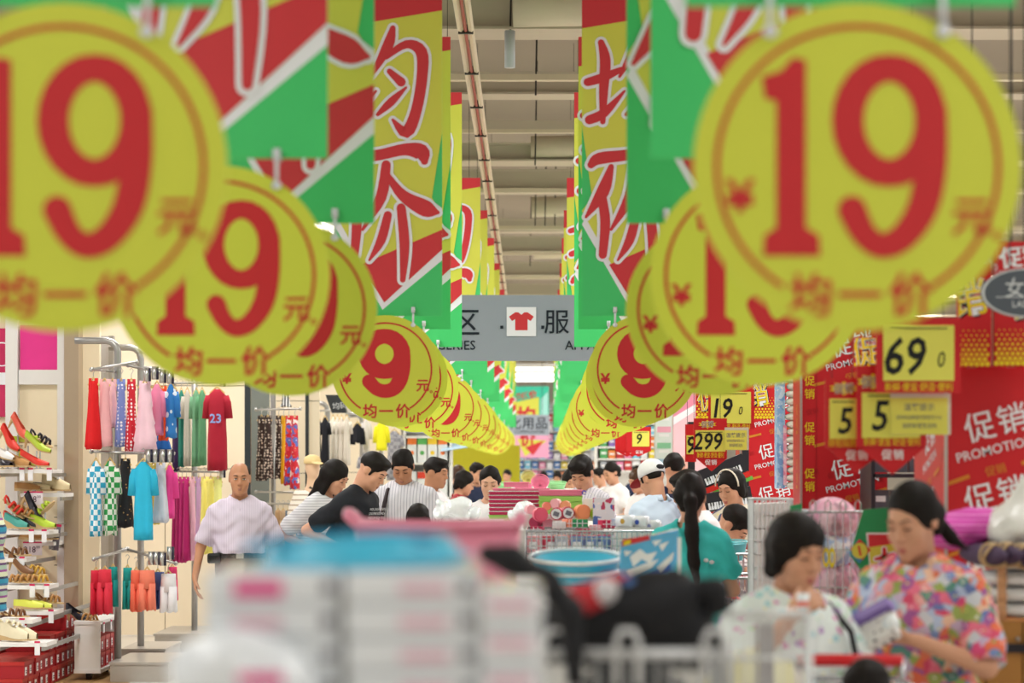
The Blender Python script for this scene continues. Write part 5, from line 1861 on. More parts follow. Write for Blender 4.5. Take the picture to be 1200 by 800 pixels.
def price(label, Y, frame_px, card_px, digits, small=None, arrow=None, burst=None, note=None, foot_y=None, cat='price sign'):
    fx0, fy0, fx1, fy1 = frame_px
    sc = Y / F
    cx, cy = (fx0 + fx1) / 2, (fy0 + fy1) / 2
    t = thing('price_board', label, cat, at(cx, cy, Y))

    def L(px, py):
        return (px - cx) * sc, -(py - cy) * sc
    w_, h_ = (fx1 - fx0) * sc, (fy1 - fy0) * sc
    MB().use(prd).box((0, .008, 0), (w_, .012, h_)).build('frame_board', t)
    x0, z1 = L(card_px[0], card_px[1])
    x1, z0 = L(card_px[2], card_px[3])
    MB().use(card_y).box(((x0 + x1) / 2, -.001, (z0 + z1) / 2), (x1 - x0, .006, z1 - z0)).build('price_card', t)
    d = MB().use(blk)
    for s, px, py, hpx in digits:
        x, z = L(px, py)
        d.text(s, x, z, hpx * sc * 1.38, -.006, .016, sx=.82, shear=.13)
    if small:
        x, z = L(small[1], small[2])
        d.text(small[0], x, z, small[3] * sc * 1.38, -.006, .0, sx=.75, shear=.13)
    d.box(((x0 + x1) / 2, -.006, z1 - .012), ((x1 - x0) * .8, .001, .004))
    d.build('price_digits', t)
    if foot_y:
        x, z = L(cx, foot_y)
        MB().use(pyl).text('新鲜·便宜·舒适·便利', x, z, .036, -.001, .004, width=w_ * .8).build('foot_lettering', t)
    if burst:
        x, z = L(burst[0], burst[1])
        s = burst[2] * sc
        b = MB().use(pyl).flat([(x + s * (1.5 if k % 2 else 1.0) * .75 * math.cos(2 * math.pi * k / 20) * 1.25, z + s * (1.5 if k % 2 else 1.0) * .42 * math.sin(2 * math.pi * k / 20)) for k in range(20)], -.001)
        b.v = [(max(-w_ / 2, min(w_ / 2, v[0])), v[1], v[2]) for v in b.v]
        b.use(wht).text('促销', x, z, s * .92, -.002, .035, rot=.06).use(M('promo_maroon', '7a1830', .5)).text('促销', x, z, s * .92, -.003, .004, rot=.06)
        b.build('starburst', t)
    if arrow:
        ax0, ax1, ay0, apx, apy, tx, ty, ts = arrow
        q = MB().use(prd).prism([L(ax0, ay0), L(apx, apy), L(ax1, ay0)], .002, .012)
        q.use(prd2).box((L((ax0 + ax1) / 2, ay0)[0], .0005, L(0, ay0)[1] - .004), ((ax1 - ax0) * sc * .96, .002, .004))
        x, z = L(tx, ty)
        q.use(wht).text('促销', x, z, ts * sc * 1.05, .0005, .012, spacing=1.15)
        q.build('arrow_tag', t)
    if note:
        nx0, ny0, nx1, ny1 = note
        a, b_ = L(nx0, ny0), L(nx1, ny1)
        n = MB().use(M('sleeve_clear', 'd8cfc0', .3)).box(((a[0] + b_[0]) / 2 + .006, -.009, (a[1] + b_[1]) / 2 + .008), (b_[0] - a[0] + .012, .003, a[1] - b_[1] + .018))
        n.use(card_y).box(((a[0] + b_[0]) / 2, -.011, (a[1] + b_[1]) / 2), (b_[0] - a[0], .003, a[1] - b_[1]))
        n.use(gry).text('温馨提示', (a[0] + b_[0]) / 2, b_[1] + (a[1] - b_[1]) * .75, .03, -.0131, .006)
        n.text('促销商品数量有限售完为止', (a[0] + b_[0]) / 2, b_[1] + (a[1] - b_[1]) * .47, .018, -.0131, 0, width=(b_[0] - a[0]) * .8)
        n.text('请顾客理性选购', (a[0] + b_[0]) / 2, b_[1] + (a[1] - b_[1]) * .24, .022, -.0131, 0, width=(b_[0] - a[0]) * .6)
        n.build('notice_sheet', t)
    MB().use(cable_m).tube([(-w_ * .3, .012, h_ / 2), (-w_ * .3, .012, 5.995 - at(cx, cy, Y).z)], .002, 4).tube([(w_ * .3, .012, h_ / 2), (w_ * .3, .012, 5.995 - at(cx, cy, Y).z)], .002, 4).build('hanging_wire', t)
    return t


price('large yellow price sign 69 in a red frame on the right', 8.7, (1027, 372, 1126, 460), (1035, 381, 1118, 446), [('69', 1061, 417, 44)], ('0', 1103, 421, 19), foot_y=453)
price('yellow price sign 5 with a notice sheet over its right half', 8.78, (1004, 428, 1086, 523), (1010, 460, 1078, 513), [('5', 1032, 487, 36)], None, (1006, 1086, 523, 1046, 556, 1046, 532.5, 12), (1023, 447, 15), (1043, 466, 1110, 509), 517)
price('narrower yellow price sign 5 half hidden at the left of its twin', 8.86, (967, 443, 1007, 524), (972, 467, 1005, 514), [('5', 991, 493, 31)], None, (969, 1042, 524, 1004, 553, 1004, 533, 12), (989, 455, 13), None, 518.5)
price('yellow price sign 19 in a red frame behind the disc row', 14.5, (830, 456, 884, 503), (833, 459, 880, 496), [('19', 848, 478, 23)], ('0', 868, 481, 10), foot_y=499.5)
price('yellow price sign 299 with a side note and red arrow tag', 13.9, (813, 490, 852, 537), (815, 504, 850, 529), [('299', 830, 517, 20)], None, (816, 852, 537, 834, 552, 833, 541.5, 6.5), (829, 497, 8), (849, 504, 875, 527), 533)
price('price sign 9 edge showing left of the 299 sign', 14.3, (803, 497, 816, 541), (804.5, 510, 814.5, 532), [('9', 810, 521, 20)], None, None, None, None, None)
for i, (px, lab) in enumerate(((735, 'left one of the three distant red 9 signs'), (741, 'middle one of the three distant red 9 signs'), (748, 'right one of the three distant red 9 signs'))):
    price(lab, 22.6 - i * .25, (px - 14, 500, px + 15, 528), (px - 7, 505, px + 13, 523), [('9', px + 1, 514, 12)], None, (px - 14, px + 15, 528, px, 535, px + 1, 529.5, 4))

# oval ladies sign and the red board behind it
Y = 8.4
t = thing('oval_sign', 'grey oval hanging sign for ladies wear at the right edge', 'sign', at(1203, 343, Y))
sc = Y / F
ov = M('sign_slate', '565c66', .45)
MB().use(ov).prism([(53 * sc * math.cos(a), 29 * sc * math.sin(a)) for a in [2 * math.pi * k / 40 for k in range(40)]], 0, .02).build('plate', t)
MB().use(M('sign_rim', 'd4d6da', .4)).ring(49.5 * sc, 52.5 * sc, -.001, sz=29 / 53, n=48).build('rim', t)
MB().use(M('sign_rim')).text('女装', 2 * sc, 6 * sc, .078, -.001, .004, spacing=1.5).box((0, -.001, -5 * sc), (72 * sc, .001, .003)).text("LADY'S", 0, -13 * sc, .034, -.001, .006).build('lettering', t)
MB().use(cable_m).tube([(-.06, .01, 27 * sc), (-.06, .01, 3.5)], .003, 4).tube([(.06, .01, 27 * sc), (.06, .01, 3.5)], .003, 4).build('hanging_wire', t)
t = thing('promotion_board', 'red board with white lettering above the oval sign', 'sign', at(1200, 300, 8.7))
MB().use(prd).box((0, 0, 0), (.2, .02, .11)).build('sheet', t)
MB().use(wht).text('促销', -.01, -.002, .085, -.011, .02, rot=.1).build('lettering', t)
MB().use(wht).ring(.1, .107, -.012, R(20), R(160), 20, c=(0, -.03), sz=.6).build('arc_trim', t)
MB().use(cable_m).tube([(0, 0, .05), (0, 0, 3.3)], .003, 4).build('hanging_wire', t)

# hanging bundle of towels and the printed slab beside it
Y = 14.2
sc = Y / F
t = thing('towel_column', 'tall hanging column of rolled white towels', 'towels', at(931, 573, Y))
tw = M('towel_white', 'e9e3d8', .9, bump=.4, vscale=80)
n = 15
for i in range(n):
    z = (i + .5) * (134 / n) * sc
    r_ = 134 / n * sc * .52
    b = MB().use(tw).ell((0, .05, z), (.052 + .006 * math.sin(i * 2.3), .09, r_), 14, 8)
    b.build('rolled_towel', t, True)
MB().use(cable_m).tube([(0, .05, 0), (0, .05, 134 * sc + 3.0)], .004, 5).build('hanging_cord', t)
t = thing('printed_mat', 'hanging stack of blue and pink printed mats beside the white towels', 'mats', at(917, 573, Y + .05))
pm_ = floral('mat_print_blue', ['86b4e4', '9cc4ec', 'c8dcf0', '7aa4dc', 'b8d0f0', 'a8c8e8'], 30)
pk_ = floral('mat_print_pink', ['f0a8c4', 'f4c0d4', 'e890b4', 'f0d0dc'], 30)
MB().use(pm_).box((-.012, .05, 68 * sc), (.05, .16, 134 * sc)).build('blue_mats', t)
MB().use(pk_).box((.012, -.034, 40 * sc), (.02, .012, 70 * sc)).build('pink_mat', t)
MB().use(cable_m).tube([(0, .05, 130 * sc), (0, .05, 134 * sc + 3.0)], .004, 5).build('hanging_cord', t)

# musical keyboards in the aisle side
kb = M('keyboard_black', '2a2a30', .4)
for i, (px, py, Y, rz_, words) in enumerate(((846, 552, 16.35, 22, 'grey electronic keyboard leaning below the 299 sign'), (852, 585, 16.2, 10, 'black electronic keyboard lying behind the woman with the hairband'), (846, 568, 16.55, 16, 'dark electronic keyboard between its two neighbours'))):
    t = thing('electronic_keyboard', words, 'keyboard', at(px, py, Y), 0, 'stacked electronic keyboards')
    rt = Euler((0, -R(rz_), 0))
    a = MB().use(kb).box((0, .06, 0), (.36, .1, .13), rt)
    a.build('case', t)
    k = MB().use(wht)
    for j in range(14):
        k.box(rt.to_matrix() @ Vector((-.13 + j * .02, .006, -.03)), (.017, .01, .05), rt)
    k.use(blk)
    for j in range(13):
        if j % 7 not in (2, 6):
            k.box(rt.to_matrix() @ Vector((-.12 + j * .02, .002, -.016)), (.008, .012, .026), rt)
    tag(k.build('keys', t), kind='stuff')
    MB().use(M('pack_red', 'd83028', .4)).box(rt.to_matrix() @ Vector((0, .06, -.09)), (.36, .1, .04), rt).use(M('pack_green', '6ab04c', .4)).box(rt.to_matrix() @ Vector((.04, .055, -.125)), (.3, .1, .025), rt).build('packaging', t)
t = thing('goods_rack', 'dark slotted rack holding the keyboards', 'rack', (1.3, 16.75, 0))
for s in (-1, 1):
    MB().use(kb).box((s * .2, .1, 1.0), (.05, .05, 2.0)).build('upright', t)
for z in (.4, .9, 1.28):
    MB().use(kb).box((0, -.2, z), (.44, .9, .03)).build('shelf_board', t)
# packs and papers of the side shelf between the two red columns
t = thing('goods_rack', 'dark shelf of small packets seen between the two red columns', 'rack', (at(1056, 548, 11.6).x, 11.6, 0))
for z in (.5, 1.0, 1.4, 1.62, 1.86):
    MB().use(kb).box((0, .15, z), (.3, .4, .02)).build('shelf_board', t)
for s in (-1, 1):
    MB().use(kb).box((s * .15, .15, 1.1), (.02, .4, 2.2)).build('upright', t)
for i in range(6):
    q = thing('goods_packet', 'small dark printed packet, %s in the shelf between the red columns' % ORD[i], 'packet', (at(1056, 548, 11.6).x - .1 + .095 * (i % 3), 11.6 + .03, (1.412, 1.632)[i // 3]), 0, 'packets between the red columns')
    MB().use(M('packet_dark', '5a5c66', .4, var=.3, vscale=30)).box((0, .03, .07), (.085, .06, .13)).use(tag_w).box((0, -.001, .09), (.05, .003, .03)).build('pack', q)


# wire baskets
wire_w = M('wire_white', 'd6d8d8', .35, metal=.2)
wire_c = M('wire_chrome', 'c2c6c8', .25, metal=.7)
hred = M('handle_red', 'd82a30', .35)


def wire_box(parent, w_, d_, h_, nx, nz, mat, r=.004, z0=0., name='wire', rim=.008, flare=1.0):
    b = MB().use(mat)
    f = flare

    def pt(u, v, k):
        g = 1 + (f - 1) * k
        return ((u - .5) * w_ * g, (v - .5) * d_ * g, z0 + h_ * k)
    for i in range(nx + 1):
        u = i / nx
        for v in (0, 1):
            b.tube([pt(u, v, 0), pt(u, v, 1)], r, 5)
    nd = max(2, int(nx * d_ / w_))
    for i in range(nd + 1):
        v = i / nd
        for u in (0, 1):
            b.tube([pt(u, v, 0), pt(u, v, 1)], r, 5)
        b.tube([pt(0, v, 0), pt(1, v, 0)], r, 4)
    for j in range(1, nz):
        k = j / nz
        b.tube([pt(0, 0, k), pt(1, 0, k), pt(1, 1, k), pt(0, 1, k)], r, 5, closed=True)
    o = b.build(name, parent)
    tag(o, kind='stuff')
    MB().use(mat).tube([pt(0, 0, 1), pt(1, 0, 1), pt(1, 1, 1), pt(0, 1, 1)], rim, 7, closed=True).build('rim_rail', parent, True)
    return o


def cart(label, px, py, Y, rotz, handle=True, w_=.46, d_=.78):
    p = at(px, py, Y)
    t = thing('shopping_cart', label, 'shopping cart', (p.x, Y, 0), R(rotz))
    zt = p.z
    wire_box(t, w_, d_, .42, 16, 6, wire_c, .0035, zt - .47, 'basket_wire', .008, 1.08)
    MB().use(hred).tube([(-w_ * .56, -d_ * .62, zt), (w_ * .56, -d_ * .62, zt)], .018, 10).build('handle', t, True)
    f = MB().use(wire_c)
    for s in (-1, 1):
        f.tube([(s * w_ * .56, -d_ * .62, zt), (s * w_ * .5, -d_ * .45, zt - .1), (s * w_ * .46, -d_ * .35, .2), (s * w_ * .46, d_ * .45, .14)], .011, 7)
    f.build('chassis', t, True)
    wm = MB().use(c_blk).tube([(-.012, 0, .06), (.012, 0, .06)], .06, 14).mesh('wheel')
    for x in (-1, 1):
        for y in (-.33, .4):
            link('wheel', wm, t, (x * w_ * .46, y * d_ / .78, 0))
    MB().use(M('handle_red')).box((0, d_ * .54, zt - .08), (w_ * .9, .012, .05)).tube([(-w_ * .5, -d_ * .5, zt - .12), (w_ * .5, d_ * .45, zt - .26)], .008, 6).build('red_trim', t)
    return t


cart('shopping cart with a red handle beside the bowing man', 874, 637, 13.3, -80, d_=.5)
cart('second red-handled cart nested in front of the bowing man', 878, 664, 12.65, -80, d_=.5)
cart('shopping cart with a red handle in front of the two women', 1003, 779, 6.42, 178, w_=.27, d_=.26)
# teal basin held over the cart
def basin(label, px, py, Y, r, h_, mat, rim_mat, tilt=0., inner=None, grp=None, name='wash_basin'):
    t = thing(name, label, 'basin', at(px, py, Y), 0, grp)
    t.rotation_euler = (R(tilt), 0, 0)
    MB().use(mat).lathe([(r * .7, -h_), (r * .74, -h_ + .005), (r * .96, -.012), (r * .93, -.006), (r * .7, -h_ + .01), (.01, -h_ + .012)], 36, close=True).build('bowl', t, True)
    MB().use(rim_mat).tube([(r * math.cos(2 * math.pi * k / 40), r * math.sin(2 * math.pi * k / 40), 0) for k in range(40)], r * .045, 8, closed=True).build('rim', t, True)
    return t


bl_ = M('plastic_sky', '4cc0e0', .3, spec=.5)
wr_ = M('plastic_white', 'eef0f2', .3, spec=.5)
tl_ = M('plastic_teal', '58c4cc', .3, spec=.5)
basin('teal wash basin set in the cart in front of the bowing man', 857, 634, 13.3, .095, .11, tl_, tl_, 4)

# stack of folded white paper packs in a wire basket
Y = 11.6
t = thing('wire_basket', 'white wire basket of folded white packs before the towel column', 'basket', (at(906, 548, Y).x, Y + .15, 0))
wire_box(t, .2, .3, .55, 9, 8, wire_w, .003, .95, 'basket_wire', .006)
for s in (-1, 1):
    MB().use(wire_w).tube([(s * .1, -.15, 0), (s * .1, -.15, .95)], .008, 6).tube([(s * .1, .15, 0), (s * .1, .15, .95)], .008, 6).build('leg', t)
for i in range(8):
    q = tag(MB().use(M('pack_paper', 'e6e4e2', .6, bump=.2, vscale=40)).box((0, 0, .031), (.18, .275, .062)).build('paper_pack', None, loc=(at(906, 548, Y).x + random.uniform(-.006, .006), Y + .15, .955 + i * .066), rot=(0, R(random.uniform(-3, 3)), R(random.uniform(-4, 4)))), 'folded white pack, %s from the bottom of the wire basket pile' % ORD[i], 'pack', 'folded white packs in the wire basket')

# wire cage of soft goods with the green numbered sign
Y = 10.0
sc = Y / F
cgx = at(980, 548, Y).x
t = thing('wire_cage', 'tall chrome wire cage of pink and white bedding packs', 'cage', (cgx, Y + .25, 0))
zt = at(0, 600, Y).z
wire_box(t, .27, .45, zt - .3, 8, 7, wire_c, .0032, .3, 'cage_wire', .006)
for x in (-1, 1):
    for y in (-1, 1):
        MB().use(wire_c).tube([(x * .135, y * .225, 0), (x * .135, y * .225, zt)], .008, 6).build('leg', t)
for i in range(4):
    x = -.1 + i * .066
    MB().use(wire_c).tube([(x - .012, -.225, zt), (x - .012, -.23, zt + .04), (x, -.23, zt + .055), (x + .012, -.23, zt + .04), (x + .012, -.225, zt)], .0035, 5).build('top_hook', t)
pkb = [floral('bedding_pink_grey', ['e0a8bc', 'd898b0', 'b890a0', 'e8c0cc'], 22), floral('bedding_white_blue', ['e8ecf4', 'c0d0ec', 'f0f0f4', 'a8c0e4'], 22), floral('bedding_mauve', ['a88898', 'b89aa8', 'c8aab8', '9a7c8c'], 22)]
for i, (z, k, w1) in enumerate(((.4, 2, 'mauve'), (.62, 2, 'mauve'), (.84, 2, 'mauve'), (1.06, 0, 'white and grey'), (1.2, 1, 'white and blue'), (1.34, 0, 'pink'))):
    q = tag(MB().use(pkb[k]).ell((0, 0, .09), (.115, .19, .1), 18, 10).build('bedding_pack', None, True, loc=(cgx + .005, Y + .25, z), rot=(0, R(5 if i % 2 else -6), 0)), '%s printed bedding pack, %s from the bottom of the wire cage' % (w1, ORD[i]), 'bedding', 'bedding packs in the wire cage')
for i, px in enumerate((956, 968, 975)):
    q = thing('paper_tag', 'yellow loop tag on the wire cage, %s from its left' % ORD[i], 'tag', at(px, 653, Y - .01), 0, 'yellow loop tags on the cage')
    MB().use(pyl).ring(.018, .032, 0, sx=.45, sz=1.4, n=18).build('loop', q)
    MB().use(wire_c).tube([(0, 0, .04), (0, .03, .05)], .003, 5).build('hook', q)
Y = 9.75
sc = Y / F
gsn = M('board_green', '2f9e62', .5, var=.02)
O = at(1040, 660, Y)


def G(px, py):
    return ((px - 1040) * sc, -(py - 660) * sc)


t = thing('numbered_sign', 'green promotion sign with numbered yellow badges behind the women', 'sign', O)
MB().use(gsn).prism([G(*p) for p in ((1012, 597), (996, 650), (1012, 672), (1003, 700), (998, 722), (1092, 722), (1092, 660), (1075, 632), (1048, 594))][::1], 0, .012).build('green_board', t)
MB().use(gsn).prism([G(*p) for p in ((929, 593), (929, 664), (943, 664), (943, 590))], .1, .112).build('green_side_board', t)
b = MB().use(wht).prism([G(*p) for p in ((1015, 624), (1023, 706), (1080, 706), (1080, 624))], -.004, 0)
b.use(red).flat([G(*p) for p in ((1017, 626), (1018, 641), (1080, 632), (1080, 626))], -.005).use(yel).flat([G(*p) for p in ((1018, 641), (1024, 704), (1080, 704), (1080, 632))], -.005)
b.build('inset_poster', t)
x, z = G(1037, 658)
c = MB()
for g_, m_, yy in ((.006, wht, -.006), (0, red, -.007)):
    c.use(m_)
    c.stroke([(x - .04, z + .012, .012), (x, z + .022, .014), (x + .035, z + .034, .012)], yy, g_).stroke([(x - .004, z + .055, .014), (x - .006, z + .015, .016), (x - .04, z - .035, .008)], yy, g_).stroke([(x, z + .01, .014), (x + .03, z - .02, .018), (x + .05, z - .03, .01)], yy, g_)
    c.stroke([(x + .06, z + .06, .016), (x + .075, z + .04, .02), (x + .05, z + .02, .01)], yy, g_)
c.build('brush_lettering', t)
for nm, px, py in (('1', 1007, 645), ('3', 1012, 697), ('2', 1070, 715)):
    x, z = G(px, py)
    b = MB().use(M('badge_blue', '4aa0c8', .5)).flat([(x - .045, z - .01), (x, z - .055), (x + .04, z), (x - .01, z + .045)], -.006).use(red).flat([(x - .04, z + .005), (x + .012, z - .04), (x + .048, z + .004), (x, z + .05)], -.0075)
    b.use(yel).flat([(x + .034 * math.cos(a), z + .034 * math.sin(a)) for a in [2 * math.pi * k / 20 for k in range(20)]], -.009).use(red).text(nm, x, z, .058, -.0105, .03, rot=.2)
    b.build('number_badge', t)
MB().use(wire_c).tube([(0, .02, -.2), (0, .02, -O.z + .005)], .012, 8).tube([(-.3, .02, -O.z + .01), (.2, .02, -O.z + .01)], .012, 8).tube([G(936, 660)[0:1] + (.115, G(936, 660)[1]), (G(936, 660)[0], .115, -O.z + .005)], .008, 6).build('stand', t)

# wooden bin at the right edge and the bedding heaped on it
Y = 7.75
wood = M('bin_plywood', 'b07c3c', .45, var=.12, vscale=6)
x0, x1 = at(1112, 0, Y).x, at(1330, 0, Y).x
zt = at(0, 728, Y).z
t = thing('wooden_bin', 'varnished wooden sales bin with steel rivets at the right edge', 'bin', ((x0 + x1) / 2, Y, 0))
wb = x1 - x0
n = 5
for i in range(n):
    MB().use(wood).box((-wb / 2 + (i + .5) * wb / n, .02, zt / 2), (wb / n - .006, .03, zt)).build('plank', t)
MB().use(wood).box((0, .3, zt / 2 - .01), (wb, .52, zt - .03)).build('body', t)
MB().use(c_blk).box((0, -.002, zt - .09), (wb + .01, .02, .03)).build('dark_band', t)
rv = MB().use(chrome).ell((0, 0, 0), (.008, .006, .008), 8, 5).mesh('rivet', True)
for i in range(n):
    for zz in (.06, .24, .3):
        for dx in (-.045, 0, .045):
            link('rivet', rv, t, (-wb / 2 + (i + .5) * wb / n + dx, .002, zt - zz))
white_b = M('quilt_white', 'eceae8', .8, bump=.5, vscale=50)
for i in range(4):
    zz = zt + .03 + i * .055
    p = at(1190, 700, Y)
    q = thing('folded_quilt', 'folded white quilt, %s in the pile on the wooden bin' % RW[i] if i < 3 else 'folded white quilt, top in the pile on the wooden bin', 'bedding', (p.x + .08, Y + .2, zz + .002), 0, 'white quilts on the wooden bin')
    MB().use(white_b).ell((0, 0, 0), (.2, .2, .032), 24, 8).build('cover', q, True)
    MB().use(M('ribbon_print', 'c8966c', .6, var=.3, vscale=60)).tube([(-.12, -.165, -.026), (-.12, -.175, 0), (-.12, -.165, .026)], .016, 6).build('ribbon', q)
pp_ = M('cushion_plum', '4e3c56', .7, bump=.2)
gold = M('cord_beige', 'd0b080', .6)
for i, (px, py) in enumerate(((1160, 651), (1178, 650), (1196, 652), (1214, 650))):
    p = at(px, py, Y - .02)
    q = thing('plum_cushion', 'plum coloured rolled cushion with beige cord, %s from the left' % ORD[i], 'cushion', (p.x, Y + .1, p.z), R(12), 'plum cushions on the quilts')
    MB().use(pp_).ell((0, 0, 0), (.036, .2, .038), 16, 10).build('cover', q, True)
    MB().use(gold).tube([(.037 * math.cos(a), -.1 + .02 * math.sin(2 * a), .039 * math.sin(a)) for a in [2 * math.pi * k / 16 for k in range(16)]], .006, 6, closed=True).tube([(.037 * math.cos(a), -.06, .039 * math.sin(a)) for a in [2 * math.pi * k / 16 for k in range(16)]], .005, 6, closed=True).build('cord', q, True)
p = at(1150, 640, Y)
mg = stripes('bundle_magenta', [(4, 'd848b0'), (1, 'e27cc8'), (3, 'd040a8'), (1, 'ee9cd8')], .035, 'Z')
t = thing('bedding_bundle', 'magenta ruffled bedding bundle in clear wrap against the red column', 'bedding', (p.x, Y + .3, p.z + .0))
sdf([ell((0, 0, .05), (.13, .14, .06), .04), ell((.06, 0, .07), (.1, .13, .055), .04), ell((-.06, 0, .03), (.09, .12, .045), .04)], .006, 'cover', mg, t, wrinkle=.004)
t = thing('plastic_bag', 'white tied plastic bag of bedding at the right frame edge', 'bag', at(1208, 648, Y - .05) + Vector((0, .25, 0)))
sdf([ell((0, 0, .07), (.11, .12, .08), .05), cap((0, 0, .1), (.05, 0, .25), .07, .02, .06)], .006, 'sheet', M('film_white', 'e4e2dc', .25, var=.05, bump=.3, vscale=20, coat=.4), t, wrinkle=.005)
MB().use(gold).tube([(.05 + .03 * math.cos(a), .03 * math.sin(a), .22) for a in [2 * math.pi * k / 12 for k in range(12)]], .006, 6, closed=True).build('tie', t)
# ================================================================ middle: sales bins and what is heaped on them
def bin_table(label, x0, x1, y0, y1, top, mat, name='sales_bin'):
    t = thing(name, label, 'bin', ((x0 + x1) / 2, (y0 + y1) / 2, 0))
    w_, d_ = x1 - x0, y1 - y0
    MB().use(mat).box((0, 0, top - .015), (w_, d_, .03)).build('table_top', t)
    for s in (-1, 1):
        MB().use(mat).box((0, s * (d_ / 2 - .01), (top - .03) / 2 + .04), (w_ - .02, .02, top - .11)).build('skirt_board', t)
        MB().use(mat).box((s * (w_ / 2 - .01), 0, (top - .03) / 2 + .04), (.02, d_ - .02, top - .11)).build('skirt_board', t)
    for x in (-1, 1):
        for y in (-1, 1):
            MB().use(steel).box((x * (w_ / 2 - .05), y * (d_ / 2 - .05), .04), (.05, .05, .08)).build('leg', t)
    return t


bin_m = M('bin_white_laminate', 'dcdad6', .45)
Y = 14.0
ZB = at(0, 612, 14).z
bin_table('long white sales bin in the middle of the aisle', -.62, .42, 12.98, 15.3, ZB - .02, bin_m)
pink_t = M('tray_crimson', 'c82a5e', .4)
pink_l = M('tray_pink', 'ec7c9c', .4)
green_t = M('tray_lime', 'a4d468', .4)


def tray(label, px0, px1, py, Y, hgt, mat, d_=.3, grp=None, edge=None):
    a, b = at(px0, py, Y), at(px1, py, Y)
    w_ = b.x - a.x
    t = thing('storage_tray', label, 'tray', ((a.x + b.x) / 2, Y + d_ / 2, a.z), 0, grp)
    MB().use(mat).box((0, 0, hgt * .45), (w_ * .96, d_ * .96, hgt * .8), top=(1.02, 1.02)).build('body', t)
    MB().use(edge or mat).box((0, 0, hgt * .92), (w_, d_, hgt * .16)).build('rim', t)
    return t


hh = 4.6 * 14 / F
for i in range(7):
    tray(('crimson plastic tray, %s from the bottom of the stack left of the aisle' % ORD[i]) if i else 'lime tray at the bottom of the crimson stack', 572, 645, 608 - i * 4.7, 14.0, hh, green_t if i == 0 else pink_t, .3, 'crimson trays in the middle stack', wr_ if i else green_t)
tray('pink tray lid on top of the crimson stack', 577, 645, 576, 14.05, .02, pink_l, .28)
tray('pink tray behind the crimson stack', 590, 620, 571, 15.0, .035, pink_l, .25)
t = tray('lime tray block standing under the stack behind the crimson one', 590, 620, 612, 15.02, .215, green_t, .22)
for i in range(5):
    tray(('lime plastic tray, %s from the bottom of the right stack' % ORD[i]) if i < 4 else 'pink tray topping the lime stack', 631, 683, 609.5 - i * 7.1, 13.6, 7.0 * 13.6 / F, green_t if i < 4 else pink_l, .3, 'lime trays in the right stack', None if i < 4 else pink_l)
t = tag(MB().use(M('tape_violet', '4c3ca8', .4)).tube([(0, 0, 0), (0, .05, 0)], .014, 14).build('tape_roll', None, True, loc=at(684.5, 577, 13.55)), 'small violet tape roll on the corner of the lime stack', 'tape')
MB().use(M('tape_core', 'd8c8a0', .6)).tube([(0, -.003, 0), (0, .052, 0)], .007, 10).build('core', t)

# clear wrapped bunches beside the trays
film = M('film_clear', 'eef2f6', .12, var=.1, vscale=60, bump=.6, spec=.6, coat=.5)
for i, (px, py, Y, r_) in enumerate(((522, 599, 13.6, .075), (536, 597, 13.4, .085), (550, 603, 13.5, .06), (607, 603, 13.4, .05), (615, 597, 13.3, .06))):
    t = thing('wrapped_bunch', 'crinkled clear film bunch %s of the crimson trays, %s from the left' % ('left' if i < 3 else 'right', ORD[i if i < 3 else i - 3]), 'wrapping', at(px, py, Y), 0, 'clear wrapped bunches')
    sdf([ell((0, 0, 0), (r_, r_, r_ * .75), .02), ell((r_ * .5, 0, r_ * .4), (r_ * .5, r_ * .4, r_ * .4), .02), ell((-r_ * .5, .0, r_ * .3), (r_ * .5, r_ * .5, r_ * .4), .02)], .007, 'film', film, t, wrinkle=.012, smooth=0, seed=i)
    MB().use(wr_).tube([(0, 0, -r_ * .7), (0, 0, -.25)], .02, 6).build('stem', t)

# round canisters, small packs
cans = [('pink', 'e8607c', 634, 603, 8.5), ('rose rimmed white', 'c84860', 652, 602, 7.5), ('red rimmed white', 'c04458', 666, 601, 7.5), ('orange', 'f49868', 684, 600, 9.0), ('lime', '98b828', 699, 602, 7.5), ('peach', 'f0a880', 662, 593, 6.5), ('light pink', 'f0a0b4', 643, 615, 7.0), ('blush pink', 'f2b8c0', 650, 590, 6.0), ('dark rose', 'b03a5c', 626, 612, 6.5), ('pale rose', 'e8a0ac', 623, 597, 5.5), ('coral', 'f08c78', 641, 593, 5.0)]
for i, (nm, cc, px, py, r_) in enumerate(cans):
    Y = 12.9 + (0 if i < 5 else .22) - (.15 if i in (6, 8) else 0)
    r = r_ * Y / F
    t = thing('round_canister', 'round %s canister lying among the small goods' % nm, 'canister', at(px, py, Y), R(random.uniform(-15, 15)), 'round canisters')
    m_ = M('can_' + nm.replace(' ', '_'), cc, .35)
    MB().use(m_).tube([(0, 0, 0), (0, .07, 0)], r, 20).build('body', t)
    MB().use(m_ if 'rimmed' not in nm else wr_).tube([(0, -.006, 0), (0, .0, 0)], r * .82, 20).build('lid', t)
    if 'rimmed' in nm:
        MB().use(gry).box((0, -.008, 0), (r * .9, .004, r * .7), (0, R(20), 0)).build('label_print', t)
packs = [('green checked', '2f9a60', 680, 613, 18, 9), ('orange', 'f09070', 669, 613, 9, 9), ('white', 'e8e6e6', 655, 615, 16, 8), ('crimson dotted', 'c82850', 714, 614, 16, 9), ('white and crimson', 'd84068', 686, 622, 14, 5), ('pale pink', 'f0c0c8', 697, 618, 14, 6), ('white and blue', 'c8d4ec', 722, 612, 12, 8), ('crimson', 'b02850', 628, 620, 14, 6), ('grey', 'b8bcc0', 645, 623, 14, 5)]
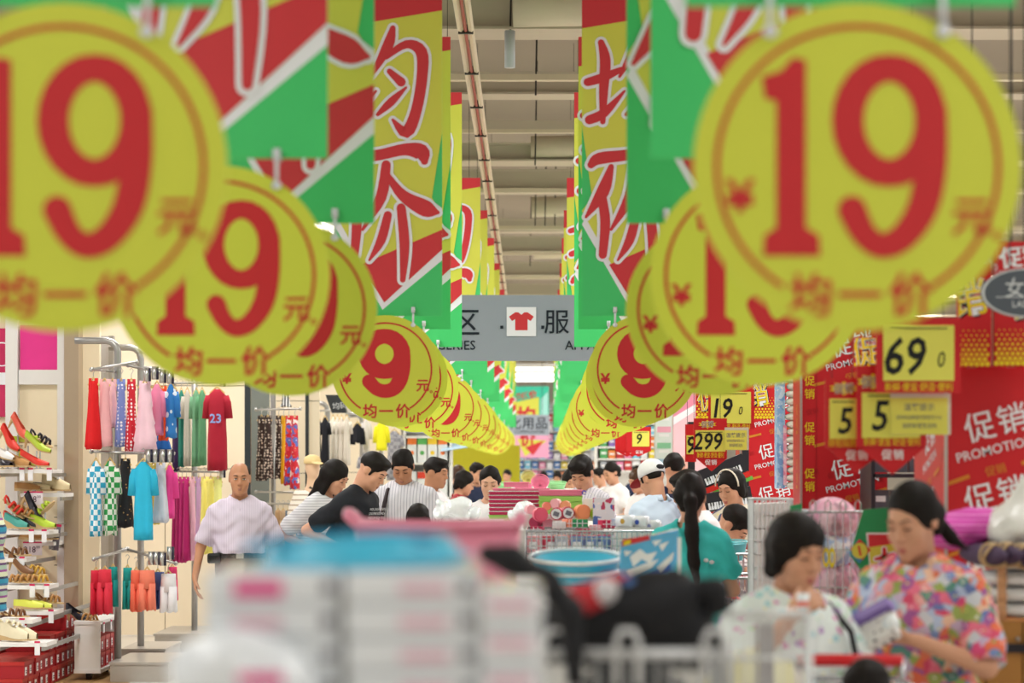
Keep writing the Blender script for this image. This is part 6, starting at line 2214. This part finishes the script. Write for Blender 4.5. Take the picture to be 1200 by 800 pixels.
for i, (nm, cc, px, py, wp, hp_) in enumerate(packs):
    Y = 12.62
    s = Y / F
    t = thing('small_box', 'small %s carton among the round canisters' % nm, 'box', at(px, py + hp_ / 2, Y), R(random.uniform(-20, 20)), 'small cartons in the middle bin')
    MB().use(M('carton_' + nm.replace(' ', '_'), cc, .4)).box((0, .05, hp_ * s / 2), (wp * s, .09, hp_ * s)).build('carton', t)
    MB().use(wr_).box((0, .003, hp_ * s * .5), (wp * s * .96, .006, hp_ * s * .1)).box((wp * s * .15, .003, hp_ * s * .5), (wp * s * .06, .006, hp_ * s * .9)).box((-wp * s * .2, .003, hp_ * s * .5), (wp * s * .06, .006, hp_ * s * .9)).build('front_print', t)
q = at(644, 612, 13.1)
tag(MB().use(bin_m).box((0, 0, .043), (.3, .16, .086)).build('step_riser', None, loc=(q.x, 13.13, ZB - .018)), 'white step block carrying the rear round canisters', 'riser')
# paper bags
pb_ = floral('paper_bag_print', ['eceaf0', 'eceaf0', '5470b8', 'c84868', 'eceaf0', 'eceaf0'], 26)
for i, (px0, px1, py0, py1, m_, w1) in enumerate(((695, 720, 583, 617, pb_, 'white paper bag printed in blue and red'), (683, 696, 584, 610, wr_, 'plain white paper bag beside the printed one'))):
    Y = 12.85 + i * .15
    a, b = at(px0, py1, Y), at(px1, py0, Y)
    t = thing('paper_bag', w1, 'bag', ((a.x + b.x) / 2, Y, a.z))
    MB().use(m_).box((0, .04, (b.z - a.z) / 2), (b.x - a.x, .08, b.z - a.z)).build('bag_body', t)
    MB().use(wht).tube([(-.03, 0, b.z - a.z), (-.025, 0, b.z - a.z + .03), (.025, 0, b.z - a.z + .03), (.03, 0, b.z - a.z)], .003, 5).build('handle', t)
# wire basket front of the bin
Y = 12.2
a, b = at(617, 620, Y), at(770, 620, Y)
t = thing('wire_bin', 'grey wire sales bin with small goods in the middle of the aisle', 'bin', ((a.x + b.x) / 2, Y + .35, 0))
wire_box(t, b.x - a.x, .7, .16, 26, 4, wire_c, .0032, a.z - .17, 'bin_wire', .007)
for x in (-1, 1):
    for y in (-1, 1):
        MB().use(wire_c).tube([(x * (b.x - a.x) / 2, y * .35, 0), (x * (b.x - a.x) / 2, y * .35, a.z - .16)], .01, 6).build('leg', t)
MB().use(bin_m).box((0, 0, a.z - .18), (b.x - a.x, .7, .015)).build('floor_board', t)
for i in range(16):
    px = 624 + (i % 8) * 17 + random.uniform(-3, 3)
    cc = random.choice(['c04058', 'd8d4dc', 'e4a0a8', 'b8bcc8', '7088b8', 'e8e4e4', 'f0b0a0'])
    q = thing('small_packet', 'small packet in the wire bin, %s of its %s row' % (ORD[i % 8], ('front', 'rear')[i // 8]), 'packet', (at(px, 0, Y).x, Y + .12 + .2 * (i // 8), a.z - .17), R(random.uniform(-40, 40)), 'packets in the wire bin')
    MB().use(M('packet_tone_' + cc, cc, .4)).box((0, 0, .065), (.07, .05, .13)).use(wr_).box((0, -.0265, .08), (.045, .003, .04)).build('pack', q)
for i, (px, py, cc, w1) in enumerate(((733, 611, 'e8e8ee', 'white rolled pack with a gold seal'), (750, 612, 'dfe4f0', 'white rolled pack with a blue seal'), (764, 617, 'e4e2e8', 'grey white rolled pack at the bin end'))):
    t = thing('rolled_pack', w1, 'pack', at(px, py + 6, Y + .15), R(-30), 'rolled packs on the wire bin')
    MB().use(film).tube([(-.05, 0, .03), (-.045, 0, .03), (.045, 0, .03), (.05, 0, .03)], [.01, .035, .035, .01], 14).build('roll', t, True)
    MB().use(M('seal_%d' % i, ('c8a040', '4058b0', '8890b8')[i], .4)).ell((0, -.036, .03), (.014, .004, .014), 10, 6).build('seal', t)
t = thing('display_stand', 'white stand board under the rolled packs', 'stand', (at(748, 0, Y).x, Y + .15, 0))
MB().use(bin_m).box((0, 0, at(0, 617, Y + .15).z / 2), (.24, .12, at(0, 617, Y + .15).z - .004)).build('body', t)
# tubs further back
for i, (px, py, Y, r_, mt, w1) in enumerate(((619, 558, 19.5, .062, M('tub_straw', 'd8cc78', .4), 'straw yellow round lid standing beyond the trays'), (633, 564, 19.2, .075, pink_l, 'pink sieve beyond the trays'), (652, 565, 19.4, .085, M('tub_mint', '9cdc98', .4), 'mint tub beyond the trays'), (613, 567, 19.1, .08, pink_l, 'pink bowl beyond the trays'), (590, 566, 19.6, .08, M('tub_mint'), 'mint bowl behind the woman at the trays'))):
    t = basin(w1, px, py, Y, r_, .07, mt, mt, 55 if i < 2 else 8, name='plastic_tub')
bin_table('sales table of tubs further along the aisle', -.42, .3, 18.8, 20.2, at(0, 573, 19.4).z - .0, bin_m)

# blue basins and the blue packet in front
Y = 9.2
basin('sky blue basin with a white rim, upper of two', 675, 652, Y, 54 * Y / F, .09, bl_, wr_, 7, grp='sky blue basins')
basin('sky blue basin with a white rim, lower of two', 676, 665, Y + .02, 53 * Y / F, .085, bl_, wr_, 7, grp='sky blue basins')
basin('rose pink basin under the sky blue ones', 682, 680, Y + .03, 50 * Y / F, .08, M('plastic_rose', 'e06a88', .35), M('plastic_rose'), 7)
ZT = at(0, 706, Y).z
bin_table('white sales table under the blue basins', .02, .62, 8.7, 9.75, ZT - .03, bin_m)
Y = 8.9
sc = Y / F
O = at(762, 657, Y)


def B(px, py):
    return ((px - 762) * sc, -(py - 657) * sc)


t = thing('blue_packet', 'large blue and white plastic wrapped packet beside the basins', 'packet', O)
bp = M('film_blue', '5cb4e4', .18, var=.25, vscale=16, bump=.5, coat=.6)
MB().use(bp).prism([B(*p) for p in ((728, 634), (726, 672), (732, 690), (790, 672), (797, 640), (795, 620), (770, 626))], 0, .12).build('pack', t)
b = MB().use(red).flat([B(*p) for p in ((729, 632), (729, 640), (762, 632), (760, 627))], -.002).use(pyl).flat([B(*p) for p in ((731, 634), (731, 639), (739, 637), (739, 632))], -.003)
b.use(wr_).flat([B(*p) for p in ((738, 652), (742, 664), (752, 655), (762, 660), (770, 646), (758, 649), (750, 643))], -.002).flat([B(*p) for p in ((772, 638), (776, 646), (784, 634))], -.002)
for pts in (((734, 668), (738, 676), (764, 664), (772, 655), (756, 660)), ((770, 664), (774, 670), (788, 656), (790, 646)), ((764, 634), (768, 640), (776, 632)), ((731, 645), (733, 652), (741, 646))):
    b.flat([B(*q) for q in pts], -.0025)  # white highlights of the crumpled film, painted in beside the print
MB().use(bp).box((0, .06, -.165), (.16, .1, .115)).build('base_tray', t)
b.use(M('film_royal', '3a70c8', .2)).flat([B(*p) for p in ((736, 680), (742, 684), (786, 667), (786, 660))], -.002)
b.build('front_print', t)
t = thing('card_holder', 'white upright card holder at the corner of the blue packet', 'holder', at(796, 660, 8.8))
MB().use(wr_).box((.0, 0, 0), (.014, .02, .2)).box((-.02, 0, -.095), (.04, .02, .012)).use(M('holder_navy', '3a3c66', .4)).box((-.025, .0, -.06), (.03, .008, .06)).build('frame', t)
MB().use(wr_).box((0, 0, -.17), (.1, .1, .1)).build('foot', t)

# ================================================================ foreground, out of focus
# pink tub
Y = 6.0
sc = Y / F
t = thing('pink_tub', 'large pink plastic tub with ear handles behind the white boxes', 'tub', at(510, 612, Y) + Vector((0, .16, 0)))
pkp = M('plastic_pink', 'e88aa4', .35, spec=.5)
MB().use(pkp).lathe([(.2, -.21), (.205, -.2), (.218, -.02), (.205, -.02), (.19, -.19), (.01, -.195)], 40, sx=1.03, sy=.72, close=True).build('bowl', t, True)
MB().use(pkp).tube([(.222 * math.cos(a) * 1.03, .155 * math.sin(a), .0 - .012 * abs(math.sin(a))) for a in [2 * math.pi * k / 44 for k in range(44)]], .012, 8, closed=True).build('rim', t, True)
for s, g in ((-1, 1.0), (1, .35)):
    MB().use(pkp).tube([(s * .2, -.06, -.02), (s * (.215 + .02 * g), -.055, .0 + .014 * g), (s * (.215 + .027 * g), 0, .004 + .016 * g), (s * (.215 + .02 * g), .055, .0 + .014 * g), (s * .2, .06, -.02)], [.014, .017, .017, .017, .014], 8).build('ear_handle', t, True)
bin_table('white sales table under the pink tub', -.52, .18, 5.75, 6.6, at(510, 612, Y).z - .22, bin_m)
# pile of white packed boxes
Y = 2.6
sc = Y / F
x0, x1 = at(236, 0, Y).x, at(560, 0, Y).x
ztop = at(0, 668, Y).z
wbx = M('film_white_pack', 'ebf1f5', .25, var=.04, vscale=20, bump=.15, coat=.4)
lpk = M('label_pink', 'e85a9a', .35)
lps = M('label_pale_rose', 'e6bccb', .35)
grp = 'white wrapped boxes in the foreground pile'
hb = .0385
for k in range(6):
    z = ztop - (k + 1) * hb
    for j, (a, b) in enumerate(((x0, (x0 + x1) / 2 + .0), ((x0 + x1) / 2 + .004, x1))):
        t = thing('white_box', 'white film wrapped box with handle slot, %s from the top of the %s foreground pile' % (ORD[k], ('left', 'middle')[j]), 'box', ((a + b) / 2 + random.uniform(-.003, .003), Y, z), 0, grp)
        w_ = b - a - .004
        q = MB().use(wbx).box((0, .11, hb / 2), (w_, .22, hb - .001)).build('body', t)
        bv = q.modifiers.new('round', 'BEVEL')
        bv.width, bv.segments = .006, 3
        MB().use(lpk if (k, j) in ((0, 0), (5, 0)) else lps).box((-.015 + .03 * j, -.001, hb * .45), (.055, .004, hb * (.5 if (k, j) == (0, 0) else .32))).build('label', t)
        MB().use(gry).box((w_ / 2 - .012, -.001, hb * .5), (.014, .004, hb * .4)).build('clasp', t)
for k in range(5):
    t = thing('white_box', 'pale film wrapped box, %s from the top of the right foreground pile' % ORD[k], 'box', (at(598, 0, Y).x, Y, at(0, 690, Y).z - (k + 1) * .0435), 0, grp)
    q = MB().use(wbx).box((0, .11, .0215), (.072, .22, .0425)).build('body', t)
    bv = q.modifiers.new('round', 'BEVEL')
    bv.width, bv.segments = .007, 3
    MB().use(lps).box((0, -.001, .025), (.05, .004, .012)).build('label', t)
t = thing('wrapped_packet', 'bulging white wrapped packet with a pink label at the lower left of the pile', 'packet', at(262, 792, 2.52))
sdf([ell((0, .06, .0), (.07, .06, .05), .03), ell((.03, .06, -.03), (.075, .06, .05), .03)], .006, 'film', wbx, t, wrinkle=.003)
MB().use(lpk).box((.04, .003, -.004), (.05, .008, .014)).build('label', t)
zb = ztop - 6 * hb
bin_table('white sales table under the foreground boxes', -.46, .0, 2.5, 2.9, zb - .004, bin_m)
# blue basin lying upside down on the boxes
Y = 2.76
sc = Y / F
t = thing('blue_basin', 'sky blue shallow basin lying on the white boxes', 'basin', at(424, 661, Y))
t.rotation_euler = (0, R(-3), 0)
t.scale = (.84,) * 3
MB().use(bl_).lathe([(.15, .0), (.152, .004), (.128, .036), (.11, .04), (.01, .04)], 44, close=True).build('bowl', t, True)
MB().use(bl_).tube([(.152 * math.cos(a), .152 * math.sin(a), .003) for a in [2 * math.pi * k / 44 for k in range(44)]], .006, 8, closed=True).build('rim', t, True)
MB().use(M('plastic_sky_dark', '3aa4cc', .3)).tube([(.13 * math.cos(a) - .02, -.11 + .03 * math.sin(a), .034 + .008 * math.sin(a)) for a in [math.pi * k / 14 for k in range(15)]], .007, 8).build('carry_handle', t, True)
# wire cart in front with black goods
Y = 3.7
sc = Y / F
a, b = at(632, 766, Y), at(856, 766, Y)
t = thing('wire_cart', 'pale wire cart in the lower foreground holding black goods', 'cart', ((a.x + b.x) / 2, Y + .22, 0))
wc, zc = b.x - a.x, a.z
wire_box(t, wc, .44, .42, 13, 3, wire_w, .0024, zc - .42, 'basket_wire', .009)
for px in (651, 735, 838):
    x = at(px, 0, Y).x - (a.x + b.x) / 2
    MB().use(wire_w).tube([(x - .018, -.22, zc - .05), (x - .018, -.225, zc + .02), (x - .01, -.225, zc + .038), (x + .01, -.225, zc + .038), (x + .018, -.225, zc + .02), (x + .018, -.22, zc - .05)], .0055, 7).build('top_hook', t, True)
for x in (-1, 1):
    for y in (-1, 1):
        MB().use(wire_w).tube([(x * wc / 2, y * .22, 0), (x * wc / 2, y * .22, zc - .4)], .009, 7).build('leg', t)
O = Vector(((a.x + b.x) / 2, Y + .15, zc - .40))
bk = M('nylon_black', '17181c', .55, bump=.2)
t = thing('black_backpack', 'black bag with red and white panels lying in the wire cart', 'bag', (O.x - .02, O.y, zc - .03))


def K(px, py, y=0.):
    return np.array((at(px, 0, Y).x - (O.x - .02), y, at(0, py, Y).z - (zc - .03)))


sdf([cap(K(660, 735), K(770, 715), .035, .05, .04), cap(K(735, 722), K(800, 700), .05, .04, .04), cap(K(690, 745, .05), K(800, 735, .05), .045, .05, .04), cap(K(650, 755, .03), K(820, 760, .03), .05, .05, .04)], .007, 'body', bk, t, wrinkle=.002)
sdf([cap(K(790, 695), K(848, 697), .022, .018, .02), cap(K(848, 697), K(856, 715), .018, .012, .02), cap(K(852, 715), K(815, 745), .012, .012, .02)], .006, 'strap', bk, t)
rp = M('nylon_red', 'c03038', .5)
sdf([cap(K(672, 712, -.03), K(706, 702, -.03), .026, .026, .02), cap(K(715, 692, -.01), K(765, 686, -.01), .02, .016, .02)], .006, 'red_panel', rp, t)
for k_ in (K(660, 705, -.03), K(712, 697, -.045)):
    MB().use(M('nylon_white', 'd4d0d2', .5)).ell(tuple(k_), (.022, .018, .023), 12, 8).build('white_panel', t, True)
MB().use(M('nylon_blue', '4c78b8', .5)).ell(tuple(K(743, 694, -.03)), (.02, .014, .018), 12, 8).build('blue_patch', t, True)
q_ = thing('dark_fill', 'black fill added to darken the inside of the foreground wire cart', 'cover', (O.x, Y + .22, zc - .4))  # added black fill that makes the inside of the cart dark
sdf([ell((0, 0, .2), (.13, .19, .17), .05), ell((-.02, -.12, .1), (.13, .07, .1), .05), ell((.0, .08, .22), (.12, .1, .14), .05)], .008, 'cloth', bk, q_, wrinkle=.004)
t = thing('handlebar', 'thick black curved handle rising beside the white boxes', 'handlebar', (O.x - .02, Y - .03, zc - .03))
sdf([cap(K(572, 648), K(600, 655), .016, .021, .02), cap(K(600, 655), K(640, 680), .021, .02, .02), cap(K(640, 680), K(668, 715), .02, .02, .02), cap(K(668, 715), K(672, 770), .018, .018, .02)], .006, 'grip', bk, t)
MB().use(bk).tube([tuple(K(672, 765)), tuple(K(674, 800))], .014, 8).build('stem', t, True)
# white wire frame and the yellowish bag behind it
Y = 4.6
sc = Y / F
a, b = at(842, 719, Y), at(948, 719, Y)
t = thing('wire_stand', 'white wire frame cage at the lower right foreground', 'cage', ((a.x + b.x) / 2, Y, 0))
wf = b.x - a.x
g = MB().use(wire_w)
g.tube([(-wf / 2 + .02, 0, a.z), (wf / 2, 0, a.z)], .009, 7).tube([(wf / 2, 0, a.z), (wf / 2, 0, 0)], .009, 7).tube([(-wf / 2, 0, a.z - .1), (-wf / 2, 0, 0)], .009, 7).tube([(-wf / 2, 0, a.z - .09), (wf / 2, 0, a.z - .09)], .006, 6)
g.build('frame_rail', t, True)
wm = MB().use(wire_w)
for i in range(9):
    x = -wf / 2 + wf * (i + .5) / 9
    wm.tube([(x, 0, a.z), (x, 0, .4)], .0035, 5)
tag(wm.build('frame_wire', t), kind='stuff')
MB().use(M('card_grey', 'b4aeb0', .5)).box((.005, .01, a.z - .12), (.035, .004, .2)).build('price_strip', t)
t = thing('mesh_bag', 'yellowish mesh bag with violet stripes inside the wire frame', 'bag', at(885, 800, 4.85))
sdf([ell((0, .05, -.02), (.105, .1, .09), .03), ell((.04, .05, -.06), (.1, .1, .08), .03)], .007, 'net', stripes('net_yellow', [(5, 'dcd49c'), (1, 'b8a8c8'), (4, 'e0dab0')], .06, 'X'), t, wrinkle=.002)
MB().use(bin_m).box((0, .05, -.12 - .3), (.24, .24, .55)).build('support_box', t)

# what the two women hold
o, q = READER
s = q['s']
P = at(1026, 741, 6.98)
t = thing('sock_packet', 'white packet with dark dots and a violet head held by the reading woman', 'packet', P, R(-30))
MB().use(dots('packet_dots', 'e6e0dc', '4a2c3c', 34, .3, .5)).box((0, 0, 0), (.15, .035, .1), (R(-35), R(-28), 0)).build('pack', t)
MB().use(M('packet_violet', '8a70b8', .35)).box((-.02, .01, .055), (.15, .04, .03), (R(-35), R(-28), 0)).use(film).ell((.055, -.012, .03), (.03, .02, .03), 12, 8).build('head_card', t)
t = thing('plastic_cup', 'small clear cup with a red label held at the raised hand', 'cup', at(941, 704, 6.5))
t.scale = (.72,) * 3
MB().use(film).lathe([(.02, -.035), (.027, .03), (.024, .03), (.017, -.032), (.002, -.032)], 18, close=True).build('cup_body', t, True)
MB().use(M('label_coral', 'e87868', .4)).lathe([(.0225, -.02), (.0245, .0), (.0235, .0), (.0215, -.02)], 18).build('label', t)

# ================================================================ far end shelves
cols = {'red': 'c83c40', 'pink': 'e88cb4', 'white': 'e6e6ea', 'yellow': 'e8d040', 'blue': '3c74b8', 'sky blue': '7cc4e0', 'green': '58a868', 'orange': 'e88848', 'violet': '8c70b8', 'grey': 'a8acb4'}
pm2 = {k: MB().use(M('goods_' + k.replace(' ', '_'), c, .4, var=.1, vscale=12)).box((0, 0, .5), (1, 1, 1)).use(M('goods_band', 'f2f0f0', .4)).box((0, -.502, .55), (.7, .01, .22)).mesh('product_box') for k, c in cols.items()}
for lab, Y, px0, px1, rows, step, gname in (('far wall', 64, 596, 800, [560, 549, 538, 527, 516, 505, 494, 483], 8.6, 'goods on the far wall shelf'), ('mid aisle', 41, 702, 772, [551, 537, 523, 509, 495, 481, 467], 9.5, 'goods on the mid aisle shelf')):
    sc = Y / F
    xa, xb = at(px0, 0, Y).x, at(px1, 0, Y).x
    t = thing('product_shelf', 'tall white shelf wall of coloured goods at the %s' % lab, 'shelf', ((xa + xb) / 2, Y + .3, 0))
    MB().use(white_l).box((0, .2, 1.75), (xb - xa + .1, .04, 3.5)).build('rear_panel', t)
    for s in (-1, 1):
        MB().use(white_l).box((s * (xb - xa + .1) / 2, 0, 1.75), (.04, .44, 3.5)).build('side_panel', t)
    for k, py in enumerate(rows):
        z = at(0, py, Y).z
        MB().use(white_l).box((0, -.02, z - .015), (xb - xa + .1, .46, .03)).build('shelf_board', t)
        px = px0 + step * .6
        j = 0
        while px < px1 - 2:
            nm = random.choice(list(cols) + ['white', 'pink', 'white'])
            h_ = (abs(rows[0] - rows[1]) - 1.8) * sc * random.uniform(.75, 1)
            o = link('product_box', pm2[nm], None, (at(px, 0, Y).x, Y + .2, z))
            o.scale = (step * sc * random.uniform(.75, .95), .2, h_)
            tag(o, '%s packet, %s from the left on the %s shelf up at the %s' % (nm, ORD[j], ORD[k], lab), 'packet', gname)
            px += step
            j += 1
# pale posters at the right of the aisle
for lab, px0, px1, py0, py1, Y, mt, bands in (('tall pale poster with green bands right of the distant 9 signs', 768, 788, 452, 552, 24, M('poster_pale', 'dfe6e4', .5), 'g'), ('tall pink poster beside the red column', 789, 832, 440, 560, 23, M('poster_blush', 'f0c4cc', .5, var=.06, vscale=3), 'p')):
    sc = Y / F
    a, b = at(px0, py1, Y), at(px1, py0, Y)
    t = thing('tall_poster', lab, 'poster', ((a.x + b.x) / 2, Y, 0))
    MB().use(mt).box((0, 0, (a.z + b.z) / 2), (b.x - a.x, .04, b.z - a.z)).build('sheet', t)
    MB().use(white_l).box((0, .04, b.z / 2), (b.x - a.x + .02, .03, b.z)).build('backing_board', t)
    g = MB()
    w_ = b.x - a.x
    if bands == 'g':
        for k in range(5):
            zz = b.z - .12 - k * .17
            g.use((M('band_green', '8cc8a0', .5), M('band_blue', 'a8c8e0', .5), M('band_pink', 'f0a8c0', .5))[k % 3]).box((0, -.022, zz), (w_ * .8, .004, .06)).use(tag_w).box((0, -.022, zz - .06), (w_ * .6, .004, .03))
    else:
        g.use(M('poster_rose', 'e890a8', .5)).flat([(-w_ / 2, b.z), (w_ / 2, b.z), (w_ / 2, b.z - .2), (-w_ / 2, b.z - .42)], -.022).use(wht).flat([(-w_ / 2, b.z - .42), (w_ / 2, b.z - .2), (w_ / 2, b.z - .26), (-w_ / 2, b.z - .5)], -.023)
        g.use(M('poster_skin', 'eab4a8', .5)).ring(.001, .09, -.023, c=(.03, b.z - .72), n=20).ring(.001, .07, -.023, c=(-.08, b.z - .88), n=20)
    g.build('print', t)
